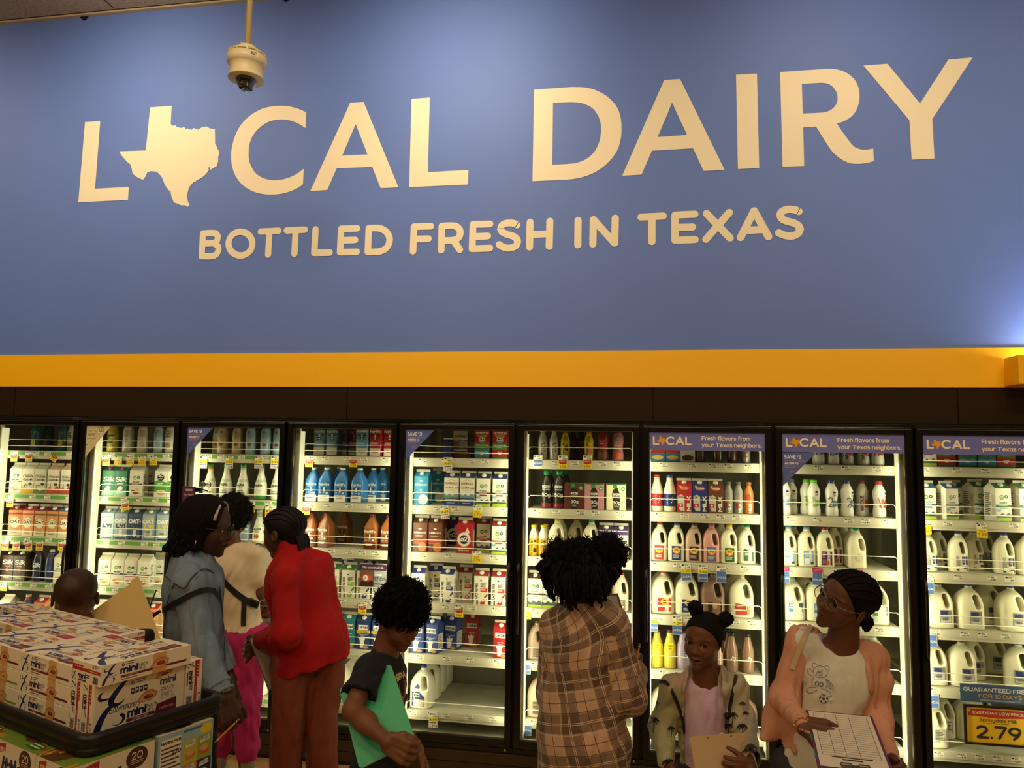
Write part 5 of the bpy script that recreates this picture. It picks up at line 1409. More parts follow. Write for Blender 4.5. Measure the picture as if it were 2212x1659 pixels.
STOCK = {
 (1, 0): 'teal_tall 80 1;teal_tall 105 2;teal_tall 139 1;white_s 158 1',
 (1, 1): 'plant_red 35 0 8;oat_yellow 66 0 8;oat_green 95 0 8;oat_red 124 0 8;oat_red 153 0',
 (1, 2): 'grain_red 24 0 18;grain_red 71 0;grain_plum 97 0;grain_plum 123 0;grain_blue 149 0',
 (1, 3): 'silk_brown 14 0;silk_brown 50 0;silk_navy 84 0;navy_plain 111 0;plant_navy 138 0',
 (1, 4): 'plant_red 20 0;navy_plain 60 0;grain_red 95 0',
 (2, 0): 'almond_bag 240 0;white_round 278 0;pale_pink 310 0;pale_blue 345 0;moon 369 0',
 (2, 1): 'silk_green 231 0;silk_green 261 0;plant_coco 295 0 10;plant_coco 330 2;so_green 357 0;so_green 384 0',
 (2, 2): 'oatly_light 222 0 6;oatly_grey 254 0 6;oatly_navy 285 0 6;oatly_yel 316 0 6;oatly_yel 347 0 6',
 (2, 3): 'plant_navy 213 0 8;plant_navy 244 0 8;plant_pink 275 0 8;plant_pink 309 0 8;plant_navy 348 1',
 (2, 4): 'plant_red 215 0;grain_red 300 0;grain_red 335 0',
 (3, 0): 'tan_diamond 451 1;tan_diamond 482 0;tan_diamond 514 0;blue_diamond 543 0;blue_diamond 575 0;blue_diamond 602 0',
 (3, 1): 'carafe_orange 452 0;carafe 489 0;carafe 478 2;carafe 525 0;carafe_low 564 0;carafe 599 0',
 (3, 2): 'carafe_blue 531 0;carafe_almond 560 0;carafe_blue 470 0;carafe_almond 595 0',
 (3, 3): 'carafe_almond 470 0;carafe_almond 580 0',
 (3, 5): 'g_plain 560 0',
 (4, 0): 'cowbox_teal 694 1;cowbox_teal 722 1;cowbox_teal 745 2;cowbox_red 768 2;cowbox_blue 787 0;cowbox_red 816 0;cowbox_red 846 0',
 (4, 1): 'cow_blue 668 0;cow_blue 701 0;cow_blue 740 0;cow_blue 777 0 -8;cow_blue 806 1;cow_blue 826 2;cow_blue 690 2;cow_blue 725 2',
 (4, 2): 'cow_brown 664 0;cow_brown 702 0 -12;cow_brown 745 2;cow_brown 804 0;cow_brown 840 0;cow_brown 680 2',
 (4, 3): 'lf_green 724 0;lf_green 757 0;lf_blue 790 0;lf_blue 823 0;lf_blue 750 2;lf_blue 800 2',
 (4, 4): 'la_teal 726 0;la_teal 757 0;la_calc 790 0;la_calc 822 0',
 (4, 5): 'g_plain 735 0;g_plain 765 1',
 (5, 0): 'blue_box 969 1;darigold_dim 998 1;darigold_dim 1024 2;horizon_blue 1045 0;horizon_red 1083 0',
 (5, 1): 'carb_blue 909 0;carb_blue 949 2;darigold 979 0;darigold 1013 0;org_navy 1047 0;org_navy 1082 0',
 (5, 2): 'carb_brown 900 0;carb_brown 936 0 -6;a2_navy 982 2;a2_red 1006 0;org_red 1047 1;org_red 1080 0',
 (5, 3): 'lf_blue 899 0;lf_blue 943 1;lf_blue 970 0 -6;lf_red 1008 1;lf_red 1042 0;lf_red 1079 0',
 (5, 4): 'la_blue 899 0;la_blue 927 0 -10;la_blue 941 1;la_blue 979 1 -8;la_red 1023 2;la_red 1084 0',
 (5, 5): 'g_lact 913 0;g_lact 928 1;g_lact 941 2;g_lact 952 3',
 (6, 0): 'slim_white 1173 0;slim_white 1197 0;slim_yellow 1221 0;slim_dark 1238 2;slim_dark 1255 2;slim_pinkyellow 1272 0;round_red 1302 0;round_pink 1335 0',
 (6, 1): 'rock_bottle 1181 0;rock_bottle 1209 0;rock_brown 1241 0;rock_pink 1284 0;rock_cream 1331 0;rock_bottle 1187 2;rock_bottle 1222 2',
 (6, 2): 'butter 1141 0;butter 1170 0;butter 1152 1;butter 1180 1;h_ycap 1202 0;h_ycap 1212 1;h_gcap 1241 1;h_gcap 1277 0;goat 1311 0;goat 1340 0',
 (6, 3): 'org_choc 1149 0;org_choc 1184 0;org_choc 1219 0;h_rose 1340 0',
 (6, 4): 'h_coco 1146 0;h_coco 1182 0',
 (6, 5): 'g_tan 1146 0;g_tan 1200 0',
 (7, 0): 'snack_blue 1405 0;snack_blue 1428 0;snack_white 1456 0;slim_dark 1483 0;slim_dark 1550 0;slim_dark 1581 0;slim_grey 1610 0',
 (7, 1): 'milk_red 1406 0;milk_blue 1441 0;promise_red 1477 0;promise_blue 1512 0;promise_brown 1545 0;slim_grey 1570 0;slim_grey 1593 0;slim_caramel 1617 0',
 (7, 2): 'h_red 1405 0;h_blue 1444 0;h_choc 1484 0;h_pink 1528 0;h_yel 1569 0;h_yel 1556 1;h_green 1611 0;h_green 1598 1',
 (7, 3): 'g_red 1424 0;g_red 1412 1;g_blue 1479 0;g_blue 1462 1;g_choc 1538 0;g_yel 1600 0;g_yel 1586 1',
 (7, 4): 'glass_yellow 1411 0;glass_yellow 1445 0;glass_lilac 1473 0;glass_pink 1548 0;glass_brown 1580 0;glass_brown 1615 0;glass_brown 1572 1',
 (7, 5): 'g_red 1405 0;choc_jug 1613 0;choc_jug 1601 1',
 (8, 0): 'kroger_blue 1768 0;kroger_blue 1799 0;whole_dim 1829 0;whole_dim 1863 0;kroger_red 1895 0',
 (8, 1): 'kroger_free 1692 0;kroger_free 1709 1;kroger_green 1758 0;kroger_green 1742 1;kroger_blue 1796 0;kroger_blue 1829 0 30;whole_dim 1862 1;kroger_red 1899 0 40',
 (8, 2): 'h_lblue 1690 0;h_lblue 1727 0;h_lblue 1712 1;h_purple 1768 0;h_purple 1802 1;h_plain 1848 0;h_plain 1836 1;h_plain 1822 2',
 (8, 3): 'g_sky 1707 0;g_sky 1762 0;g_sky 1735 1;g_green 1888 0;g_green 1868 1',
 (8, 4): 'g_sky 1710 0;g_sky 1885 0;g_sky 1867 1',
 (9, 0): 'org_navy 1998 0;horizon_red 2037 0;horizon_blue 2082 0;horizon_blue 2123 0;horizon_red 2164 0',
 (9, 1): 'org_blue 1998 0;org_blue 2043 0 25;org_blue 2058 2;org_green 2107 1 20;org_green 2170 0 16;org_green 2213 0 16',
 (9, 2): 'h_navy 2001 0;h_navy 2024 1;h_navy 2068 0 -12;h_navy 2100 1;h_navy 2124 2;h_navy 2172 0 -10;h_navy 2212 0',
 (9, 3): 'g_navy 2025 0;g_navy 2090 0;g_navy 2130 1;g_navy 2182 0',
 (9, 4): 'g_navy 2012 0;g_navy 2074 0;g_navy 2094 1;g_navy 2140 2;g_navy 2207 0 -25',
 (9, 5): 'g_grey 2010 0;g_grey 2042 1;g_grey 2074 1;g_grey 2110 2',
}
ORD = ['first', 'second', 'third', 'fourth', 'fifth', 'sixth', 'seventh', 'eighth', 'ninth']
used = set()
DEEP = {}
for (bay, si), txt in STOCK.items():
 ox, zt, _ = SHELVES[(bay, si)]
 rows = []
 for t in txt.split(';'):
  p = t.split()
  rows.append((p[0], float(p[1]), int(p[2]), float(p[3]) if len(p) > 3 else 0.0))
 wide = any(r[0][:2] == 'g_' for r in rows)
 kindn = {}
 for i, r_ in enumerate(rows):
  kindn.setdefault(r_[0], []).append((r_[2], r_[1], i))
 for kk in kindn.values():
  kk.sort(key=lambda q: q[1])
 out = [None] * len(rows)
 for i, (key, px, row, turn) in enumerate(rows):
  fn, desc, cat = KINDS[key]
  proto = fn()
  if key not in DEEP:
   bb = [c for ch in proto.children for c in [Vector(v) for v in ch.bound_box]]
   DEEP[key] = (max(v.x for v in bb) - min(v.x for v in bb), max(v.y for v in bb) - min(v.y for v in bb))
  wx, dy = DEEP[key]
  y = SY + 0.012 + dy / 2 + row * (dy + 0.013)
  if turn:
   y += 0.5 * (abs(math.sin(math.radians(turn))) * wx + (abs(math.cos(math.radians(turn))) - 1) * dy)
  py = at(0, 0, 0)[0] * 0 + 0
  d0 = at(px, 1250 if si > 2 else 1000, y)
  for _ in range(3):
   q = np.array([d0[0], y, zt + 0.1]) - EYE
   rowpx = 829.5 - FPX * (q @ UPV) / (q @ FWD)
   d0 = at(px, rowpx, y)
  out[i] = [d0[0], y, wx, dy, row, turn]
 rr = {}
 for i, o_ in enumerate(out):
  rr.setdefault(o_[4], []).append(i)
 lo_x, hi_x = ox - DP / 2 + 0.054, ox + DP / 2 - 0.054
 for row, ids in rr.items():
  ids.sort(key=lambda i: out[i][0])
  for _ in range(30):
   for a_, b_ in zip(ids, ids[1:]):
    wa = out[a_][2] * abs(math.cos(math.radians(out[a_][5]))) + out[a_][3] * abs(math.sin(math.radians(out[a_][5])))
    wb = out[b_][2] * abs(math.cos(math.radians(out[b_][5]))) + out[b_][3] * abs(math.sin(math.radians(out[b_][5])))
    need = (wa + wb) / 2 + 0.002 - (out[b_][0] - out[a_][0])
    if need > 0:
     out[a_][0] -= need / 2
     out[b_][0] += need / 2
   for i in ids:
    hw = out[i][2] / 2 * abs(math.cos(math.radians(out[i][5]))) + out[i][3] / 2 * abs(math.sin(math.radians(out[i][5])))
    out[i][0] = min(max(out[i][0], lo_x + hw), hi_x - hw)
 for i, (key, px, row, turn) in enumerate(rows):
  fn, desc, cat = KINDS[key]
  proto = PROTO[key]
  if key in used:
   o = copy_tree(proto)
  else:
   used.add(key)
   o = proto
  o.location = (out[i][0], out[i][1], zt + 0.0008)
  o.rotation_euler = (0, 0, math.radians(turn + rnd.uniform(-2, 2)))
  fam = kindn[key]
  ordn = [q[2] for q in fam].index(i)
  if len(fam) > 1:
   o['label'] = '%s, %s from left, %s shelf, %s door' % (desc, ORD[ordn], ORD[si], ORD[bay - 1])
  else:
   o['label'] = '%s on the %s shelf behind the %s door' % (desc, ORD[si], ORD[bay - 1])
  o['category'] = cat
  o['group'] = '%ss in the coolers' % cat
for key, pr in PROTO.items():
 if key not in used:
  for ch in list(pr.children):
   bpy.data.objects.remove(ch)
  bpy.data.objects.remove(pr)
# ------------------------------------------------------------------ printed signs on the doors, tags on the rails
def sign(name, label, cat, art, O, w, h, base, th=0.0012, rz=0.0, group=None, parts=()):
 """a flat printed board: O is its lower left front corner"""
 r = MB()
 r.box((0, 0, 0), (w, th, h), base)
 art.lay(r, front(1, 1, -0.0001), 0.00012)
 o = r.build(name, label=label, category=cat, group=group)
 o.location = O
 o.rotation_euler = (0, 0, rz)
 return o
NAVY, BAN = '5D6CB2', '7377BA'
for bay, wh in ((7, 'seventh'), (8, 'eighth'), (9, 'ninth')):
 a = Art()
 W, H = GW - 0.004, 0.098
 a.rect(0, 0, W, H, BAN)
 local_logo(a, 0.018, 0.028, 0.047, 'FFF0CC', 'F0A81E', wt=0.2)
 a.text('Fresh flavors from', 0.282, 0.056, 0.0235, 'FFF0CC', wt=0.18, fit=0.252)
 a.text('your Texas neighbors.', 0.282, 0.019, 0.0235, 'FFF0CC', wt=0.18, fit=0.312)
 sign('door_banner', 'blue banner with a state outline across the top of the %s cooler door' % wh, 'banner', a, ((bay - 1) * DP + 0.002, -0.0126, ZT - 0.100), W, H, BAN, 0.0018, group='blue banners on the cooler doors')
for bay, wh, z0 in ((3, 'third', ZT - 0.004), (5, 'fifth', ZT - 0.004), (8, 'eighth', ZT - 0.103)):
 a = Art()
 S_, K = 0.185, 0.185
 tri = [(0, -0.178), (0.17, 0.0), (0, 0.0)]
 b = MB()
 b.add([(x, 0, y) for x, y in tri] + [(x, 0.0018, y) for x, y in tri], [(0, 1, 2), (5, 4, 3), (0, 3, 4, 1), (1, 4, 5, 2), (2, 5, 3, 0)], NAVY)
 a.text('SAVE', 0.010, -0.034, 0.020, 'F2F2FA', wt=0.18, fit=0.056)
 a.text('$', 0.073, -0.024, 0.010, 'F2F2FA', wt=0.18)
 a.text('3', 0.082, -0.034, 0.020, 'F2F2FA', wt=0.18)
 a.text('WITH 10 DAIRY PURCHASE', 0.010, -0.0465, 0.0062, 'C89A5A', wt=0.16, fit=0.105)
 a.text('AHORRA', 0.010, -0.064, 0.0125, 'F2F2FA', wt=0.18, fit=0.050)
 a.text('$', 0.065, -0.058, 0.007, 'F2F2FA', wt=0.18)
 a.text('3', 0.071, -0.064, 0.0125, 'F2F2FA', wt=0.18)
 a.bars(0.010, -0.069, 0.07, 0.016, 2, 'C89A5A', 0.4, 0.3)
 a.bars(0.036, -0.094, 0.036, 0.018, 4, 'A8A8BC', 0.3, 0.3)
 a.bars(0.010, -0.122, 0.034, 0.02, 3, '8A8CA8', 0.3, 0.3)
 a.lay(b, front(1, 1, -0.0001), 0.00012)
 o = b.build('corner_decal', label='blue triangular savings decal in the top corner of the %s cooler door' % wh, category='decal', group='triangular savings decals')
 o.location = ((bay - 1) * DP + 0.003, -0.0126, z0)
a = Art()
tri = [(0, -0.20), (0.168, 0.0), (0, 0.0)]
b = MB()
b.add([(x, 0, y) for x, y in tri] + [(x, 0.0018, y) for x, y in tri], [(0, 1, 2), (5, 4, 3), (0, 3, 4, 1), (1, 4, 5, 2), (2, 5, 3, 0)], 'E4D8AE')
a.text('plant based milk', 0.008, -0.018, 0.008, '5A5A34', wt=0.15, fit=0.075)
a.text('free from', 0.008, -0.036, 0.013, '8A8A5A', wt=0.14, fit=0.07)
a.bars(0.008, -0.046, 0.068, 0.02, 3, '7A7A54', 0.4, 0.3)
a.text('gluten soy', 0.008, -0.082, 0.007, '5A6A34', wt=0.16, fit=0.06)
for i in range(7):
 a.ell(0.008 + i * 0.013, -0.118 + i * 0.011, 0.0035, 0.0035, '4A6A2A', 8)
a.ell(0.105, -0.022, 0.02, 0.018, '8AA03A').rect(0.092, -0.03, 0.118, -0.012, 'D8D8B8').text('F', 0.102, -0.028, 0.014, '6A8A34', wt=0.2)
a.lay(b, front(1, 1, -0.0001), 0.00012)
o = b.build('corner_decal', label='cream triangular plant-based milk decal in the top corner of the second cooler door', category='decal')
o.location = (DP + 0.003, -0.0126, ZT - 0.002)
TAGN = {}
def hang(bay, px, py0, layers, lean=0.0, w=0.052):
 """a paper tag clipped to a price rail: layers from the top down (type, height, text)"""
 y = SY - 0.0085
 p = at(px, py0, y)
 a = Art()
 z = 0.0
 H = sum(l[1] for l in layers)
 words_ = []
 for t, hh, *tx in layers:
  tx = tx[0] if tx else ''
  x0, x1 = -w / 2, w / 2
  if t == 'w':
   a.rect(x0, z - hh, x1, z, 'E9E4D0').rect(x0 + .004, z - hh * .45, x0 + .016, z - hh * .12, '3A3A34').bars(x0 + .02, z - hh * .12, w * .5, hh * .4, 2, '6A665C', .5, .3)
   a.text(tx or '4.69', x1 - .004, z - hh * .92, hh * .34, '2A2824', wt=.2, align='r')
  elif t == 'y':
   a.rect(x0, z - hh, x1, z, 'E8D020')
   if hh > .03:
    a.text('SALE', 0, z - hh * .34, hh * .2, 'A83A2A', wt=.2, align='c')
    a.text(tx, 0, z - hh * .82, hh * .4, 'A8602A', wt=.17, align='c', fit=w * .8)
   else:
    a.text(tx, 0, z - hh * .86, hh * .66, '3A341E', wt=.17, align='c', fit=w * .78)
  elif t == 'r':
   a.rect(x0, z - hh, x1, z, 'E8D020').poly([(x0 + .004, z), (x0 + .004, z - hh * .38), (0, z - hh * .54), (x1 - .004, z - hh * .38), (x1 - .004, z)][::-1], 'A02A2A').bars(x0 + .01, z - hh * .1, w * .6, hh * .2, 2, 'D8A89A', .5, .2)
   a.text(tx, 0, z - hh * .94, hh * .34, 'A8582A', wt=.17, align='c', fit=w * .66)
  elif t == 'm':
   a.rect(x0, z - hh, x1, z, 'B02A5C').bars(x0 + .01, z - hh * .2, w * .7, hh * .6, 2, 'D87AA0', .5, .3).rect(x0 + .002, z - hh * .3, x0 + .01, z - hh * .05, '3A3A34')
  elif t == 'p':
   a.rect(x0, z - hh, x1, z, 'E4DED0').bars(x0 + .004, z - hh * .1, w * .8, hh * .3, 1, '5A5A8A', .6, .1).text(tx, x0 + .006, z - hh * .92, hh * .45, 'B0506A', wt=.17, fit=w * .56).rect(x1 - .012, z - hh * .9, x1 - .003, z - hh * .5, '6A6A64')
  elif t == 'L':
   a.rect(x0, z - hh, x1, z, 'D8D8E0').rect(x0 + .0015, z - hh + .0015, x1 - .0015, z - .0005, '4A68A8')
   hh2 = .0105
   local_logo(a, x0 + .006, z - hh * .62, hh2, 'E4E0D4', 'D8A060', .18)
  z -= hh
 b = MB()
 b.box((-w / 2, 0, -H), (w / 2, 0.0005, 0), 'E4DED0')
 a.lay(b, front(1, 1, -0.0001), 0.00008)
 o = b.build('price_tag')
 o.location = (p[0], y, p[2])
 o.rotation_euler = (0, math.radians(lean), 0)
 si = min(range(6), key=lambda q: abs(SHZ[q] - p[2] + 0.01))
 top = {'w': 'white and yellow', 'y': 'yellow', 'r': 'red and yellow', 'L': 'blue', 'm': 'magenta and blue'}[layers[0][0]]
 if layers[0][0] == 'w' and layers[-1][0] == 'L':
  top = 'white, yellow and blue' if len(layers) > 2 else 'white and blue'
 TAGN.setdefault((bay, si, top), []).append((p[0], o))
Y_, R_ = ('y', .034), ('r', .042)
W_ = ('w', .022)
for px, tx in ((31, '5.29'), (63, '5.29')):
 hang(1, px, 976, [('w', .02), ('r', .044, tx)])
hang(1, 119, 984, [('r', .04, '3.49')], 30)
hang(1, 22, 1076, [('w', .02), ('r', .04, '1.49')])
for px, tx, ln in ((12, '3.49', 0), (36, '3.49', 0), (61, '3.99', -8), (86, '3.49', 0), (134, '3.49', 0)):
 hang(1, px, 1168, [('w', .02), ('r', .042, tx)], ln)
hang(1, 8, 1262, [('w', .02), ('y', .022, '2.99')])
hang(2, 229, 984, [('w', .022), ('r', .042, '5.49')], -3)
for px, tx in ((256, '5.49'), (282, '4.49'), (307, '4.49'), (332, '4.49')):
 hang(2, px, 985, [('w', .02), ('y', .038, tx)])
hang(2, 270, 1082, [('w', .02), ('r', .04, '2.49')], -8)
for px in (440, 496, 559, 594):
 hang(3, px, 985, [('w', .026, '4.29'), ('y', .022, '3.99'), ('p', .03, '2.99')])
hang(3, 543, 1087, [('w', .026), ('y', .03, '3.99')])
hang(3, 582, 1090, [('w', .026, '4.89'), ('y', .026, '4.99'), ('r', .024, '')])
hang(4, 668, 994, [R_ + ('4.99',)])
hang(4, 763, 994, [R_ + ('4.89',)])
hang(4, 661, 1097, [R_ + ('4.99',)])
hang(4, 783, 1302, [('w', .02), ('r', .044, '3.49')])
hang(5, 968, 988, [('w', .026, '4.99'), ('y', .022, '4.49'), ('p', .034, '3.49')])
hang(5, 959, 1092, [('w', .026, '4.99'), ('y', .022, '4.49'), ('p', .03, '3.49')], -8)
hang(5, 1031, 1092, [('w', .026, '4.99'), ('y', .044, '3.99')])
hang(5, 1030, 1190, [('w', .026, '4.49'), ('y', .044, '3.99')])
hang(5, 992, 1307, [('w', .022), ('r', .048, '3.49')])
hang(5, 936, 1540, [('w', .026, '6.99'), ('y', .022, '6.49'), ('p', .034, '5.49')])
hang(6, 1162, 983, [('w', .026), ('L', .04)])
hang(6, 1216, 984, [('w', .026), ('r', .05, '1.69')])
hang(6, 1269, 984, [('w', .026), ('r', .05, '1.69')])
hang(6, 1138, 1312, [('w', .022), ('y', .044, '3.99')])
hang(6, 1137, 1428, [('w', .022, '3.99'), ('L', .05)])
hang(6, 1138, 1558, [('w', .022, '3.79'), ('L', .055)])
hang(7, 1481, 1217, [('w', .03, '3.49'), ('y', .022, '3.99'), ('L', .042)], -4)
hang(7, 1518, 1219, [('w', .03, '3.49'), ('y', .022, '3.99'), ('L', .042)])
hang(7, 1558, 1222, [('w', .03, '4.69'), ('L', .062)])
hang(7, 1410, 1327, [('w', .03, '5.49'), ('y', .022, '5.29'), ('L', .042)], -2)
hang(7, 1463, 1330, [('w', .03, '5.49'), ('y', .022, '5.29'), ('L', .05)])
hang(8, 1694, 1224, [('m', .026), ('L', .062)])
hang(8, 1766, 1227, [('m', .026), ('L', .066)], 2)
hang(8, 1853, 1231, [('m', .026), ('L', .066)])
for px, py in ((2000, 1125), (2121, 1132)):
 hang(9, px, py, [('w', .026, '4.49'), ('y', .046, '3.99')])
hang(9, 2006, 1248, [('w', .026, '1.95'), ('L', .06)])
hang(9, 2012, 1361, [('w', .026, '3.09'), ('L', .06)])
hang(9, 2016, 1492, [('w', .026, '3.09'), ('L', .062)])
for (bay, si, top), ls in TAGN.items():
 ls.sort(key=lambda q: q[0])
 for i, (_, o) in enumerate(ls):
  o['label'] = ('%s price tag, %s from left, %s rail, %s door' % (top, ORD[i], ORD[si], ORD[bay - 1])) if len(ls) > 1 else '%s price tag on the %s rail of the %s door' % (top, ORD[si], ORD[bay - 1])
  o['category'] = 'price tag'
  o['group'] = 'paper price tags'
y = SY - 0.0085
p = at(776, 1266, y)
W, H = 0.166, 0.130
a = Art()
a.rect(0, 0, W, H, '4A3A34').rect(0, H - .034, W, H, '3A2040').text('Silky smooth a2 Milk', W / 2, H - .024, .012, 'C8B0B8', wt=.18, align='c', fit=.13)
a.rect(0, 0, W * .52, H - .034, '6A4A38').shape([(0, .02), (.02, .034), (.04, .028), (.06, .036), (.086, .03), (.086, .0), (0, 0)], '2A1A12').ell(.045, .05, .034, .022, 'B04A3A').ell(.038, .05, .016, .016, 'E4D8C8').text('a', .033, .043, .014, '5A3A54', wt=.2)
a.rect(W * .54, 0, W, H - .034, '8A8A90').bars(W * .57, .084, .06, .024, 3, 'D8D8DC', .4, .3).text('17.03', W * .56, .036, .02, '2A2A34', wt=.18, fit=.07).bars(W * .57, .02, .062, .01, 1, '2A2A34', .6)
sign('hanging_card', 'dark promotional card hanging under the brown bottles', 'sign', a, (p[0], y, p[2]), W, H, '3A2040', .001)
p = at(1400, 1621, y)
a = Art()
a.rect(0, 0, .05, .135, '46548A').text('131', .006, .034, .014, 'C8C8D0', wt=.16).text('BOT', .006, .012, .014, 'C8C8D0', wt=.16)
sign('rail_panel', 'navy panel standing low in the seventh door', 'sign', a, (p[0] - 0.02, y - 0.02, SHZ[5] - 0.10), .05, .135, '46548A', .001)
y = SY - 0.03
p = at(2075, 1514, y)
W, H = .40, .088
a = Art()
a.rect(0, 0, W, H, '3A567C').text('GUARANTEED FRESH', .016, .052, .021, 'DCDCDC', wt=.17, fit=.33).text('FOR 10 DAYS', .088, .022, .021, 'C8965A', wt=.17, fit=.20).bars(.09, .014, .2, .008, 2, 'C0C4CC', .4, .2)
bn = sign('freshness_sign', 'blue freshness sign above the yellow price sign', 'sign', a, (p[0], y, p[2]), W, H, '3A567C', .003)
p = at(2087, 1604, y)
W, H = .31, .185
r = empty('price_sign', (p[0], y, p[2]), label='large yellow price sign in a black frame, ninth door', category='sign')
b = MB()
b.box((0, 0.001, 0), (W, .006, H), 'E8B414')
a = Art()
a.rect(.016, H - .048, W - .016, H - .014, 'B83020').poly([(.016, H - .048), (W * .5, H - .056), (W - .016, H - .048)], 'B83020').rect(.016, H - .03, .026, H - .014, 'E8B414').rect(W - .026, H - .03, W - .016, H - .014, 'E8B414')
a.text('EVERYDAY LOW PRICE', W / 2, H - .038, .014, 'E8DCC8', wt=.18, align='c', fit=.235)
a.text('Springdale Milk', W / 2, H - .075, .017, '2A2410', wt=.15, align='c', fit=.175).bars(.105, H - .081, .1, .004, 1, '6A5418', .6)
a.text('2.79', W / 2, .026, .066, '1E1A10', wt=.19, align='c', fit=.20)
a.bars(W - .05, .014, .03, .005, 1, '8A6A18', .7)
a.lay(b, front(1, 1, 0.0009), 0.00012)
b.build('price_panel', r)
b = MB()
for (x0, z0, x1, z1) in ((-.006, -.006, W + .006, .006), (-.006, H - .006, W + .006, H + .006), (-.006, .006, .006, H - .006), (W - .006, .006, W + .006, H - .006)):
 b.box((x0, -.004, z0), (x1, .008, z1), M_black, bev=.0015)
b.build('frame', r)
b = MB()
b.box((W * .3, .0085, H * .2), (W * .36, .012, H + .10), M_black)
b.box((W * .3, .012, H + .085), (W * .36, .0215, H + .10), M_black)
b.build('bracket', r)
p = at(406, 1100, -0.06)
r = empty('flag_sign', (p[0], -0.06, p[2]), label='plum flag sign clipped to the third cooler door', category='sign')
a = Art()
W, H = .088, .135
a.rect(-W / 2, 0, W / 2, H, '5A2A54').rect(-.022, H - .026, .024, H - .014, 'C8B0C0').text('Soy Made', 0, H - .054, .013, 'DCC8D4', wt=.14, align='c', fit=.062).text('Smooth', 0, H - .076, .013, 'DCC8D4', wt=.14, align='c', fit=.046).text('and', 0, H - .098, .013, 'DCC8D4', wt=.14, align='c')
b = MB()
b.box((-W / 2, 0, 0), (W / 2, .0015, H), '5A2A54')
a.lay(b, front(1, 1, -0.0001), 0.00012)
b.build('flag', r)
b = MB()
b.box((W / 2 - .004, -.006, H - .03), (W / 2 + .04, .010, H - .004), M_black, bev=.003)
b.tube([(W / 2 + .03, .0, H - .016), (W / 2 + .05, .02, H - .02), (W / 2 + .055, .036, H - .024)], .005, M_black, 8)
b.build('clip', r)
for sx, sz in ((.045, .012), (.083, .012)):
 b = MB()
 b.lathe([(.019, 0), (.017, .004), (.006, .010), (.0005, .012)], glass_mat('cup_rubber_%d' % int(sx * 1000), 3.0, (.93, .93, .88), .15), 20, M=Matrix.Translation((W / 2 + sx - .03, .0488, H + sz)) @ Matrix.Rotation(math.pi / 2, 4, 'X'))
 b.build('suction_cup', r)
b = MB()
b.box((W / 2 + .008, .03, H - .02), (W / 2 + .066, .0385, H + .02), glass_mat('clear_plate', 2.0, (.95, .95, .92), .1))
b.build('clear_plate', r)
# ------------------------------------------------------------------ the snack display in the front left corner
T0 = Vector((2.900, -2.5964, 1.12))
TH = math.radians(68.3)
D1 = Vector((math.cos(TH), math.sin(TH), 0))
D2 = Vector((-math.sin(TH), math.cos(TH), 0))
UZ = Vector((0, 0, 1))
BW, BH, BT = 0.237, 0.118, 0.0485
def tray_pt(u, v, z):
 return T0 + D1 * u + D2 * v + UZ * z
def frame_m(o, x, y, z):
 return Matrix(((x.x, y.x, z.x, o.x), (x.y, y.y, z.y, o.y), (x.z, y.z, z.z, o.z), (0, 0, 0, 1)))
def swash(art, pts, c, k=1.0):
 """pen stroke of changing width: pts (x, y, width)"""
 P = catmull(pts)
 q = []
 for i in range(len(P) - 1):
  (x0, y0, w0), (x1, y1, w1) = P[i], P[i + 1]
  L = math.hypot(x1 - x0, y1 - y0) or 1e-6
  nx, ny = -(y1 - y0) / L / 2 * k, (x1 - x0) / L / 2 * k
  q.append([(x0 + nx * w0, y0 + ny * w0), (x0 - nx * w0, y0 - ny * w0), (x1 - nx * w1, y1 - ny * w1), (x1 + nx * w1, y1 + ny * w1)])
  q.append([(x1 + abs(w1) / 2 * k * math.cos(a * .785), y1 + abs(w1) / 2 * k * math.sin(a * .785)) for a in range(8)])
 art.items.append((q, c))
def big_e(art, x, y, h, c='2A2F6E', clip=None):
 """swirling capital E, h tall with its foot at (x, y)"""
 f = lambda l: [(x + px * h, y + py * h, w * h) for px, py, w in l]
 swash(art, f([(.70, 1.02, .05), (.60, .93, .10), (.47, .80, .13), (.36, .66, .15), (.35, .55, .14), (.44, .49, .10), (.56, .50, .05), (.66, .56, .02)]), c)
 swash(art, f([(.14, .86, .02), (.06, .80, .06), (.07, .71, .08), (.17, .68, .05), (.30, .68, .03)]), c)
 swash(art, f([(.38, .50, .06), (.26, .42, .12), (.14, .26, .15), (.06, .08, .16), (.03, -.01, .16)]), c)
 swash(art, f([(.60, .24, .07), (.68, .17, .08), (.64, .06, .05), (.52, .02, .02), (.40, .06, .01)]), c)
def pie(art, x, y, s, fill='8E2A22'):
 art.shape([(x - s, y - s * .30), (x - s * .6, y + s * .15), (x - s * .1, y + s * .5), (x + s * .5, y + s * .46), (x + s, y + s * .12), (x + s * .86, y - s * .25), (x + s * .3, y - s * .52), (x - s * .4, y - s * .50)], 'C88E4E')
 art.shape([(x - s * .8, y - s * .28), (x - s * .3, y + s * .16), (x + s * .5, y + s * .2), (x + s * .8, y - s * .05), (x + s * .3, y - s * .40), (x - s * .4, y - s * .40)], 'E0B676')
 art.ell(x + s * .12, y - s * .1, s * .46, s * .2, fill)
 art.ell(x + s * .2, y - s * .06, s * .2, s * .08, 'C2564A')
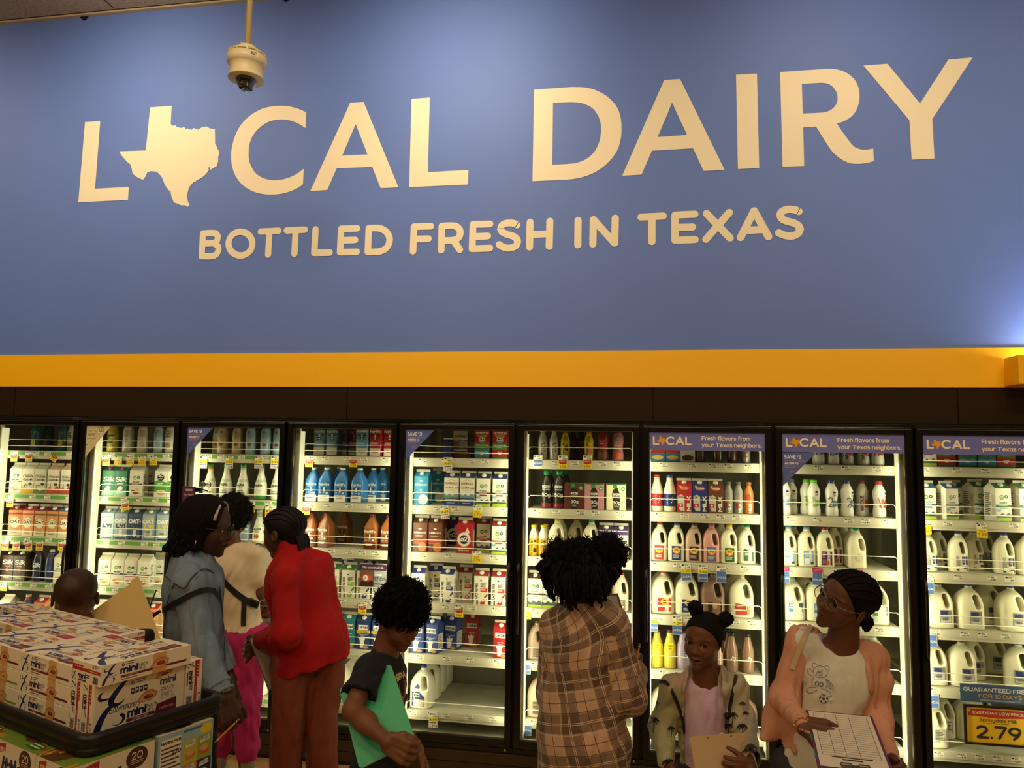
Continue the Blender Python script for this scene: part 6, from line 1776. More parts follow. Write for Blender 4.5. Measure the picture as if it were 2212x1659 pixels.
def pie_stack(art, x, y0, y1, w, fill):
 n = 3
 hh = (y1 - y0) / n
 for i in range(n):
  c = ('D8A45E', 'C07E3E', 'DFB474')[i % 3]
  art.shape([(x - w * .5, y0 + hh * i), (x - w * .55, y0 + hh * (i + .5)), (x - w * .42, y0 + hh * (i + 1)), (x + w * .45, y0 + hh * (i + 1)), (x + w * .52, y0 + hh * (i + .4)), (x + w * .4, y0 + hh * i)], c)
 pie(art, x, (y0 + y1) / 2, w * .72, fill)
NAV = '2A2A5C'
def snack_box(fl, bar, fill, word):
 """pie carton lying flat: long side to -y, large face up"""
 key = 'snackbox_' + fl
 if key in PROTO:
  return PROTO[key]
 W, H, T = BW, BH, BT
 r = empty('snack_box')
 b = MB()
 b.box((0, 0, 0), (W, H, T), 'F6EBD0', bev=.0012)
 def big(flip):
  a = Art()
  big_e(a, .008, .011, H * .86)
  a.text("Entenmann's", .040, .044, .016, NAV, wt=.10, slant=.25, fit=.075)
  a.text('6', .092, .098, .011, NAV, wt=.18).bars(.104, .108, .03, .010, 2, '55557A', .4, .2)
  for i in range(4):
   a.rect(.092 + i * .011, .076, .101 + i * .011, .090, NAV)
   a.rect(.094 + i * .011, .082, .099 + i * .011, .086, 'EADDBE')
  pie(a, .135, .062, .028, fill)
  a.text('mini', .088, .0215, .021, NAV, wt=.25, fit=.044).text('SNACK', .133, .032, .009, NAV, wt=.12, fit=.03).text('PIES', .133, .021, .009, NAV, wt=.12, fit=.022)
  a.rect(.083, .012, .158, .020, bar).text(word, .12, .0135, .005, 'E4D4BE', wt=.16, align='c')
  pie_stack(a, .178, .094, H - .002, .034, fill)
  a.poly([(.160, .012), (.170, .10), (.216, .104), (.216, .012)][::-1], 'F0E6CE')
  a.poly([(.157, .006), (.162, .034), (.216, .040), (.216, .006)][::-1], bar).text(word, .19, .018, .006, 'D8B0A8', wt=.14, align='c', fit=.04)
  a.text('mini', .190, .078, .018, NAV, wt=.22, align='c', fit=.04).text('SNACK', .190, .062, .010, NAV, wt=.12, align='c', fit=.038).text('PIES', .190, .048, .010, NAV, wt=.12, align='c', fit=.03).rect(.170, .044, .212, .0448, NAV)
  return a
 big(0).lay(b, lambda u, v, k: (u, v, T + k), .00015, .0003)
 big(1).lay(b, lambda u, v, k: (u, H - v, -k), .00015, .0003)
 def long_():
  a = Art()
  big_e(a, .007, .005, T * .84)
  a.bars(.02, .022, .02, .006, 2, '55557A', .3, .2)
  a.text('6', .052, .036, .009, NAV, wt=.2).bars(.061, .045, .028, .009, 2, '55557A', .4, .3)
  a.text('mini', .050, .019, .017, NAV, wt=.27, fit=.040).text('SNACK', .092, .027, .0072, NAV, wt=.14, fit=.026).text('PIES', .092, .0185, .0072, NAV, wt=.14, fit=.02)
  a.rect(.050, .010, .225, .0155, bar).text(word, .078, .0112, .0036, 'D8B0A8', wt=.16, align='c')
  a.bars(.052, .007, .04, .004, 1, '77777A', .6)
  pie_stack(a, .150, 0, T, .036, fill)
  return a
 long_().lay(b, lambda u, v, k: (u, -k, v), .00015, .0003)
 a = Art()
 a.text('Nutrition Facts', .02, .033, .0075, '2A2824', wt=.2, fit=.05).bars(.02, .030, .05, .024, 5, '55524A', .4, .3).bars(.08, .038, .08, .03, 7, '77746A', .4, .2)
 big_e(a, .19, .003, T * .8)
 a.lay(b, lambda u, v, k: (W - u, H + k, v), .00015, .0003)
 def end():
  a = Art()
  a.rect(0, .026, H, .034, 'B8282A').rect(.0, .034, .045, .039, 'B8282A')
  for i in range(6):
   a.ell(.012 + i * .008, .0345, .002, .002, 'EADDBE', 6)
  a.bars(.066, .031, .04, .003, 1, 'E4C0B8', .6)
  big_e(a, .003, .004, .019)
  a.text('mini', .026, .008, .014, NAV, wt=.25, fit=.03).bars(.058, .02, .018, .010, 2, NAV, .4, .2).rect(.026, .003, .06, .0065, bar)
  a.text('6', .085, .038, .008, NAV, wt=.2).bars(.093, .046, .02, .008, 2, '55557A', .4, .2)
  for i in range(9):
   a.rect(.088 + i * .0024, .004, .0892 + i * .0024 + (i % 3) * .0004, .020, '3A3A3A')
  return a
 end().lay(b, lambda u, v, k: (-k, H - u, v), .00015, .0003)
 end().lay(b, lambda u, v, k: (W + k, u, v), .00015, .0003)
 o = b.build('snack_box')
 PROTO[key] = o
 bpy.data.objects.remove(r)
 return o
SNK = {'cherry': ('6A2430', '8E2A22', 'CHERRY PIES'), 'apple': ('7C9E34', 'C8A050', 'APPLE PIES'), 'lemon': ('B02A3A', 'E8B83A', 'LEMON PIES')}
GRP = 'snack pie boxes in the black tray'
first = set()
def put_box(fl, O, x, y, z, label):
 o = snack_box(fl, *SNK[fl])
 if fl in first:
  o = o.copy()
  COL.objects.link(o)
 first.add(fl)
 o.matrix_world = frame_m(O, x, y, z)
 tag(o, label, 'snack box', GRP)
 return o
def lying_side(fl, u, v1, z, label):       # long face to the front left
 return put_box(fl, tray_pt(u, v1, z), -D2, D1, UZ, label)
def upright(fl, u, v, z, label):           # large face to the front right
 return put_box(fl, tray_pt(u, v + BT, z), D1, UZ, -D2, label)
G = .0008
upright('cherry', .012, .022, .002, 'cherry pie box standing upright with its large front to the right')
upright('cherry', .012, .0714, .002, 'cherry pie box standing upright behind the foremost one')
put_box('cherry', tray_pt(.012, .001, .1205), D1, D2, UZ, 'cherry pie box lying across the two upright ones')
put_box('cherry', tray_pt(.2505, .018, .002), D2, UZ, D1, 'pie box on edge at the right end, red end showing')
for i, nm in enumerate(('bottom', 'middle', 'top')):
 lying_side('cherry', .012, .358, .002 + i * .0495, '%s cherry pie box of the stack beside the upright boxes' % nm)
 lying_side('apple' if i < 2 else 'cherry', .012, .5965, .002 + i * .0495, '%s pie box of the second stack, cut by the picture edge' % nm)
for i in range(3):
 nm = ('bottom', 'middle', 'top')[i]
 for v, w_ in ((.546, 'right'), (.784, 'middle'), (1.022, 'left')):
  o = lying_side('lemon', .2435, v - .002, .002 + i * .0495, 'narrow lemon pie box in the back row, %s of the %s stack' % (nm, w_))
  o.matrix_world = o.matrix_world @ Matrix.Diagonal((1, .62, 1, 1))
for i in range(3):
 nm = ('lowest', 'middle', 'topmost')[i]
 for q, (v, x, y) in enumerate(((.1235, D2, -D1), (.60, -D2, D1), (.838, -D2, D1))):
  o = put_box('lemon', tray_pt(.2425 if q == 0 else .1315, v, .002 + i * .0495), x, y, UZ, ('lemon pie box printed upside down between the rows, %s one', 'lemon pie box behind the second stack, %s one', 'lemon pie box behind the third stack, %s one')[q] % nm)
  o.matrix_world = o.matrix_world @ Matrix.Diagonal((1, .93, 1, 1))
M_tray = mat('black_tray_plastic', '12110F', 0.42)
b = MB()
U0, U1, V0, V1 = -.030, .338, -.030, 1.075
prof = [(0.0, -.019), (-.004, -.012), (-.004, -.004), (.0, .0), (-.004, .004), (-.006, .016), (-.004, .026), (.004, .029), (.014, .027), (.016, .016), (.018, .001)]
rings = [[tray_pt(u, v, z) for u, v in rrect(U0 + o, U1 - o, V0 + o, V1 - o, .035 - o * .5)] for o, z in prof]
n = len(rings[0])
vs = [p for r in rings for p in r]
fs = []
for i in range(len(rings) - 1):
 for j in range(n):
  fs.append((i * n + j, i * n + (j + 1) % n, (i + 1) * n + (j + 1) % n, (i + 1) * n + j))
fs.append(tuple((len(rings) - 1) * n + j for j in range(n)))
fs.append(tuple(range(n))[::-1])
b.add(vs, fs, M_tray, True)
b.build('display_tray', label='black plastic tray holding the snack pie boxes', category='tray')
def muffin_box(key, W, H, T, kind_):
 if key in PROTO:
  return PROTO[key]
 b = MB()
 base = 'E6DCC0' if kind_ == 'muffin' else '9CB8C4'
 b.box((0, 0, 0), (W, H, T), base, bev=.0015)
 if kind_ == 'muffin':
  def face():
   a = Art()
   a.rect(0, 0, W, T, 'E4DAC0')
   a.ell(W * .10, T * .24, .02, .02, 'C89A62').ell(W * .84, T * .22, .03, .03, 'D8C49A')
   a.poly([(.02, T * .80), (.02, T * .93), (W * .33, T * .98), (W * .33, T * .84)][::-1], 'B0382A').text('#1 SELLING', .028, T * .835, .010, 'E8D8C0', wt=.2, fit=.055)
   a.text('Little', .025, T * .50, .042, NAV, wt=.24, slant=.1, fit=.115).text('Bites', .05, T * .10, .042, NAV, wt=.24, slant=.1, fit=.105)
   a.ell(W * .78, T * .83, .027, .024, '4A2E1E').text('20', W * .78, T * .80, .018, 'E4D4B8', wt=.14, align='c', fit=.026).bars(W * .78 - .016, T * .78, .032, .008, 2, 'C8B090', .4)
   a.ell(W * .82, T * .34, .034, .03, '8A5A34').ell(W * .82, T * .4, .032, .02, 'A87440')
   return a
  face().lay(b, lambda u, v, k: (u, -k, v), .00015, .0003)
  a = Art()
  a.rect(0, 0, W, H, '5A3E22').poly([(0, 0), (0, H * .5), (W * .5, H * .2), (W, H * .34), (W, 0)][::-1], '6E8E2E')
  for i in range(26):
   a.ell(W * (.05 + .9 * ((i * 37) % 91) / 91), H * (.1 + .85 * ((i * 53) % 89) / 89), .018, .007, ('C8862E', '8A5424', 'D89A34')[i % 3], 10)
  a.text('little bites', W * .36, H * .42, .026, 'E8E0CC', wt=.3, slant=.15, fit=.12).text('little bites', W * .36, H * .42, .026, '23203A', wt=.16, slant=.15, fit=.12)
  a.shape([(W * .62, H * .1), (W * .86, H * .06), (W * .9, H * .26), (W * .68, H * .3)], '2E6A2E').bars(W * .66, H * .24, .04, .02, 2, 'D8E0B8', .4)
  a.lay(b, lambda u, v, k: (u, v, T + k), .00015, .0003)
  f2 = face()
  f2.lay(b, lambda u, v, k: (-k, H - u * H / W, v), .00015, .0003)
  face().lay(b, lambda u, v, k: (W + k, u * H / W, v), .00015, .0003)
 else:
  a = Art()
  a.rect(.006, .0, W * .40, T - .012, 'E8E0CC').text('Nutrition Facts', .009, T - .024, .008, '23211E', wt=.22, fit=W * .34)
  for i in range(14):
   a.rect(.009, T - .036 - i * .0095, .009 + W * .34 * (1 - .3 * ((i * 7) % 5) / 5), T - .032 - i * .0095, '4A4840')
  a.text('220', .009 + W * .34, T - .052, .010, '23211E', wt=.22, align='r')
  a.bars(W * .44, T - .005, W * .5, .007, 1, '2E7AB0', .8)
  q = W * .44
  cw = (W - .004 - q) / 2
  for i, (c, cc) in enumerate((('B8B83A', 'C87A3A'), ('8AA83A', 'C8662A'), ('C88A54', 'B0502A'), ('2A2E38', '6A4028'))):
   x0, z0 = q + (i % 2) * cw, T - .03 - (i // 2 + 1) * .058
   a.rect(x0, z0, x0 + cw, z0 + .057, c)
   a.ell(x0 + cw * .5, z0 + .018, cw * .36, .010, cc).ell(x0 + cw * .5, z0 + .025, cw * .28, .008, 'D8A45E')
   a.shape([(x0 + .006, z0 + .038), (x0 + .010, z0 + .05), (x0 + cw - .008, z0 + .054), (x0 + cw - .006, z0 + .042)], 'D8DCE0').bars(x0 + cw * .25, z0 + .050, cw * .5, .007, 2, '2A3A6A', .4)
  a.ell(W * .86, T - .016, .018, .012, 'E0CC2E')
  a.lay(b, lambda u, v, k: (u, -k, v), .00015, .0003)
  a = Art()
  a.rect(0, 0, W, .02, 'D8D0BC').ell(W * .4, .012, .04, .006, '6A3A2A')
  a.lay(b, lambda u, v, k: (u, v, T + k), .00015, .0003)
 o = b.build('muffin_box' if kind_ == 'muffin' else 'cracker_box')
 PROTO[key] = o
 return o
ZB_ = -.0215
mt_ = .15
def put_m(key, dims, kind_, u, v, z, x, y, label, group):
 o = muffin_box(key, *dims, kind_)
 if key in first:
  o = o.copy()
  COL.objects.link(o)
 first.add(key)
 o.matrix_world = frame_m(tray_pt(u, v, z), x, y, UZ)
 tag(o, label, 'food box', group)
MD = (.20, .14, mt_)
gm = 'muffin boxes under the black tray'
for lay_ in range(2):
 z = ZB_ - mt_ * (lay_ + 1) - lay_ * .0006
 w_ = 'upper' if lay_ == 0 else 'lower'
 put_m('muf', MD, 'muffin', -.072, -.048, z, D1, D2, 'muffin box at the front corner under the tray, %s layer' % w_, gm)
 for k_ in range(4):
  put_m('muf', MD, 'muffin', -.072, .0935 + .201 * (k_ + 1), z, -D2, D1, 'muffin box under the left tray edge, %s layer, %s from the corner' % (w_, ORD[k_ + 1]), gm)
 put_m('crk', (.155, .12, mt_), 'cracker', .140, -.044, z, D1, D2, 'light blue box with a nutrition panel under the tray, %s one' % w_, 'light blue boxes under the tray')
b = MB()
zt_ = 1.12 + ZB_ - mt_ * 2 - .0012
for (u0, v0, u1, v1, z0, z1) in ((-.08, -.05, .36, 1.0, zt_ - .03, zt_),):
 vs = [tray_pt(u, v, z - 1.12) for z in (z0, z1) for u, v in ((u0, v0), (u1, v0), (u1, v1), (u0, v1))]
 b.add(vs, [(0, 3, 2, 1), (4, 5, 6, 7), (0, 1, 5, 4), (1, 2, 6, 5), (2, 3, 7, 6), (3, 0, 4, 7)], mat('table_board', '4A3A28', .6))
tb = b.build('display_table', label='display table carrying the muffin boxes below the tray', category='table')
for u, v in ((-.05, 0), (.33, 0), (.33, .96), (-.05, .96)):
 b = MB()
 b.tube([tray_pt(u, v, -1.12), tray_pt(u, v, zt_ - .031 - 1.12)], .018, mat('table_leg_metal', '2A2824', .4, .6), 10)
 b.build('leg', tb)
# ------------------------------------------------------------------ people
def V3(*a):
 return np.array(a, float)
def unit(v):
 v = np.asarray(v, float)
 return v / np.linalg.norm(v)
def rotm(axis, deg):
 return np.array(Matrix.Rotation(math.radians(deg), 3, Vector(axis)))
def heading(phi):
 """right, forward, up of a body that faces phi degrees (0 = +x, 90 = towards the cooler)"""
 f = V3(math.cos(math.radians(phi)), math.sin(math.radians(phi)), 0)
 r = V3(f[1], -f[0], 0)
 return np.stack([r, f, V3(0, 0, 1)], 1)
_RP = np.random.RandomState(3)
_WK = [(unit(_RP.randn(3)), _RP.rand() * 6.28) for _ in range(24)]
def wrinkle(P, amp, freq, axis=(0, 0, 1), stretch=2.5, seed=0):
 """cloth folds: warped waves, longer along the axis"""
 a = unit(axis)
 Q = P + np.outer(P @ a, a) * (1 / stretch - 1)
 w = np.stack([np.sin(Q @ (_WK[(i + seed) % 24][0] * freq * 0.5) + _WK[(i + seed) % 24][1]) for i in range(3)], 1) * (0.9 / freq)
 Q = Q + w
 s = 0
 for i in range(5):
  k, ph = _WK[(i * 3 + seed + 5) % 24]
  s = s + (0.62 - np.abs(np.sin(Q @ (k * freq * 0.62 * (0.8 + 0.35 * i)) + ph + seed))) * 1.5 * (0.8 ** i)
 return s * amp / 1.25
def fuzz(P, amp, freq, seed=0):
 s = 0
 for i in range(6):
  k, ph = _WK[(i * 5 + seed) % 24]
  k2, p2 = _WK[(i * 7 + seed + 3) % 24]
  s = s + np.sin(P @ (k * freq) + ph) * np.sin(P @ (k2 * freq * 1.3) + p2)
 return s * amp / 2.5
def smooth_step(a, b, x):
 t = np.clip((x - a) / (b - a), 0, 1)
 return t * t * (3 - 2 * t)
SKIN = mat('skin', attr='tint', rough=0.48, spec=0.4, noise=0.10, nscale=60, bump=0.04, sub=0.06)
HAIR = mat('black_hair', '0D0907', 0.8, spec=0.18)
HAIRB = mat('brown_black_hair', '120B08', 0.65, spec=0.3)
EYEM = [mat('eye_white', 'A89C8C', 0.25, spec=0.6), mat('eye_iris', '1A0D07', 0.15, spec=0.7)]
class Fig:
 """one person: the body is one skin; hair and clothes hang on it as parts"""
 def __init__(s, name_label, skin_col, group='shoppers at the cooler'):
  s.root = None
  s.label = name_label
  s.body = Solid()
  s.regions = []
  s.skin = np.array(lin(skin_col)) * 0.9
  s.paint = []
  s.group = group
  s.parts = []
 def head(s, c, S, phi, pitch=0.0, roll=0.0, nb=None, eyes=True, mouth=0.0, look=(0, 0), ear=1.0, hz=0.0026, k=0.05, nose=1.0, lid=.021):
  """c centre between the ears, S chin to crown, pitch > 0 looks up, roll > 0 tips the crown to the person's right"""
  M = heading(phi)
  R = M @ rotm((1, 0, 0), pitch) @ rotm((0, 1, 0), roll)
  s.hM, s.hc, s.hS = R, np.asarray(c, float), S
  w = lambda x, y, z: s.hc + R @ (V3(x, y, z) * S)
  s.hw = w
  B = s.body
  e = lambda p, r, kk=0.0, op='+', RR=None: B.ell(w(*p), V3(*r) * S, kk * S, op, R if RR is None else R @ RR)
  e((0, -.07, .14), (.335, .415, .36))
  e((0, .08, .17), (.295, .285, .27), .10)
  e((0, .13, -.08), (.275, .265, .30), .10)
  e((0, .11, -.27), (.225, .245, .19), .10)
  B.ball(w(0, .285, -.415), .082 * S, .09 * S)
  for sx in (-1, 1):
   B.ball(w(sx * .155, .235, -.13), .125 * S, .08 * S)
   B.cone(w(sx * .04, .352, .075), w(sx * .215, .285, .085), .040 * S, .032 * S, .05 * S)
   e((sx * .148, .405, -.005), (.085, .060, .048), .05, '-')
   B.ball(w(sx * .148, .272, -.005), .088 * S, .02 * S)
   B.ball(w(sx * .056 * nose, .383, -.150), .041 * S * nose, .035 * S)
   e((sx * .345, -.02, -.04), (.030, .075, .115), .02, '+', rotm((0, 0, 1), sx * -20) @ rotm((1, 0, 0), 12))
   e((sx * .372, .0, -.03), (.016, .042, .07), .012, '-', rotm((0, 0, 1), sx * -20) @ rotm((1, 0, 0), 12))
  B.cone(w(0, .345, .045), w(0, .40 + .032 * nose, -.135), .032 * S, .048 * S * nose, .05 * S)
  B.cone(w(-.085, .335, -.262), w(0, .392, -.250), .026 * S, .034 * S, .02 * S)
  B.cone(w(.085, .335, -.262), w(0, .392, -.250), .026 * S, .034 * S, .02 * S)
  B.cone(w(-.07, .335, -.305 - mouth), w(.07, .335, -.305 - mouth), .034 * S, .034 * S, .02 * S)
  B.ball(w(0, .362, -.308 - mouth), .036 * S, .02 * S)
  B.cone(w(-.08, .368, -.279 - mouth / 2), w(.08, .368, -.279 - mouth / 2), (.007 + mouth / 2) * S, (.007 + mouth / 2) * S, .012 * S, '-')
  if eyes:
   for sx in (-1, 1):
    e((sx * .150, .375, -.004), (.066, .06, lid), .006, '-')
  if nb is not None:
   s.nb = np.asarray(nb, float)
   B.cone(w(0, -.10, -.22), s.nb, .21 * S, .25 * S, .06 * S)
  s.eyes, s.look = eyes, look
  lo, hi = s.hc - S * .78, s.hc + S * .78
  s.regions.append((lo, hi, hz))
  sk = s.skin
  def paint(V, C):
   q = ((V - s.hc) @ R) / S
   near = (np.abs(q) < .8).all(1)
   x, y, z = q[:, 0], q[:, 1], q[:, 2]
   fr = (y > .15) & near
   lip = np.exp(-((x / .085) ** 4 + ((z + .283 + mouth / 2) / (.048 + mouth / 2)) ** 4)) * fr
   C[:] = C * (1 - .55 * lip[:, None]) + .55 * lip[:, None] * (sk * V3(1.15, .72, .70))
   line = np.exp(-((x / .085) ** 6 + ((z + .279 + mouth / 2) / (.008 + mouth * .5)) ** 2)) * fr
   C *= (1 - .75 * line[:, None])
   for sx in (-1, 1):
    bx = sx * x
    br = np.exp(-(((bx - .150) / .095) ** 4 + ((z - .098 + .8 * (bx - .14) ** 2) / .020) ** 2)) * fr
    C *= (1 - .72 * br[:, None])
    ls = np.exp(-(((bx - .150) / .075) ** 6 + ((z - .027 + 3 * (bx - .150) ** 2) / .009) ** 2)) * fr
    C *= (1 - .8 * ls[:, None])
    no = np.exp(-(((bx - .045) / .022) ** 2 + ((z + .185) / .014) ** 2)) * fr
    C *= (1 - .6 * no[:, None])
  s.paint.append(paint)
  return s
 def limb(s, pts, rs, k=0.02):
  s.body.chain(pts, rs, k)
  return s
 def hand(s, wrist, d, n, L=0.16, curl=(35, 45, 40), side=1, spread=6.0, thumb=35, hz=0.0026, tcurl=20, region=True, splay=(0, 0, 0, 0)):
  """wrist point, d towards the fingers, n out of the BACK of the hand; side = +1 thumb on d x n ... -1 the other way"""
  d, n = unit(d), unit(n)
  n = unit(n - d * (n @ d))
  t = np.cross(d, n) * side           # towards the thumb
  B = s.body
  w = lambda a, b, c: np.asarray(wrist) + d * a * L + t * b * L + n * c * L
  for b0, b1 in ((-.17, -.20), (-.06, -.07), (.06, .07), (.17, .19)):
   B.cone(w(.02, b0 * .8, 0), w(.46, b1, 0), .085 * L, .075 * L, .05 * L)
  B.cone(w(.06, .12, -.03), w(.28, .26, -.04), .095 * L, .085 * L, .05 * L)
  lens = (.40, .47, .50, .44)
  for i, b in enumerate((-.21, -.075, .07, .205)):
   p = w(.48 - abs(b) * .12, b, .01)
   ang = 0.0
   cd = d
   sp = math.radians((b / .21) * spread + splay[i])
   base = unit(d * math.cos(sp) + t * math.sin(sp))
   r = (.062 if i else .052) * L
   for j, fr in enumerate((.46, .31, .25)):
    ang += curl[j] if not hasattr(curl[j], '__len__') else curl[j][i]
    a = math.radians(ang)
    cd = base * math.cos(a) - n * math.sin(a)
    q = p + cd * lens[i] * fr * L
    B.cone(p, q, r, r * .90, .010 * L)
    p, r = q, r * .90
  p = w(.24, .26, -.05)
  a = math.radians(thumb)
  td = unit(d * math.cos(a) + t * math.sin(a) - n * .25)
  q = p + td * .22 * L
  B.cone(p, q, .080 * L, .068 * L, .02 * L)
  a2 = math.radians(tcurl)
  td2 = unit(td * math.cos(a2) + (-n * .7 + d * .5 - t * .4) * math.sin(a2))
  B.cone(q, q + td2 * .19 * L, .066 * L, .052 * L, .01 * L)
  if region:
   c = w(.45, 0, -.1)
   s.regions.append((c - L * .80, c + L * .80, hz))
  return s
 def finish(s, lo, hi, h=0.006):
  """walk out the skin; fine boxes first, the coarse rest after"""
  VS, FS, n = [], [], 0
  fine = []
  for l, u, hh in s.regions:
   V, F = skin(s.body, l, u, hh)
   for l2, u2 in fine:
    ins = ((V > l2 + .004) & (V < u2 - .004)).all(1)
    F = F[~ins[F].all(1)]
   VS.append(V)
   FS.append(F + n)
   n += len(V)
   fine.append((np.asarray(l), np.asarray(u)))
  V, F = skin(s.body, lo, hi, h)
  for l2, u2 in fine:
   ins = ((V > l2 + .012) & (V < u2 - .012)).all(1)
   F = F[~ins[F].all(1)]
  VS.append(V)
  FS.append(F + n)
  V, F = np.concatenate(VS), np.concatenate(FS)
  C = np.tile(s.skin, (len(V), 1))
  for p in s.paint:
   p(V, C)
  used = np.zeros(len(V), bool)
  used[F] = True
  mp = np.cumsum(used) - 1
  s.root = np_obj('person', np_mesh('person', V[used], mp[F], [SKIN], C[used]), label=s.label, category='person', group=s.group)
  if getattr(s, 'eyes', False):
   for sx in (-1, 1):
    b = MB()
    c = s.hw(sx * .148, .279, -.004)
    r = .082 * s.hS
    g = s.hM @ rotm((0, 0, 1), s.look[0]) @ rotm((1, 0, 0), s.look[1])
    Mx = Matrix([[g[0, 0], g[0, 2], g[0, 1], c[0]], [g[1, 0], g[1, 2], g[1, 1], c[1]], [g[2, 0], g[2, 2], g[2, 1], c[2]], [0, 0, 0, 1]])
    pr = [(r * math.sin(t), -r * math.cos(t)) for t in np.linspace(.02, math.pi - .52, 12)]
    b.lathe(pr, EYEM[0], 16, M=Mx)
    pr = [(r * 1.002 * math.sin(t), -r * 1.002 * math.cos(t)) for t in np.linspace(math.pi - .56, math.pi - .01, 6)]
    b.lathe(pr, EYEM[1], 16, M=Mx)
    b.build('eye', s.root)
  return s.root
 def part(s, name, sol, lo, hi, h, m, label=None, disp=None, uvw=None, col=None):
  f = sol if disp is None else (lambda P, mm=0.07: sol(P, mm) + disp(P))
  V, F = skin(f, lo, hi, h, 0.012)
  me = np_mesh(name, V, F, m if isinstance(m, list) else [m], None if col is None else col(V), None if uvw is None else uvw(V))
  o = np_obj(name, me, s.root, label=label)
  return o
def torso(sol, N, P, M, sw, g=0.0, SL=None, SR=None, fl=.60, belly=.80, hip=.86, k=.035, yoke=.044, low=True):
 """chest, waist and hips between neck base N and pelvis P; M = heading(), sw half the shoulder width"""
 N, P = np.asarray(N, float), np.asarray(P, float)
 up = unit(N - P)
 f = unit(M[:, 1] - up * (M[:, 1] @ up))
 r = np.cross(f, up)
 R = np.stack([r, f, up], 1)
 L = np.linalg.norm(N - P)
 sol.ell(N + (P - N) * .30, (sw * .90 + g, sw * fl + g, L * .30 + g), k, '+', R)
 sol.ell(N + (P - N) * .64, (sw * belly + g, sw * (fl - .04) + g, L * .34 + g), k, '+', R)
 if low:
  sol.ell(P, (sw * hip + g, sw * (fl + .02) + g, L * .24 + g), k, '+', R)
 if SL is not None:
  up1 = N - up * .035
  sol.cone(SL, up1, yoke + g, yoke * 1.15 + g, k * .6)
  sol.cone(SR, up1, yoke + g, yoke * 1.15 + g, k * .6)
 return R
def cut(sol, p, n):
 """removes what lies beyond the plane through p with the outward normal n"""
 p, n = np.asarray(p, float), unit(n)
 return sol.fn(lambda Q: -((Q - p) @ n), p, 9.0, 0, '-')
def grad(f, P, e=0.002):
 g = np.stack([f(P + V3(*d)) - f(P - V3(*d)) for d in ((e, 0, 0), (0, e, 0), (0, 0, e))], 1)
 return g / np.maximum(np.linalg.norm(g, axis=1), 1e-9)[:, None]
def onto(f, P, it=12, lift=0.0):
 """moves points onto the surface f = lift"""
 P = np.array(P, float)
 for _ in range(it):
  P = P - grad(f, P) * (f(P) - lift)[:, None] * 0.9
 return P
def rect_fit(pA, pB, pC, pD, YA, rng=.2):
 """a flat rectangle whose corners A, B, C, D (D opposite A) are seen at those picture points"""
 A = at(*pA, YA)
 best = None
 for YB in np.linspace(YA - rng, YA + rng, 61):
  B = at(*pB, YB)
  for YC in np.linspace(YA - rng, YA + rng, 61):
   C = at(*pC, YC)
   x, y = B - A, C - A
   cs = abs(unit(x) @ unit(y))
   q = B + y - EYE
   e = np.hypot(1106 + FPX * (q @ RGT) / (q @ FWD) - pD[0], 829.5 - FPX * (q @ UPV) / (q @ FWD) - pD[1])
   if best is None or cs * 250 + e < best[0]:
    best = (cs * 250 + e, B, C)
 x, y = best[1] - A, best[2] - A
 bx, by = unit(x), y - unit(x) * (y @ unit(x))
 return A, bx, unit(by), np.linalg.norm(x), np.linalg.norm(y)
def drape(f, px, Y0, lift=0.0):
 """points of the surface f met by looking at the picture points px, starting at y = Y0"""
 P = np.array([at(x, y, Y0) for x, y in px])
 D = np.array([unit(ray(x, y)) for x, y in px])
 for _ in range(60):
  P = P + D * (np.clip(f(P) - lift, -.04, .04) * .7)[:, None]
 return P
def strap(name, f, px, Y0, width, m, parent, lift=.003, th=.003, n=5, **tags):
 """a flat strap lying on f along the picture points px"""
 P = drape(f, catmull([tuple(map(float, p)) for p in px], n), Y0, lift)
 ok = np.abs(f(P) - lift) < .02
 P = P[ok]
 for _ in range(3):
  P[1:-1] = (P[:-2] + 2 * P[1:-1] + P[2:]) / 4
 nr = grad(f, P, .012)
 for _ in range(4):
  nr[1:-1] = nr[:-2] + 2 * nr[1:-1] + nr[2:]
  nr /= np.linalg.norm(nr, axis=1)[:, None]
 b = MB()
 vs, fs = [], []
 for i in range(len(P)):
  t = unit(P[min(i + 1, len(P) - 1)] - P[max(i - 1, 0)])
  sd = unit(np.cross(nr[i], t)) * width / 2
  for a, c in ((-1, 0), (1, 0), (1, 1), (-1, 1)):
   vs.append(P[i] + sd * a + nr[i] * th * c)
 for i in range(len(P) - 1):
  for a in range(4):
   c = (a + 1) % 4
   fs.append((i * 4 + a, i * 4 + c, i * 4 + 4 + c, i * 4 + 4 + a))
 fs += [(3, 2, 1, 0), tuple(len(P) * 4 - 4 + a for a in range(4))]
 b.add(vs, fs, m)
 return b.build(name, parent, **tags)
def band(name, f, pts, width, m, parent, lift=0.003, th=0.003, n=8, fr=None, **tags):
 """a flat strap lying on the surface f along pts"""
 P = np.array(catmull([tuple(p) for p in pts], n))
 Q = onto(f, P, 10, lift) if f is not None else P
 nr = grad(f, Q) if f is not None else np.tile(unit(fr), (len(Q), 1))
 b = MB()
 vs, fs = [], []
 for i in range(len(Q)):
  t = unit(Q[min(i + 1, len(Q) - 1)] - Q[max(i - 1, 0)])
  sd = unit(np.cross(nr[i], t)) * width / 2
  nn = nr[i] * th
  for a, c in ((-1, 0), (1, 0), (1, 1), (-1, 1)):
   vs.append(Q[i] + sd * a + nn * c)
 for i in range(len(Q) - 1):
  for a in range(4):
   c = (a + 1) % 4
   fs.append((i * 4 + a, i * 4 + c, i * 4 + 4 + c, i * 4 + 4 + a))
 fs += [(3, 2, 1, 0), tuple(len(Q) * 4 - 4 + a for a in range(4))]
 b.add(vs, fs, m)
 return b.build(name, parent, **tags)
